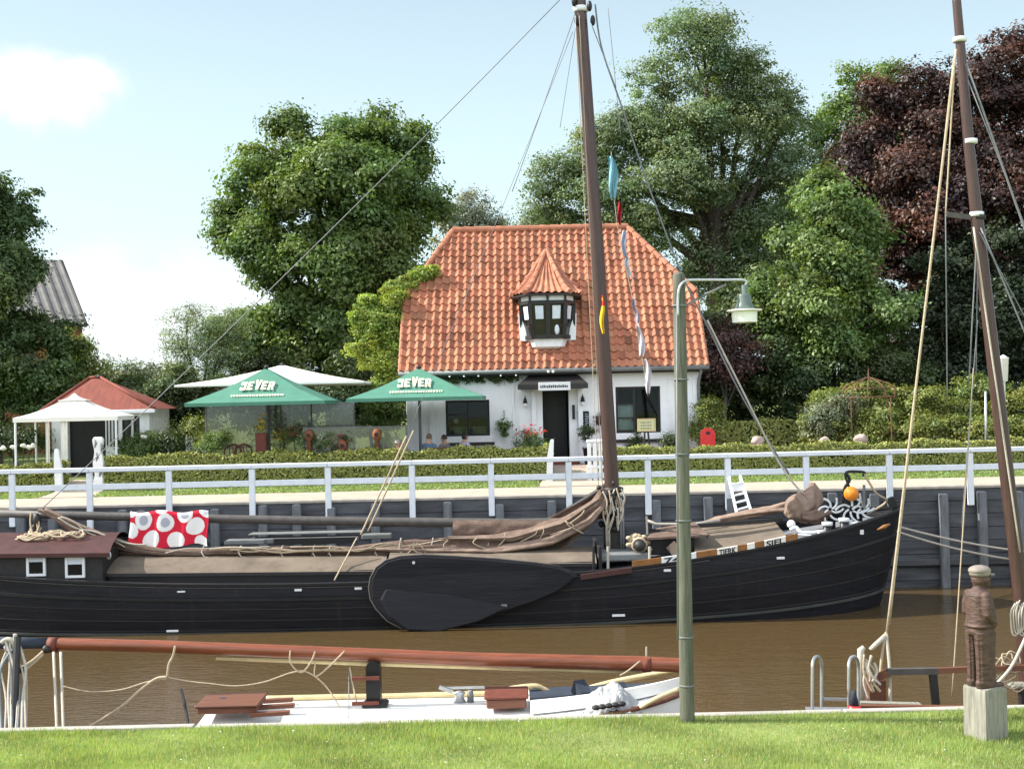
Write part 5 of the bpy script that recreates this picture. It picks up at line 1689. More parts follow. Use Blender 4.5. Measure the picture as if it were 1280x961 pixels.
rope([P(847.5, 395, YP - .10), P(847.5, 372, YP - .10), P(850, 358, YP - .10), P(858, 351, YP - .08), P(875, 350, YP - .05), P(905, 350, YP), P(931, 350.5, YP), P(931, 358, YP)], .017, 'pipe_arm', M['steel'], lp)
MB().tube([P(873, 373, YP), P(907, 356, YP)], .014, 8).build('arm_strut', M['grey'], lp, True)
MB().tube([P(855, 383, YP), P(873, 373, YP)], .012, 8).build('arm_strut', M['grey'], lp, True)
lc = P(930.5, 387, YP)
hd = MB().lathe(lc, [(.02, .30), (.035, .295), (.04, .19), (.075, .185), (.082, .165), (.085, .10), (.105, .05), (.125, .012), (.19, 0), (.195, -.015), (.15, -.018), (.02, -.02)], 28).build('lamp_hood', M['lamp_green'], lp, True)
MB().lathe(lc, [(.02, -.022), (.155, -.024), (.150, -.155), (.02, -.16)], 28).build('lamp_glass', M['glasswhite'], hd)
MB().lathe(lc, [(.15, .004), (.21, -.002), (.212, -.018), (.15, -.020)], 28).build('lamp_brim', M['canvas'], hd)

# ------------------------------------------------------------------ statue on its block
YS = 14.55
sx = P(1233, 935, YS)
stt = thing('sailor_statue', 'carved brown statue of a capped sailor on a grey timber block', 'statue', (sx.x, YS, ZL))
zb_ = PZ(1230, 857, YS)
a45 = R(26)
rgs = []
for z, k in ((ZL - .1, 1.0), (ZL + .2, 1.0), (zb_ - .03, .985), (zb_, .95)):
    pts = []
    for (ux, uy) in ((-1, -1), (0, -1.0), (1, -1), (1, 0), (1, 1), (0, 1), (-1, 1), (-1, 0)):
        X, Y = ux * .166 * k, uy * .166 * k
        pts.append((sx.x + X * math.cos(a45) - Y * math.sin(a45), YS + X * math.sin(a45) + Y * math.cos(a45), z + .008 * math.sin(ux * 3 + uy * 5)))
    rgs.append(pts)
MB().loft(rgs).build('timber_block', M['plinth'], stt)
fx0 = PX(1226, YS, 800)
H = PZ(1224, 706, YS) - zb_
F = MB()
def ell(z, cx, rx, ry, n=28, sq=2.4, cy=0.0):
    out = []
    for k in range(n):
        a = 2 * math.pi * k / n
        ca, sa = math.cos(a), math.sin(a)
        out.append((fx0 + cx + rx * math.copysign(abs(ca) ** (2 / sq), ca), YS + cy + ry * math.copysign(abs(sa) ** (2 / sq), sa), zb_ + z * H))
    return out
# coat: z fraction, centre towards the front, half depth, half width
prof = [(.43, -.008, .132, .128), (.455, -.008, .150, .142), (.475, -.006, .150, .142), (.492, .002, .152, .143), (.50, .008, .166, .152), (.52, .010, .168, .154), (.60, .010, .156, .148), (.68, .0, .144, .148), (.745, -.012, .130, .146), (.775, -.022, .108, .132), (.795, -.024, .085, .10), (.81, -.006, .068, .07), (.84, .008, .065, .065)]
F.loft([ell(z, cx_, rx_, ry_, 48) for z, cx_, rx_, ry_ in prof])
# two trouser legs with pressed pleats and turned-up cuffs
for sg in (-1, 1):
    rings = []
    for z, rx_, ry_, pl_ in ((0, .128, .064, 0), (.02, .132, .068, 0), (.035, .136, .070, 0), (.05, .136, .070, 0), (.056, .122, .062, 1), (.16, .120, .062, 1), (.28, .124, .066, 1), (.38, .132, .072, .8), (.455, .140, .076, 0)):
        rg_ = ell(z, -.004 + .01 * sg * 0, rx_, ry_, 56, 2.2, sg * .072)
        c_ = Vector((fx0 - .004, YS + sg * .072, rg_[0][2]))
        rings.append([c_ + (Vector(q) - c_) * (1 + pl_ * .05 * math.cos(11 * k * 2 * math.pi / 56)) for k, q in enumerate(rg_)])
    F.loft(rings)
# head with beard, nose, ears
hz = .892
F.sphere((fx0 + .020, YS, zb_ + hz * H), (.112, .100, .125), 18, 14)
F.sphere((fx0 + .085, YS, zb_ + .848 * H), (.062, .064, .070), 12, 8)
F.tube([(fx0 + .120, YS, zb_ + .905 * H), (fx0 + .158, YS, zb_ + .880 * H)], [.015, .028], 8)
for s in (-1, 1):
    F.sphere((fx0 + .012, YS + s * .100, zb_ + .885 * H), (.026, .016, .036), 8, 6)
    F.sphere((fx0 + .105, YS + s * .045, zb_ + .912 * H), (.022, .020, .012), 8, 6)
    sh = Vector((fx0 - .03, YS + s * .135, zb_ + .755 * H))
    elb = Vector((fx0 - .045, YS + s * .172, zb_ + .61 * H))
    hnd = Vector((fx0 + .075, YS + s * .150, zb_ + .515 * H))
    F.tube([sh, sh.lerp(elb, .5) + Vector((-.006, s * .012, 0)), elb, elb.lerp(hnd, .5), hnd], [.056, .054, .052, .048, .040], 12)
    F.sphere(sh, (.062, .06, .055), 10, 8)
    F.tube([Vector((fx0 + .05, YS + s * .07, zb_ + .012)), Vector((fx0 + .225, YS + s * .065, zb_ + .012))], [.058, .042], 10, .7)
# carved creases: jacket hem, pocket flap and trouser seam
for z, rx, ry in ((.505, .170, .156),):
    pts = [Vector(p) for p in ell(z, .004, rx, ry, 40)]
    F.tube(pts + [pts[0]], .010, 6)
TURN = Matrix.Translation((fx0, YS, 0)) @ Matrix.Rotation(R(22), 4, 'Z') @ Matrix.Translation((-fx0, -YS, 0))
F.v = [TURN @ p for p in F.v]
fg_ = F.build('figure', M['bronze'], stt, True)
rm_ = fg_.modifiers.new('fuse', 'REMESH'); rm_.mode = 'VOXEL'; rm_.voxel_size = .009; rm_.use_smooth_shade = True
C = MB()
C.sphere((fx0 + .008, YS, zb_ + .957 * H), (.130, .118, .060), 20, 10)
C.loft([[(fx0 + .012 + rx * math.cos(a), YS + ry * math.sin(a), zb_ + z * H) for a in [2 * math.pi * k / 24 for k in range(24)]] for z, rx, ry in ((.915, .112, .102), (.92, .120, .110), (.945, .122, .112), (.955, .115, .105))])
C.v = [TURN @ p for p in C.v]
C.build('cap', M['capgrey'], stt, True)
mb = MB()
def visor(u, v):
    a = (u - .5) * 2.2
    return Vector((fx0 + .012 + (.112 + .085 * v * math.cos(a * .9)) * math.cos(a), YS + (.102 + .02 * v) * math.sin(a), zb_ + (.925 - .012 * v) * H))
mb.grid(visor, 14, 4); nv_ = len(mb.v)
top_ = [p + Vector((0, 0, .012)) for p in mb.v]
mb.add(top_, [tuple(reversed(f)) for f in list(mb.f)])
mb.v = [TURN @ p for p in mb.v]
mb.build('cap_visor', M['capgrey'], stt, True)
MB().grid(lambda u, v: TURN @ Vector((fx0 - .024 - .10 * math.sin(math.pi * (.03 + .94 * u)) * (.85 + .42 * v), YS + .13 * (.85 + .30 * v) * math.cos(math.pi * (.03 + .94 * u)), zb_ + (.805 - .05 * v) * H)), 16, 5).build('collar', M['bronze'], stt, True)
# ------------------------------------------------------------------ hedges and gates
YH = 36.75
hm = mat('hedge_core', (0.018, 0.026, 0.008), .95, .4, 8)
def hedge(pa, pb, py, label, seed, y0=YH, dep=.75, dens=1400, zb=2.62, leaf=.042):
    xa, xb = PX(pa, y0), PX(pb, y0)
    zt_ = PZ(.5 * (max(pa, 0) + min(pb, 1280)), py, y0)
    h = thing('clipped_hedge', label, 'hedge', (.5 * (xa + xb), y0 + dep / 2, zb), 'clipped hedges along the terrace')
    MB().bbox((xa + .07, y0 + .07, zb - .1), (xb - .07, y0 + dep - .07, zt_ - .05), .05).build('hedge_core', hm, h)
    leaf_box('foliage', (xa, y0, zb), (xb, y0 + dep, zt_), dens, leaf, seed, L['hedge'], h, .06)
    return h
hedge(126, 688, 565.5, 'long clipped hedge in front of the terrace left of the inn door', 11)
hedge(748, 1420, 556.5, 'long clipped hedge right of the garden gate', 12)
hedge(-220, 74, 582, 'shaded hedge at the far left in front of the white tent', 13)

# carved white gate posts
gp = thing('gate_post', 'white carved gate post left of the path to the inn door', 'gate post', tuple(P(688, 600, YH - .1)), 'white carved gate posts')
def gpost(root, px, ytop, ybot, w_, lean, style):
    y = YH - .12
    b, t = P(px, ybot, y), P(px, ytop, y)
    z0 = min(b.z, 2.62)
    H_ = t.z - z0
    prof = []
    nseg = 24
    for i in range(nseg + 1):
        f = i / nseg
        k = 1.0
        if style == 'wave': k = .95 + .16 * math.sin(f * 15) * (f > .25)
        if style == 'taper': k = 1.0 if f < .62 else 1.0 - .45 * (f - .62) / .38
        if f > .96: k *= .75
        prof.append((f, k))
    rg = [[(b.x + lean * f * f + sx_ * w_ / 2 * k, y + sy_ * .07 * k, z0 + H_ * f) for sx_, sy_ in ((-1, -1), (1, -1), (1, 1), (-1, 1))] for f, k in prof]
    MB().loft(rg).build('post', M['white'], root)
    return b, t, z0
gpost(gp, 687, 549, 596, .17, .10, 'taper')
gp2 = thing('gate_post', 'broad yellowish white gate post right of the path to the inn door', 'gate post', tuple(P(744, 600, YH - .1)), 'white carved gate posts')
for px, w_ in ((737.5, .10), (744, .11), (751, .10)):
    gpost(gp2, px, 553, 598, w_, 0.0, 'plain')
A, B = P(733, 553, YH - .13), P(754, 549, YH - .13)
MB().bbox((A.x, YH - .21, A.z), (B.x, YH - .03, B.z), .015).build('cap_rail', M['white'], gp2)
MB().bbox((A.x, YH - .20, A.z - .75), (B.x, YH - .04, A.z - .66), .015).build('lower_rail', M['white'], gp2)
gp3 = thing('gate_post', 'weathered white gate post left of the path to the tent', 'gate post', tuple(P(73, 600, YH - .1)), 'white carved gate posts')
gpost(gp3, 74, 561, 604, .20, -.06, 'taper')
gp4 = thing('gate_post', 'tall patchy white gate post with dark carving right of the path to the tent', 'gate post', tuple(P(123, 612, YH - .1)), 'white carved gate posts')
gpost(gp4, 124, 546, 614, .26, 0.0, 'wave')
mb = MB()
for k, (px, py) in enumerate(((119, 554), (127, 559), (121, 571), (125, 590))):
    c = P(px, py, YH - .19)
    mb.tube([c + Vector((-.02, .0, -.13)), c + Vector((.02, 0, 0)), c + Vector((-.015, 0, .13))], [.012, .042 + .008 * (k % 2), .014], 8)
mb.build('carved_hollow', M['grey'], gp4, True)

# ------------------------------------------------------------------ parasols
GLYPH = {   # heavy block capitals on a unit cell
    'J': [[(.0, .62), (.0, .95), (.92, .95), (.92, .12), (.80, 0), (.12, 0), (0, .12), (0, .34), (.30, .34), (.30, .24), (.60, .24), (.60, .62)]],
    'E': [[(0, 0), (0, .95), (.34, .95), (.34, 0)], [(.34, .74), (.34, .95), (.88, .95), (.88, .74)], [(.34, .38), (.34, .57), (.80, .57), (.80, .38)], [(.34, 0), (.34, .21), (.90, .21), (.90, 0)]],
    'V': [[(0, .95), (.34, .95), (.50, .34), (.34, 0)], [(.34, 0), (.50, .34), (.66, 0)], [(.50, .34), (.66, .95), (1, .95), (.66, 0)]],
    'R': [[(0, 0), (0, .95), (.34, .95), (.34, 0)], [(.34, .75), (.34, .95), (.78, .95), (.94, .83), (.94, .75)], [(.62, .75), (.94, .75), (.94, .56), (.62, .56)], [(.34, .38), (.34, .56), (.94, .56), (.94, .50), (.80, .38)], [(.48, .38), (.80, .38), (1, 0), (.66, 0)]],
}


def lettering(parent, s, c, wdt, hgt, slope, m, nm):
    """letters laid on a sloping canvas: c centre, slope = rise per metre going back"""
    n = len(s); cell = wdt / n
    for i, ch_ in enumerate(s):
        mb = MB()
        arch = .10 * hgt * math.sin(math.pi * (i + .5) / n)
        for poly in GLYPH[ch_]:
            q = []
            for off in (0, .010):
                for x, y in poly:
                    zz = y * hgt * (1 + (.16 if ch_ == 'V' else 0)) + arch
                    q.append(Vector((c.x - wdt / 2 + (i + x * .88) * cell, c.y + zz / slope - .03 - off, c.z + zz + off * .3)))
            k = len(poly)
            mb.add(q, [tuple(range(k)), tuple(reversed(range(k, 2 * k)))] + [(a_, (a_ + 1) % k, k + (a_ + 1) % k, k + a_) for a_ in range(k)])
        mb.build(nm, m, parent)


def parasol(px, apex_py, edge_py, half_w, half_d, Yc, m, label, name='parasol', group='large terrace parasols', letters=True, pole_px=None, drop=.10):
    a = P(px, apex_py, Yc)
    ze = PZ(px, edge_py, Yc - half_d)
    r = thing(name, label, 'parasol', (a.x, Yc, ZT), group)
    vs, fs = [], []
    n = 8
    cs = [(-1, -1), (1, -1), (1, 1), (-1, 1)]
    mb = MB()
    for k in range(4):
        A_, B_ = cs[k], cs[(k + 1) % 4]
        def fn(u, v, A_=A_, B_=B_):
            ex = A_[0] + (B_[0] - A_[0]) * u; ey = A_[1] + (B_[1] - A_[1]) * u
            sag = -.07 * math.sin(math.pi * v) * (1 - .3 * math.sin(math.pi * u)) - .05 * math.sin(math.pi * u) * v * 0
            return Vector((a.x + ex * half_w * v, Yc + ey * half_d * v, a.z + (ze - a.z) * v + sag))
        mb.grid(fn, 10, 10)
        # short hanging valance
        mb.grid(lambda u, v, A_=A_, B_=B_: Vector((a.x + (A_[0] + (B_[0] - A_[0]) * u) * half_w, Yc + (A_[1] + (B_[1] - A_[1]) * u) * half_d, ze - drop * v)), 10, 1)
    cnp = mb.build('canopy', m, r, False)
    MB().lathe((a.x, Yc, a.z), [(.01, -.02), (.10, -.01), (.05, .05), (.01, .09)], 12).build('finial', M['dark'], r, True)
    MB().tube([(a.x, Yc, ZT), (a.x, Yc, a.z - .02)], .045, 10).build('pole', M['deck'], r, True)
    MB().bbox((a.x - .4, Yc - .4, ZT), (a.x + .4, Yc + .4, ZT + .07), .02).build('base', M['dark'], r)
    for cx_, cy_ in cs + [(0, -1), (0, 1), (1, 0), (-1, 0)]:
        MB().bar((a.x, Yc, a.z - .10), (a.x + cx_ * half_w * .98, Yc + cy_ * half_d * .98, ze - .05), .03, .03).build('rib', M['spar'], r)
    if letters:
        sl = (a.z - ze) / half_d
        t = .50
        c = Vector((a.x - .05, Yc - half_d * .66, a.z + (ze - a.z) * .66 - .07 * math.sin(math.pi * .66) * .7 + .03))
        c.y -= .03
        lettering(cnp, 'JEVER', c, 1.02, .26, sl, M['cream'], 'brand_lettering')
        c2 = Vector((a.x, Yc - half_d * .83, a.z + (ze - a.z) * .83 - .005))
        mb = MB(); rr = random.Random(1); x = -.75
        while x < .8:      # small print, not readable in the photograph
            w_ = rr.uniform(.03, .06)
            z0 = 0; y0 = -.035
            mb.add([c2 + Vector((x, y0, 0)), c2 + Vector((x + w_, y0, 0)), c2 + Vector((x + w_, y0 + .05 / sl, .05)), c2 + Vector((x, y0 + .05 / sl, .05))], [(0, 1, 2, 3)])
            x += w_ + .03
        mb.build('small_print', M['cream'], cnp, fix=False)
    return r
parasol(333, 459.5, 502, 2.02, 1.9, 38.8, M['green'], 'green advertising parasol in front of the white one, left of the inn')
parasol(523.5, 459.5, 496.5, 1.98, 1.9, 38.8, M['green'], 'green advertising parasol overlapping the left inn window')
parasol(353, 456, 478.5, 2.95, 2.4, 42.2, M['canvas'], 'wide plain white parasol behind the green one', letters=False, drop=.06)

# clear wind screens with frames
pm, pt_, pb_ = node_mat('hazy_plastic')
pt_.nodes.remove(pb_)
tr = pt_.nodes.new('ShaderNodeBsdfTransparent'); tr.inputs[0].default_value = (.72, .74, .72, 1)
df = pt_.nodes.new('ShaderNodeBsdfDiffuse'); df.inputs[0].default_value = (.35, .36, .35, 1)
gl = pt_.nodes.new('ShaderNodeBsdfGlossy'); gl.inputs['Roughness'].default_value = .08
ma = pt_.nodes.new('ShaderNodeMixShader'); ma.inputs[0].default_value = .22
mb_ = pt_.nodes.new('ShaderNodeMixShader'); mb_.inputs[0].default_value = .08
pt_.links.new(tr.outputs[0], ma.inputs[1]); pt_.links.new(df.outputs[0], ma.inputs[2])
pt_.links.new(ma.outputs[0], mb_.inputs[1]); pt_.links.new(gl.outputs[0], mb_.inputs[2])
pt_.links.new(mb_.outputs[0], pt_.nodes['Material Output'].inputs[0])
def screen(px0, px1, ptop, Y, label, n):
    xa, xb = PX(px0, Y), PX(px1, Y); zt_ = PZ(.5 * (px0 + px1), ptop, Y)
    r = thing('wind_screen', label, 'wind screen', (.5 * (xa + xb), Y, ZT), 'clear wind screens on the terrace')
    for i in range(n + 1):
        x = xa + (xb - xa) * i / n
        MB().bbox((x - .025, Y - .025, ZT), (x + .025, Y + .025, zt_), .006).build('upright', M['grey'], r)
    for z in (ZT + .12, zt_ - .03):
        MB().box((xa + .026, Y - .018, z - .02), (xb - .026, Y + .018, z + .02)).build('rail', M['grey'], r)
    for i in range(n):
        x0, x1 = xa + (xb - xa) * i / n, xa + (xb - xa) * (i + 1) / n
        MB().box((x0 + .027, Y - .004, ZT + .142), (x1 - .027, Y + .004, zt_ - .052)).build('clear_panel', pm, r)
screen(379, 462, 533, 37.9, 'low clear wind screen left of the white-shirted guest', 1)
screen(463.5, 507, 532, 37.9, 'low clear wind screen panel beside the corner of the inn', 1)
screen(257, 333, 505, 38.3, 'tall hazy plastic screen under the left half of the left green parasol', 1)
screen(336, 442, 503, 39.5, 'tall hazy plastic screen under the right half of the left green parasol', 2)

# ------------------------------------------------------------------ pots and plants on the terrace
def plant(name, label, cat, c, blobs, m, n, per, leafs, seed, cr=.16, group=None, pot=None, flower=None, fm=None, stem=True, **kw):
    r = thing(name, label, cat, tuple(c), group)
    if pot:
        MB().lathe(c, [(pot[0] * .7, 0), (pot[0], pot[1]), (pot[0] * 1.1, pot[1]), (pot[0] * 1.1, pot[1] + .04), (.02, pot[1] + .02)], 16).build('pot', M[pot[2]], r, True)
    if stem:
        b0 = Vector(blobs[0][0])
        MB().tube([Vector(c) + Vector((0, 0, pot[1] if pot else 0)), b0], [.025, .012], 6).build('stem', M['bark'], r)
    crown('foliage', blobs, n, per, cr, leafs, seed, m, r, **kw)
    if flower:
        crown('flowers', flower[0], flower[1], 5, .06, flower[2], seed + 5, fm, r, inner=.1)
    return r
def bl(px, py, Y, rx, rz, ry=None):
    return ((P(px, py, Y)), (rx, ry or rx, rz))
def gpt(px, Y, z=ZT):
    return Vector((PX(px, Y), Y, z))

c = gpt(326, 37.8)
wp = thing('flower_pedestal', 'tall dark red wooden pedestal topped with a yellow flowering plant', 'planter', tuple(c))
MB().bbox((c.x - .16, c.y - .14, c.z), (c.x + .16, c.y + .14, PZ(326, 541, 37.8)), .02).build('pedestal', M['redwood'], wp)
crown('foliage', [bl(326, 536, 37.8, .18, .2), bl(328, 526, 37.8, .12, .2)], 24, 12, .10, .04, 71, L['bright'], wp)
crown('flowers', [bl(328, 523, 37.75, .10, .16), bl(326, 533, 37.7, .16, .1)], 26, 6, .05, .035, 72, L['yellow'], wp, inner=.1)
for k, (px, py, fl) in enumerate(((350, 545, 'yellow'), (368, 540, 'flower'), (384, 548, 'white'), (404, 550, 'white'), (428, 551, 'flower'))):
    c = gpt(px, 38.3 if px < 380 else 38.0)
    lab = ['broad tuft of yellow-green grass in a terrace pot', 'reddish grass plume in a pot beside the low screen', 'white-flowered plant in an orange pot behind the low screen', 'pale bushy plant behind the low screen, second from its left post', 'small red-flowered plant behind the low screen'][k]
    plant('potted_plant', lab, 'potted plant', c, [bl(px, py + 5, c.y, .32, .25), bl(px + 4, py - 2, c.y, .25, .25)], L[('bright', 'mid', 'mid', 'mid', 'shade')[k]], 34, 16, .055, 80 + k, .14, 'potted plants on the terrace', (.16, .3, 'terracotta'),
          ([bl(px, py - 2, c.y - .1, .22, .2)], 16, .04), L[fl], aspect=.25 if k < 2 else .55)
for k, (px, py) in enumerate(((386, 543), (471, 542), (428, 556))):
    c = P(px, py, 37.75)
    t = thing('orange_lantern', ['clay lantern standing by the left post of the low screen', 'clay lantern standing nearest the inn corner', 'small round clay lantern low in the middle of the screen'][k], 'lantern', tuple(c), 'clay lanterns')
    MB().lathe(c, [(.03, -.55), (.08, -.5), (.05, -.2), (.12, -.12), (.14, 0), (.10, .10), (.03, .15)], 14).build('body', M['terracotta'], t, True)
    MB().tube([c + Vector((0, -.10, -.02)), c + Vector((0, -.15, -.02))], .06, 10).build('opening', M['dark'], t)
    MB().tube([Vector((c.x, c.y, ZT)), c + Vector((0, 0, -.5))], .03, 8).build('foot', M['iron'], t)
# shrub and white roses before the left screen
plant('garden_shrub', 'small loose shrub with pale leaves left of the left green parasol', 'shrub', gpt(266, 38), [bl(262, 553, 38, .45, .35), bl(278, 548, 38, .3, .3)], L['mid'], 60, 24, .055, 91, .2)
plant('garden_shrub', 'yellow-green ornamental shrub beside the picket fence on the left', 'shrub', gpt(250, 39.5), [bl(250, 538, 39.5, .5, .5)], L['bright'], 60, 20, .06, 92, .2)
# red garden chairs
def chair(px, label, Y, rot=0):
    c = gpt(px, Y)
    r = thing('garden_chair', label, 'chair', tuple(c), 'red garden chairs')
    for sx_ in (-.22, .22):
        for sy_ in (-.2, .2):
            MB().tube([c + Vector((sx_, sy_, 0)), c + Vector((sx_ * .95, sy_, .43))], .02, 6).build('leg', M['redwood'], r)
    MB().bbox((c.x - .24, c.y - .22, c.z + .43), (c.x + .24, c.y + .22, c.z + .47), .015).build('seat', M['redwood'], r)
    rope([c + Vector((-.23, .2, .45)), c + Vector((-.24, .22, .8)), c + Vector((0, .25, .95)), c + Vector((.24, .22, .8)), c + Vector((.23, .2, .45))], .025, 'back_frame', M['redwood'], r)
    for sx_ in (-.1, 0, .1):
        MB().tube([c + Vector((sx_, .21, .46)), c + Vector((sx_, .235, .90))], .014, 6).build('back_slat', M['redwood'], r)
    return r
chair(288, 'curved red garden chair nearest the loose shrub', 37.9)
chair(301, 'curved red garden chair nearest the flower pedestal', 37.95)

# plants by the inn wall
hp = thing('hanging_basket', 'hanging basket of trailing grey-green leaves on the white inn wall', 'hanging basket', tuple(P(630, 520, YW - .2)))
MB().tube([P(630, 514, YW - .02), P(630, 513, YW - .2), P(630, 524, YW - .2)], .012, 6).build('bracket', M['black'], hp)
MB().lathe(P(630, 533, YW - .22), [(.03, -.22), (.12, -.1), (.17, .05), (.02, .06)], 14).build('basket', M['dark'], hp, True)
crown('foliage', [bl(630, 530, YW - .22, .28, .22), bl(630, 540, YW - .22, .10, .22)], 40, 16, .10, .045, 101, L['mid'], hp)
plant('flower_tub', 'tub of pink and red geraniums left of the inn door', 'flower tub', gpt(662, 40.3), [bl(660, 550, 40.3, .5, .4), bl(672, 558, 40.3, .4, .3)], L['mid'], 80, 18, .05, 103, .16, None, (.3, .4, 'dark'), ([bl(664, 537, 40.1, .45, .16), bl(655, 543, 40.1, .3, .1)], 36, .05), L['flower'])
plant('flower_tub', 'dark pot with trailing plant right of the inn door', 'flower tub', gpt(735, 40.4), [bl(734, 541, 40.4, .28, .25)], L['shade'], 36, 18, .05, 105, .14, None, (.20, .5, 'dark'))
hp = thing('hanging_basket', 'dark hanging basket with brown leaves beside the mast and menu board', 'hanging basket', tuple(P(749, 520, YW - .2)))
MB().lathe(P(749, 527, YW - .2), [(.03, -.12), (.1, -.05), (.14, .05), (.02, .06)], 12).build('basket', M['dark'], hp, True)
crown('foliage', [bl(749, 523, YW - .2, .18, .2)], 24, 14, .09, .04, 107, L['beech'], hp)
for k, (px, lab) in enumerate(((793, 'low dark plant under the right inn window, left of the easel'), (851, 'dark spiky shrub behind the wooden lamp post by the inn wall'), (837, 'small dark shrub under the right end of the window sill'))):
    plant('wall_plant', lab, 'plant', gpt(px, 40.4), [bl(px, 556, 40.4, .28, .3), bl(px + 3, 548 - 6 * (k == 1), 40.4, .2, .4 if k == 1 else .25)], L['shade'], 40, 18, .055, 110 + k, .16)
# easel with a yellow notice
ez = thing('easel_sign', 'pale yellow notice on a dark easel in front of the right inn window', 'sign', tuple(gpt(808, 39.6)))
A, B = P(798, 538, 39.55), P(818, 524, 39.55)
bd = MB().bbox((A.x, 39.52, A.z), (B.x, 39.55, B.z), .01).build('board', mat('yellow_card', (.60, .60, .33), .8, .06, 6), ez)
f = MB(); q = .03
f.box((A.x - q, 39.505, B.z), (B.x + q, 39.56, B.z + q)).box((A.x - q, 39.505, A.z - q), (B.x + q, 39.56, A.z)).box((A.x - q, 39.505, A.z), (A.x, 39.56, B.z)).box((B.x, 39.505, A.z), (B.x + q, 39.56, B.z))
f.build('board_frame', M['tan'], ez)
mb = MB(); rr = random.Random(8)
for i in range(3):
    x = A.x + .07
    while x < B.x - .1:
        w_ = rr.uniform(.03, .07)
        mb.box((x, 39.513, B.z - .11 - i * .09), (x + w_, 39.5195, B.z - .075 - i * .09)); x += w_ + .02
mb.build('notice_writing', M['grey'], bd)
for s in (-.12, .12):
    MB().tube([Vector((.5 * (A.x + B.x) + s * .4, 39.6, A.z)), Vector((.5 * (A.x + B.x) + s, 39.6, ZT))], .03, 8).build('easel_leg', M['dark'], ez)
# ivy strip under the eaves
iv = thing('eaves_creeper', 'narrow strip of dark creeper under the left eaves of the inn', 'climbing plant', tuple(P(570, 472, YE + .2)))
crown('foliage', [bl(px, 472 - (px - 570) * .02 + rr.uniform(0, 3), YW - .12, .28, .13, .07) for px in range(512, 646, 7)], 190, 16, .10, .045, 121, L['shade'], iv, inner=.3)
MB().tube([P(508, 475, YW - .06), P(645, 470, YW - .06)], .02, 6).build('stem', M['bark'], iv)

# red child's chair and pale stones by the hedge
c = P(885, 552, 37.7)
rc = thing('toy_slide_chair', 'bright red plastic chair back with rounded top behind the hedge', 'chair', (c.x, 37.7, ZT))
A, B = P(876, 556, 37.7), P(894, 534.5, 37.7)
prof = [(A.x, ZT + .42), (B.x, ZT + .42)] + [(.5 * (A.x + B.x) + .21 * math.cos(a) * (1.0 if True else 1), B.z - .17 + .17 * math.sin(a)) for a in np.linspace(0.05, math.pi - .05, 12)]
MB().prism(prof, 37.68, 37.74).build('backrest', M['red'], rc)
MB().prism([(.5 * (A.x + B.x) + .07 * math.cos(a), B.z - .15 + .05 * math.sin(a)) for a in np.linspace(0, 2 * math.pi, 14)[:-1]], 37.672, 37.679).build('hand_hole', M['dark'], rc)
MB().bbox((A.x, 37.25, ZT + .38), (B.x, 37.675, ZT + .43), .02).build('seat', M['red'], rc)
for x in (A.x + .03, B.x - .03):
    for y in (37.3, 37.7): MB().tube([(x, y, ZT), (x, y, ZT + .4)], .022, 8).build('leg', M['red'], rc)
for px, py, s, lab in ((1076, 546, .20, 'large pale pink boulder on the hedge line below the iron arbour'), (947, 548, .18, 'pale pink boulder near the foot of the forestay'), (1031, 547.5, .14, 'small pale stone left of the large pink boulder')):
    c = P(px, py + 3, 37.9)
    mb = MB(); mb.sphere((0, 0, 0), 1, 20, 14)
    mb.v = [Vector((c.x, c.y, c.z)) + Vector((p.x * s, p.y * s * .8, p.z * s * .8)) * (1 + .25 * noise.noise(p * 1.6 + Vector((px, 0, 0)))) for p in mb.v]
    mb.v = [Vector((p.x, p.y, p.z)) for p in mb.v]
    b = mb.build('boulder', M['pink'], None, True); tag(b, lab, 'boulder', 'garden boulders')
    MB().lathe((c.x, c.y, ZT - .05), [(s * .7, 0), (s * .75, max(.1, c.z - ZT - s * .2)), (.02, max(.1, c.z - ZT - s * .2))], 14).build('boulder_foot', M['pink'], b, True)

# iron arbour, post lantern
ar = thing('iron_arbour', 'rusty iron arbour top with curved ribs rising from the bright hedge', 'arbour', tuple(gpt(1087, 40.2)))
ac = P(1086, 484, 40.2)
for k in range(10):
    a = k * math.pi / 5
    e = ac + Vector((.80 * math.cos(a), .80 * math.sin(a), -.02))
    rope([ac + Vector((0, 0, .32)), ac + Vector((.38 * math.cos(a), .38 * math.sin(a), .20)), e, e + Vector((0, 0, -.35))], .014, 'rib', M['iron'], ar)
MB().tube([ac + Vector((.80 * math.cos(a), .80 * math.sin(a), -.02)) for a in np.linspace(0, 2 * math.pi, 30)], .015, 6).build('ring', M['iron'], ar, True)
MB().tube([ac + Vector((.84 * math.cos(a), .84 * math.sin(a), -.3)) for a in np.linspace(0, 2 * math.pi, 30)], .015, 6).build('ring', M['iron'], ar, True)
MB().tube([ac + Vector((0, 0, .3)), ac + Vector((0, 0, .62))], [.03, .008], 8).build('finial', M['iron'], ar)
for k in range(4):
    a = k * math.pi / 2 + .6
    MB().tube([ac + Vector((.84 * math.cos(a), .84 * math.sin(a), -.3)), Vector((ac.x + .84 * math.cos(a), ac.y + .84 * math.sin(a), ZT))], .02, 6).build('leg', M['iron'], ar)
pl = thing('path_lantern', 'white path lantern on a slim post behind the right hedge', 'street lamp', tuple(gpt(1253, 38.2)))
c = P(1254.5, 461, 38.2)
MB().lathe(c, [(.05, -.40), (.11, -.36), (.15, .30), (.17, .32), (.05, .40), (.02, .42)], 16).build('lantern', M['glasswhite'], pl, True)
MB().tube([c + Vector((0, 0, -.4)), Vector((c.x, c.y, ZT))], .04, 8).build('post', M['steel'], pl)
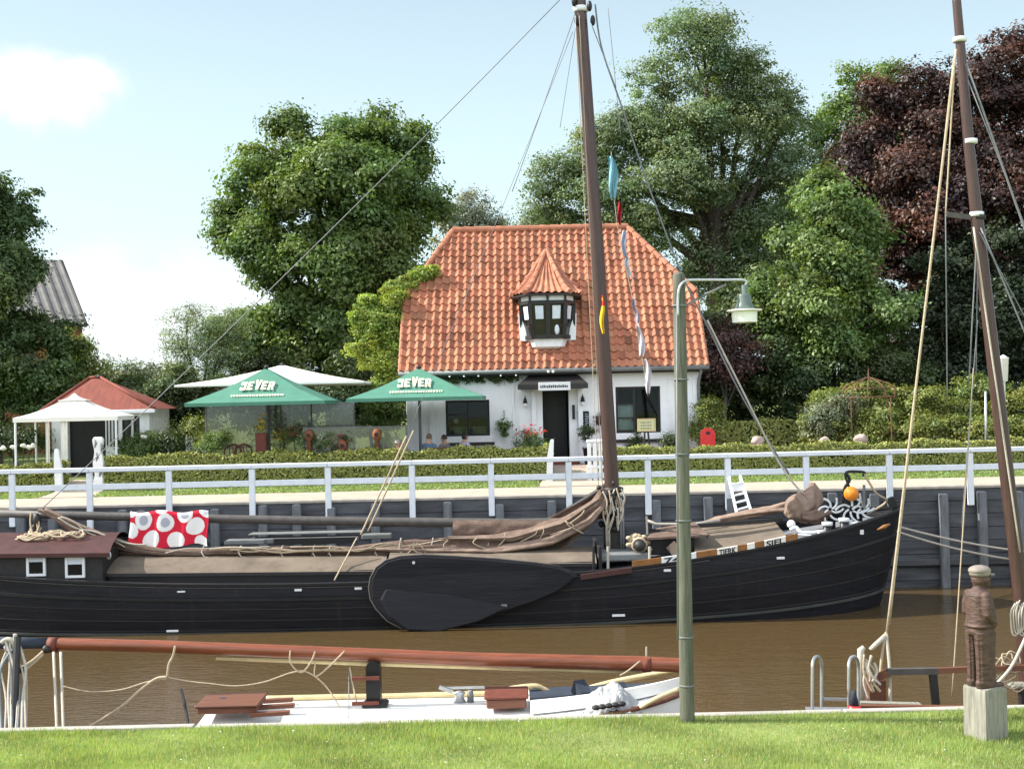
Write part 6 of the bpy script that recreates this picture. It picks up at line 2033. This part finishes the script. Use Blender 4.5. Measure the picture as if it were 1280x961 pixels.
tag(MB().tube([P(1232, 489, 38.0), Vector((PX(1232, 38.0, 550), 38.0, ZT))], .035, 10).build('marker_pole', M['steel'], None, True), 'bare slim steel pole standing left of the white path lantern', 'pole')

# ------------------------------------------------------------------ white tent, kiosk, barn
def tent():
    Yc = 38.9; hw = 1.56; hd = .85
    a = P(93, 491.5, Yc); ze = PZ(87, 521, Yc - hd)
    r = thing('garden_tent', 'white garden tent with small vented top at the gate on the left', 'tent', (a.x, Yc, ZT))
    cs = [(-1, -1), (1, -1), (1, 1), (-1, 1)]
    for nm, h0, h1, w0, w1 in (('canopy', a.z - .22, ze, .32, hw), ('vent_top', a.z, a.z - .20, .02, .42)):
        mb = MB()
        for k in range(4):
            A_, B_ = cs[k], cs[(k + 1) % 4]
            mb.grid(lambda u, v, A_=A_, B_=B_: Vector((a.x + (A_[0] + (B_[0] - A_[0]) * u) * (w0 + (w1 - w0) * v), Yc + (A_[1] + (B_[1] - A_[1]) * u) * (w0 + (w1 - w0) * v) * hd / hw, h0 + (h1 - h0) * v - .06 * math.sin(math.pi * v))), 8, 8)
            mb.grid(lambda u, v, A_=A_, B_=B_: Vector((a.x + (A_[0] + (B_[0] - A_[0]) * u) * w1, Yc + (A_[1] + (B_[1] - A_[1]) * u) * w1 * hd / hw, h1 - (.13 if w1 > 1 else .03) * v)), 8, 1)
        mb.build(nm, M['canvas'], r)
    for cx_, cy_ in cs:
        MB().tube([(a.x + cx_ * hw * .96, Yc + cy_ * hd * .96, ZT), (a.x + cx_ * hw * .96, Yc + cy_ * hd * .96, ze)], .035, 8).build('pole', M['white'], r)
    for px0, px1 in ((57, 61), (76, 83)):
        A, B = P(px0, 585, Yc - hd), P(px1, 523, Yc - hd)
        mb = MB().grid(lambda u, v: Vector((A.x + (B.x - A.x) * u, Yc - hd * .94 + .03 * math.sin(u * 12), ze - .1 + (ZT - ze + .1) * v)), 8, 6)
        mb.build('drawn_curtain', M['canvas'], r)
tent()
def kiosk():
    Y0, Y1 = 40.6, 43.0
    xa, xb = PX(64, Y0), PX(186, Y0)
    zt_ = PZ(150, 512, Y0)
    r = thing('garden_pavilion', 'small white garden pavilion with red hipped roof behind the tent', 'pavilion', (.5 * (xa + xb), Y0, ZT))
    mb = MB()
    d0, d1 = PX(84, Y0), PX(131, Y0)
    w0, w1 = PX(152, Y0), PX(174, Y0)
    zw0, zw1 = PZ(163, 556, Y0), PZ(163, 520, Y0)
    mb.box((xa, Y0, ZT), (d0, Y0 + .2, zt_)).box((d1, Y0, ZT), (w0, Y0 + .2, zt_)).box((w0, Y0, ZT), (w1, Y0 + .2, zw0)).box((w0, Y0, zw1), (w1, Y0 + .2, zt_)).box((w1, Y0, ZT), (xb, Y0 + .2, zt_))
    mb.box((d0, Y0, ZT + 2.15), (d1, Y0 + .2, zt_))
    mb.box((xb - .2, Y0 + .2, ZT), (xb, Y1, zt_)).box((xa, Y0 + .2, ZT), (xa + .2, Y1, zt_)).box((xa + .2, Y1 - .2, ZT), (xb - .2, Y1, zt_))
    mb.build('wall', M['plaster'], r)
    MB().box((d0 + .01, Y0 + .22, ZT), (d1 - .01, Y0 + .26, ZT + 2.14)).build('door', M['black'], r)
    wf = window(r, w0, w1, zw0, zw1, Y0 + .03, (.33, .67), ((0, 1, .33), (0, 1, .67)), .04)
    for ch_ in wf.children:
        if ch_.name.startswith('pane'): ch_.data.materials[0] = M['glass']
    for k in range(4):
        x = PX(133 + k * 4.2, Y0); MB().box((x, Y0 - .03, ZT + .9), (x + .035, Y0 - .003, zt_ - .2)).build('trellis_bar', M['dark'], r)
    # hipped roof
    ap0 = P(112, 473, 41.8); ap1 = P(124, 471.5, 41.8)
    e = .26
    xa_, xb_ = xa - e, xb + e
    y0_, y1_ = Y0 - e, Y1 + e
    mb = MB()
    E = [Vector((xa_, y0_, zt_)), Vector((xb_, y0_, zt_)), Vector((xb_, y1_, zt_)), Vector((xa_, y1_, zt_))]
    mb.add([E[0], E[1], E[2], E[3], ap0, ap1], [(0, 1, 5, 4), (1, 2, 5), (2, 3, 4, 5), (3, 0, 4)])
    rf_ = mb.build('roof', M['kioskroof'], r)
    for A_, B_ in ((E[0], ap0), (E[1], ap1), (ap0, ap1)):
        MB().tube([A_ + Vector((0, 0, .02)), B_ + Vector((0, 0, .02))], .05, 8).build('hip_ridge', M['kioskroof'], rf_, True)
    MB().bbox((xa_, y0_ - .02, zt_ - .12), (xb_, y0_ + .05, zt_ - .003), .01).build('fascia', M['white'], r)
    MB().box((xa_, y0_ + .051, zt_ - .05), (xb_, Y0 - .001, zt_ - .02)).build('soffit', M['white'], r)
    MB().lathe(ap1 + Vector((0, 0, 0)), [(.05, -.05), (.1, 0), (.06, .06), (.02, .10)], 10).build('finial', M['dark'], rf_, True)
kiosk()
# picket fence behind on the left
pf = thing('picket_fence', 'low white picket fence behind the yellow-green shrub', 'fence', tuple(gpt(240, 41)))
for k in range(9):
    x = PX(231 + k * 3.4, 41)
    MB().prism([(x, ZT), (x + .055, ZT), (x + .055, ZT + 1.15), (x + .027, ZT + 1.25), (x, ZT + 1.15)], 41, 41.03).build('picket', M['white'], pf)
for z in (.35, .95): MB().box((PX(229, 41), 41.031, ZT + z), (PX(262, 41), 41.06, ZT + z + .06)).build('rail', M['white'], pf)

# barn far left
bn = thing('brick_barn', 'brick barn with grey corrugated roof beyond the dark tree at the left edge', 'barn', tuple(gpt(40, 60)))
Yb = 59.4
e0 = P(108, 404, Yb)
th = R(31)
AX, AY = Vector((math.cos(th), math.sin(th), 0)), Vector((-math.sin(th), math.cos(th), 0))
RUN = 5.1
r0 = e0 + AY * RUN; r0.z = PZ(74, 325.5, r0.y)
def bp_(along, back, z): return Vector((e0.x, e0.y, 0)) + AX * along + AY * back + Vector((0, 0, z))
NXC = 150
vs, fs = [], []
for j in range(3):
    v_ = j / 2
    for i in range(NXC + 1):
        vs.append(bp_(-i * .11, RUN * v_, e0.z + (r0.z - e0.z) * v_ + .045 * math.sin(i * math.pi / 2.0 + .5)))
for j in range(2):
    for i in range(NXC):
        a = j * (NXC + 1) + i; fs.append((a, a + 1, a + NXC + 2, a + NXC + 1))
MB().add(vs, fs).build('roof', M['corr'], bn)
LB = -.11 * NXC
MB().add([bp_(LB, RUN, r0.z), bp_(0, RUN, r0.z), bp_(0, 2 * RUN, e0.z), bp_(LB, 2 * RUN, e0.z)], [(0, 1, 2, 3)]).build('rear_roof', M['corr'], bn)
W0 = [bp_(-.12, .30, 0), bp_(-.12, 2 * RUN - .3, 0), bp_(LB, 2 * RUN - .45, 0), bp_(LB, .30, 0)]
mb = MB().loft([[p + Vector((0, 0, ZT)) for p in W0], [p + Vector((0, 0, e0.z - .05)) for p in W0]])
mb.add([bp_(-.13, .30, e0.z - .1), bp_(-.13, 2 * RUN - .3, e0.z - .1), bp_(-.13, RUN, r0.z - .2)], [(0, 1, 2)])
mb.build('wall', M['brick'], bn)
MB().bar(e0 + Vector((0, 0, -.10)), r0 + Vector((0, 0, -.06)), .10, .16).build('barge_board', M['dark'], bn)
MB().bar(e0 + Vector((0, 0, -.12)), bp_(LB, 0, e0.z - .12), .10, .12).build('gutter', M['dark'], bn)

# ------------------------------------------------------------------ people at the tables
skin_m = mat('skin', (.48, .28, .20), .55, .06, 8)
def guest(px, py_top, Y, label, shirt, hairc, face=180, lean=.05, hairlong=False):
    """seated figure; face = heading in degrees, 180 looks to -y"""
    topz = PZ(px, py_top, Y)
    seat = topz - .815
    r = thing('person', label, 'person', (PX(px, Y), Y, ZT), 'guests seated on the terrace')
    O = Vector((PX(px, Y), Y, seat)); a = R(face)
    def W(x, y, z):   # x right, y forward
        return O + Vector((x * math.cos(a) + y * math.sin(a), -x * math.sin(a) + y * math.cos(a), z))
    b = MB()
    def torso(mb, g=0.0, z1=.60):
        rings = []
        for z, rx, ry in ((-.08, .165, .13), (.06, .17, .135), (.20, .155, .12), (.36, .17, .125), (.47, .200, .125), (.54, .175, .105), (.585, .085, .075)):
            if z > z1: continue
            rings.append([W((rx + g) * math.cos(t), (ry + g) * math.sin(t) + lean * z, z) for t in [2 * math.pi * k / 20 for k in range(20)]])
        mb.loft(rings)
    def limb(mb, pts, rad, g=0.0): mb.tube([W(*p) for p in pts], [q + g for q in rad], 12)
    arms = {s: [(s * .19, .02 + lean * .5, .50), (s * .235, .05, .36), (s * .24, .09, .24), (s * .17, .22, .21), (s * .10, .33, .24)] for s in (-1, 1)}
    torso(b)
    b.tube([W(0, lean * .55, .52), W(0, lean * .65 + .01, .65)], [.060, .055], 12)
    hc = W(0, lean * .7 + .03, .712)
    b.sphere(hc, (.078, .085, .108), 16, 12)
    b.sphere(W(0, lean * .7 + .055, .657), (.055, .058, .055), 12, 8)
    b.tube([W(0, lean * .7 + .115, .722), W(0, lean * .7 + .138, .695)], [.010, .017], 8)
    for s in (-1, 1):
        b.sphere(W(s * .080, lean * .7 + .02, .707), (.016, .016, .03), 8, 6)
        limb(b, arms[s], [.052, .047, .042, .036, .028])
        h = Vector((s * .10, .33, .24))
        b.sphere(W(h.x * .96, h.y + .04, h.z), (.036, .045, .02), 10, 6)
        for f_, (ox, ln) in enumerate(((-.027, .055), (-.010, .068), (.008, .064), (.025, .05))):
            limb(b, [(h.x * .96 + ox, h.y + .06, h.z), (h.x * .96 + ox, h.y + .06 + ln * .6, h.z), (h.x * .96 + ox * 1.1, h.y + .06 + ln, h.z - .018)], [.0105, .0095, .008])
        limb(b, [(h.x * .96 - s * .03, h.y + .02, h.z), (h.x * .96 - s * .055, h.y + .055, h.z + .004)], [.012, .009])
        limb(b, [(s * .09, .02, -.02), (s * .11, .24, .0), (s * .12, .44, -.02), (s * .12, .45, -.24), (s * .12, .43, -seat + ZT + .08)], [.085, .078, .060, .052, .038])
        limb(b, [(s * .12, .41, -seat + ZT + .045), (s * .125, .60, -seat + ZT + .035)], [.045, .036])
    body = b.build('body', skin_m, r, True)
    rm = body.modifiers.new('fuse', 'REMESH'); rm.mode = 'VOXEL'; rm.voxel_size = .010; rm.use_smooth_shade = True
    # face
    e = MB()
    for s in (-1, 1): e.sphere(W(s * .030, lean * .7 + .108, .725), (.012, .010, .008), 8, 6)
    e.tube([W(-.025, lean * .7 + .108, .662), W(0, lean * .7 + .116, .660), W(.025, lean * .7 + .108, .662)], .006, 6)
    e.build('face_marks', M['redwood'], body)
    # shirt
    cm_ = mat('cotton_shirt', shirt, .9, .10, 8, .004, 20, spec=.1)
    c = MB(); torso(c, .014, .56)
    for s in (-1, 1): limb(c, arms[s][:3], [.056, .052, .050], .010)
    c.build('shirt', cm_, r, True)
    t = MB()
    for s in (-1, 1): limb(t, [(s * .09, .02, -.02), (s * .11, .24, .0), (s * .12, .44, -.02), (s * .12, .45, -.24), (s * .12, .43, -seat + ZT + .10)], [.085, .078, .060, .052, .044], .014)
    t.build('trousers', M['navy'], r, True)
    hm_ = mat('hair', hairc, .6, .25, 30, .004, 80)
    hr = MB()
    n = 18
    rings = []
    for k in range(9):
        th = k / 8 * (1.75 if not hairlong else 2.2)
        rings.append([Vector(hc) + (W(.090 * math.sin(th) * math.cos(q), (.098 * math.sin(th) * math.sin(q)) * (.80 if math.sin(q) > 0 and th > 1.0 else 1) - .012, .122 * math.cos(th) + (.05 * max(0, math.sin(q)) * (th > 1.0) * th * .6)) - O) for q in [2 * math.pi * i / n for i in range(n)]])
    hr.loft(rings); hr.build('hair', hm_, r, True)
    return r
guest(494, 549.5, 37.75, 'seated grey-haired person in white shirt nearest the low screens', (.72, .74, .72), (.35, .32, .30), 70)
guest(534, 542.5, 37.9, 'seated brown-haired person in blue shirt beside the parasol pole', (.10, .15, .24), (.13, .085, .06), 35)
guest(556, 543.5, 38.6, 'seated dark-haired person in grey top, middle of those before the window', (.20, .19, .20), (.04, .03, .025), 300)
guest(578, 541.5, 38.2, 'seated black-haired person in lavender top under the left inn window', (.42, .40, .58), (.014, .012, .012), 60, hairlong=True)
tb = thing('terrace_table', 'round terrace table hidden behind the hedge in front of the seated guests', 'table', tuple(gpt(546, 37.55)))
c = gpt(546, 37.55) + Vector((0, .0, 0)); 
MB().lathe(c, [(.02, .70), (.42, .70), (.42, .735), (.02, .735)], 24).build('table_top', M['teak'], tb)
MB().tube([c, c + Vector((0, 0, .70))], .04, 8).build('pedestal', M['dark'], tb)
for k, (px, Y) in enumerate(((494, 37.75), (534, 37.9), (556, 38.6), (578, 38.2))):
    c = gpt(px, Y)
    s_ = thing('terrace_stool', ['slatted chair of the white-shirted guest', 'slatted chair of the guest in the blue shirt', 'slatted chair of the guest in the grey top', 'slatted chair of the guest in the lavender top'][k], 'chair', tuple(c), 'terrace chairs under the guests')
    hh = PZ(px, (549.5, 542.5, 543.5, 541.5)[k], Y) - .815 - .10 - ZT
    MB().bbox((c.x - .22, c.y - .2, ZT + hh - .04), (c.x + .22, c.y + .2, ZT + hh), .01).build('seat', M['teak'], s_)
    for sx_ in (-.19, .19):
        for sy_ in (-.17, .17): MB().tube([c + Vector((sx_, sy_, 0)), c + Vector((sx_, sy_, hh - .04))], .018, 6).build('leg', M['teak'], s_)

# ------------------------------------------------------------------ trees
def tree(name, label, base_px, Y, blobs, m, nclump, per, cr, leaf, seed, trunk_r=.3, cat='tree', group=None, limbs=True, zb=ZT, fork=None, **kw):
    bx = PX(base_px, Y)
    r = thing(name, label, cat, (bx, Y, zb), group)
    B = []
    for b in blobs:
        px, py, rp, rq = b[:4]; dy = b[4] if len(b) > 4 else 0
        yy = Y + dy; s = yy / FPX
        B.append((P(px, py, yy), (rp * s, min(rp, rq) * s * 1.05, rq * s)))
    crown('crown', B, nclump, per, cr, leaf, seed, m, r, **kw)
    zc = min(b[0].z for b in B)
    cz = sum(b[0].z for b in B) / len(B)
    cxm = sum(b[0].x for b in B) / len(B)
    rr = random.Random(seed)
    f = Vector((bx + (cxm - bx) * .4, Y, zb + (cz - zb) * .55)) if fork is None else fork
    mb = MB()
    mb.tube([Vector((bx, Y, zb - .2)), Vector((bx, Y, zb + .4)), Vector((bx, Y, zb)).lerp(f, .6) + Vector((rr.uniform(-.1, .1), 0, 0)), f], [trunk_r * 1.35, trunk_r, trunk_r * .85, trunk_r * .7], 12)
    if limbs:
        for b in B:
            c = Vector(b[0]); st = Vector((bx, Y, zb)).lerp(f, rr.uniform(.7, 1.0))
            mid = st.lerp(c, .5) + Vector((rr.uniform(-.3, .3), rr.uniform(-.3, .3), rr.uniform(0, .5)))
            mb.tube([st, mid, c], [trunk_r * .5, trunk_r * .3, trunk_r * .12], 8)
            for k in range(3):
                d = Vector((rr.uniform(-1, 1), rr.uniform(-1, .6), rr.uniform(-.3, 1)))
                e = c + Vector((d.x * b[1][0], d.y * b[1][1], d.z * b[1][2])) * .8
                mb.tube([mid.lerp(c, .5), c.lerp(e, .4), e], [trunk_r * .14, trunk_r * .09, trunk_r * .03], 6)
    mb.build('trunk', M['bark'], r, True)
    return r

# large round tree left of the inn
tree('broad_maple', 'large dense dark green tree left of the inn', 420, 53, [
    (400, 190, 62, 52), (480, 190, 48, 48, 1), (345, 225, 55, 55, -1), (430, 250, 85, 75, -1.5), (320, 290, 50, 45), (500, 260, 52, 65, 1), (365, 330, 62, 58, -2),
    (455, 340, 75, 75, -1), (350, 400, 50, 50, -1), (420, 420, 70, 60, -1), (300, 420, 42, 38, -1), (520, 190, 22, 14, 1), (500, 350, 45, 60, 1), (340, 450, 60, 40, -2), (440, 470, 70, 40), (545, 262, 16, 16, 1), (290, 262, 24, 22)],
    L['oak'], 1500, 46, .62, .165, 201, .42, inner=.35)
# airy tall ash behind the inn
tree('tall_ash', 'very tall loose-crowned tree rising behind the right of the inn roof', 890, 60, [
    (880, 60, 58, 48), (830, 110, 48, 40), (930, 110, 48, 45), (790, 170, 55, 40, 1), (870, 165, 62, 45, -1), (955, 160, 45, 45), (720, 215, 45, 34, 1), (780, 235, 55, 40), (850, 235, 55, 45, -1),
    (925, 225, 45, 40, 1), (690, 245, 30, 30, 1), (975, 225, 28, 38), (820, 290, 52, 42), (890, 300, 40, 40, 1), (940, 285, 32, 32), (760, 285, 45, 30, 1), (875, 345, 60, 50, 2), (700, 275, 38, 22, 2), (985, 140, 24, 30), (960, 270, 40, 50, 2), (1000, 190, 34, 50, 2), (900, 120, 50, 50, 2), (840, 190, 50, 50, 2), (930, 350, 60, 70, 3), (745, 190, 40, 34, 2), (990, 330, 40, 60, 3)],
    L['ash'], 2000, 34, .66, .135, 202, .42, inner=.2, hi=1.5, fork=P(893, 260, 60), shell=.5, lump=1.5)
tree('green_lime', 'green tree between the tall loose tree and the copper beech', 1080, 64, [
    (1080, 130, 48, 46), (1060, 180, 42, 50), (1110, 110, 40, 32), (1030, 230, 34, 40), (1050, 280, 50, 60), (1130, 180, 50, 60), (1020, 170, 20, 26), (1000, 300, 40, 50, 2), (985, 380, 55, 60, 1)],
    L['mid'], 560, 36, .60, .165, 203, .35)
tree('copper_beech', 'large purple-leaved copper beech at the right edge', 1190, 52, [
    (1230, 110, 70, 60), (1150, 140, 62, 52), (1105, 130, 40, 40), (1280, 90, 60, 48), (1110, 200, 60, 60), (1190, 210, 80, 70, -1), (1280, 200, 80, 90), (1085, 255, 42, 45), (1140, 290, 70, 60, -1), (1220, 310, 80, 70), (1330, 150, 70, 90), (1200, 130, 60, 50), (1300, 300, 70, 90), (1080, 170, 34, 30), (1120, 250, 60, 60, -2), (1190, 270, 70, 60, -2.5), (1250, 240, 70, 60, -2.5), (1060, 215, 30, 34), (1210, 360, 60, 50, -1.5), (1290, 380, 60, 60, -1.5), (1150, 340, 44, 40, -1.5), (1105, 330, 44, 50, -.5), (1120, 400, 50, 50), (1180, 420, 60, 50), (1250, 420, 60, 60)],
    L['beech'], 1750, 40, .60, .150, 204, .45, lo=.5, hi=1.7, warm=.28, inner=.35)
tree('leafy_hornbeam', 'mid green rounded tree standing in front of the copper beech', 1040, 46, [
    (1030, 300, 50, 60), (1045, 265, 34, 36), (1010, 370, 50, 55, -1), (1060, 350, 36, 56, -.5), (980, 420, 40, 45), (1035, 425, 54, 45, -1), (1118, 392, 26, 26, -1.6), (1015, 245, 26, 30, 1), (962, 385, 30, 40), (1088, 420, 34, 26), (1078, 300, 26, 36)],
    L['mid'], 720, 40, .52, .145, 205, .25, inner=.3)
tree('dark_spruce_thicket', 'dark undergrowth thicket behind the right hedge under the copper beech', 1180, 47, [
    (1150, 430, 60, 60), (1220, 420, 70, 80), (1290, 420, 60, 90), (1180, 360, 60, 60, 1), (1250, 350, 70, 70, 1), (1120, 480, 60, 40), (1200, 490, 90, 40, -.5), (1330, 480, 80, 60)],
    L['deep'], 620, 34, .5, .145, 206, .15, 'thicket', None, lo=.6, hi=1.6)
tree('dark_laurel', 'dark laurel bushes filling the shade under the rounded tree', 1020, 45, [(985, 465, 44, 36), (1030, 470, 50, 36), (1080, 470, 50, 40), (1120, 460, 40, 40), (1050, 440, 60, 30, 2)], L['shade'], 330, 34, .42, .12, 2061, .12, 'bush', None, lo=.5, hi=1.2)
tree('dark_holly', 'dark evergreen bush between the inn gable and the rounded tree', 920, 46.5, [
    (900, 430, 38, 60), (935, 440, 45, 70), (900, 500, 40, 40), (960, 500, 50, 50), (925, 380, 34, 40, 1), (960, 380, 30, 50, 1), (880, 520, 34, 30)],
    L['shade'], 420, 36, .45, .13, 207, .15, 'bush')
tree('ruddy_shrub', 'bush with reddish leaf tips right under the hanging lamp', 905, 44.5, [(905, 420, 34, 28), (925, 440, 34, 32), (895, 450, 28, 30)], L['beech'], 110, 26, .4, .10, 208, .1, 'bush', None, lo=.8, hi=2.2, warm=.3)
# left edge
tree('shady_chestnut', 'dark tree filling the left edge of the view', -10, 47, [
    (0, 260, 32, 58), (30, 275, 22, 42), (-40, 300, 60, 90), (4, 340, 38, 52, -1), (-10, 400, 62, 60, -1), (26, 425, 36, 42), (-30, 460, 80, 60), (40, 470, 50, 40, -1), (75, 440, 24, 36), (-60, 380, 60, 80), (10, 500, 70, 40)],
    L['left'], 850, 40, .50, .14, 209, .35, inner=.3)
tree('yellowing_birch', 'yellow-green small tree at the foot of the dark left tree', 88, 50, [(85, 440, 24, 30), (72, 470, 30, 30), (105, 455, 22, 28), (110, 480, 30, 25)], L['bright'], 150, 32, .45, .12, 210, .12)
tree('wispy_willow', 'thin wispy tree with drooping twigs left of the large dark tree', 250, 49, [(232, 400, 26, 20), (262, 410, 38, 32), (250, 440, 45, 35), (290, 400, 26, 24), (222, 430, 16, 35), (280, 450, 40, 40)], L['ash'], 240, 30, .45, .10, 211, .12, droop=.5, aspect=.3, inner=.2)
tree('hazy_willow', 'silvery haze-paled tree peeping over the left end of the inn ridge', 585, 95, [(585, 262, 28, 26), (565, 275, 20, 20), (606, 285, 26, 30), (580, 320, 40, 50)], L['willow'], 180, 36, .8, .22, 212, .2)
tree('far_round_tree', 'dull green tree top just above the inn ridge left of the mast', 680, 90, [(672, 278, 26, 18), (650, 285, 22, 16), (700, 290, 36, 26), (690, 330, 50, 60)], L['far'], 170, 32, .8, .22, 213, .2)
for k, (px, py, rx, ry, lab, c_) in enumerate(((160, 475, 45, 22, 'pale distant tree in the gap above the red pavilion roof', 'far'), (205, 478, 38, 26, 'distant hazy tree left of the wispy willow', 'willow'), (130, 480, 34, 26, 'far yellowish tree right of the barn', 'far'))):
    tree('distant_tree', lab, px, 140 + 12 * k, [(px, py, rx, ry), (px - rx * .6, py + 8, rx * .6, ry * .8), (px + rx * .6, py + 6, rx * .6, ry * .8)], L[c_], 110, 24, 1.5, .40, 220 + k, .25, 'tree', 'distant trees on the horizon', limbs=False)
tree('round_laurel', 'dark rounded bush right of the red pavilion', 215, 44, [(212, 510, 32, 40), (228, 490, 30, 30), (200, 545, 34, 30), (240, 540, 30, 40), (180, 490, 40, 24, 3), (150, 490, 40, 22, 4)], L['shade'], 260, 34, .38, .11, 225, .1, 'bush')
tree('low_laurel', 'low dark bush between pavilion window and hedge', 195, 39.5, [(190, 560, 26, 22), (215, 556, 26, 26), (160, 563, 26, 16)], L['shade'], 130, 26, .26, .07, 226, .05, 'bush')
tree('backdrop_yew', 'dark shaded bushes behind the white parasol', 400, 48.5, [(300, 500, 50, 40), (370, 510, 60, 40), (440, 500, 60, 50), (480, 520, 40, 40), (330, 460, 50, 30, 1)], L['shade'], 360, 32, .42, .12, 227, .12, 'bush', None, lo=.4, hi=1.1)
tree('left_border_bush', 'dark bushes with white flowers in the shade beside the tent', 20, 40.3, [(10, 545, 40, 26), (45, 550, 22, 22), (-40, 540, 50, 30), (100, 585, 0.1, 0.1)][:3], L['shade'], 190, 28, .28, .075, 228, .06, 'bush', None, lo=.4, hi=1.1)
wf_ = []
for k, (px, py) in enumerate(((16, 559), (29, 557), (36, 559), (42, 557), (4, 560), (180, 546))):
    c = P(px, py, 38.7 if px < 100 else 38.8)
    o_ = thing('white_rose', ['white rose blossom low in the dark border, left of a pair', 'white rose blossom left of three close together by the tent', 'white rose blossom in the middle of three close together by the tent', 'white rose blossom nearest the tent', 'white rose blossom nearest the left photo edge', 'white ball of blossom by the pavilion window'][k], 'flower', tuple(c), 'white roses in the left border')
    mb = MB(); mb.sphere(c, (.09, .07, .07), 12, 8); mb.v = [p + (p - c) * .5 * noise.noise(p * 14) for p in mb.v]
    mb.build('blossom', M['canvas'], o_, True)
    MB().tube([c, Vector((c.x, c.y + .02, ZT))], .012, 6).build('stem', M['bark'], o_)
tree('pale_rosebush', 'pale flowering bush under the pavilion window', 172, 39.0, [(172, 560, 20, 14), (182, 552, 14, 14)], L['mid'], 70, 22, .2, .06, 229, .04, 'bush')
# creeper on the left gable of the inn
tree('gable_creeper', 'bright yellow-green creeper covering the left gable of the inn', 480, 42.6, [(482, 400, 22, 30), (468, 438, 24, 34), (488, 440, 16, 40, -.2), (496, 372, 18, 18, .2), (508, 356, 14, 11, .6), (480, 470, 24, 34), (455, 425, 12, 26), (524, 343, 12, 7, .68), (534, 338, 9, 5, .72), (498, 358, 12, 12, .5), (490, 395, 10, 40, -.2), (450, 395, 10, 14), (462, 380, 10, 12)],
     L['ivy'], 700, 30, .20, .080, 230, .06, 'climbing plant', None, limbs=False, droop=.4, up=.3)
tree('gable_bush', 'dark leafy bush under the creeper behind the low screens', 485, 41.8, [(480, 515, 24, 26), (495, 500, 14, 20), (470, 500, 16, 20)], L['mid'], 120, 28, .24, .075, 231, .05, 'climbing plant')
# bright hedge bank at right
tree('bright_hedge_bank', 'tall sunlit yellow-green hedge bank at the right behind the clipped hedge', 1140, 41.5, [(1040 + k * 38, 515 - (8 if k % 2 else 0) - k * 1.0, 36, 30, (k % 3) * .3) for k in range(9)] + [(1030 + k * 45, 540, 34, 22, -1.2) for k in range(8)],
     L['bright'], 1000, 34, .28, .085, 232, .08, 'hedge', None, limbs=False, lo=.6, hi=1.25)
plant('garden_shrub', 'grey-green shrub at the left end of the sunlit hedge bank', 'shrub', gpt(1035, 40.3), [bl(1035, 520, 40.3, .7, .6), bl(1020, 535, 40.3, .5, .5), bl(1055, 508, 40.3, .5, .4)], L['far'], 190, 24, .07, 240, .25)
plant('garden_shrub', 'yellowish shrub against the right corner of the inn', 'shrub', gpt(885, 40.6), [bl(884, 512, 40.6, .45, .4), bl(893, 530, 40.6, .4, .45), bl(872, 540, 40.6, .3, .4)], L['bright'], 130, 24, .06, 241, .2)
hedge(872, 1025, 527, 'dark clipped hedge block behind the red chair', 14, 41.5, .8, 700, ZT, .05)
# wide belts closing the view at both sides
for k, (px, Y, lab) in enumerate(((-330, 52, 'big dark tree outside the left edge'), (1560, 55, 'big dark tree outside the right edge'))):
    tree('side_tree', lab, px, Y, [(px, 250, 150, 120), (px - 80, 360, 120, 100), (px + 90, 360, 120, 100), (px, 450, 180, 70)], L['left'], 300, 34, .9, .25, 250 + k, .4)
# far wood along the horizon
rngf = np.random.default_rng(77)
n = 5200
fx_ = rngf.uniform(-170, 190, n); fz = 2 + np.abs(rngf.normal(size=n)) * 3.0 + 2.5 + 1.5 * np.sin(fx_ * .12) 
fz = np.minimum(fz, 9.5 + 1.5 * np.sin(fx_ * .07 + 1)) * rngf.uniform(.2, 1, n)
fp = np.stack([fx_, rngf.uniform(205, 218, n), 2.2 + fz], 1)
tag(leaf_mesh('far_wood', fp, rngf.normal(size=fp.shape) + np.array([0, -.6, .6]), 1.1, tint_of(rngf, n, .7, 1.25), rngf, L['far']), 'hazy belt of far woodland along the horizon', 'woodland', kind='stuff')
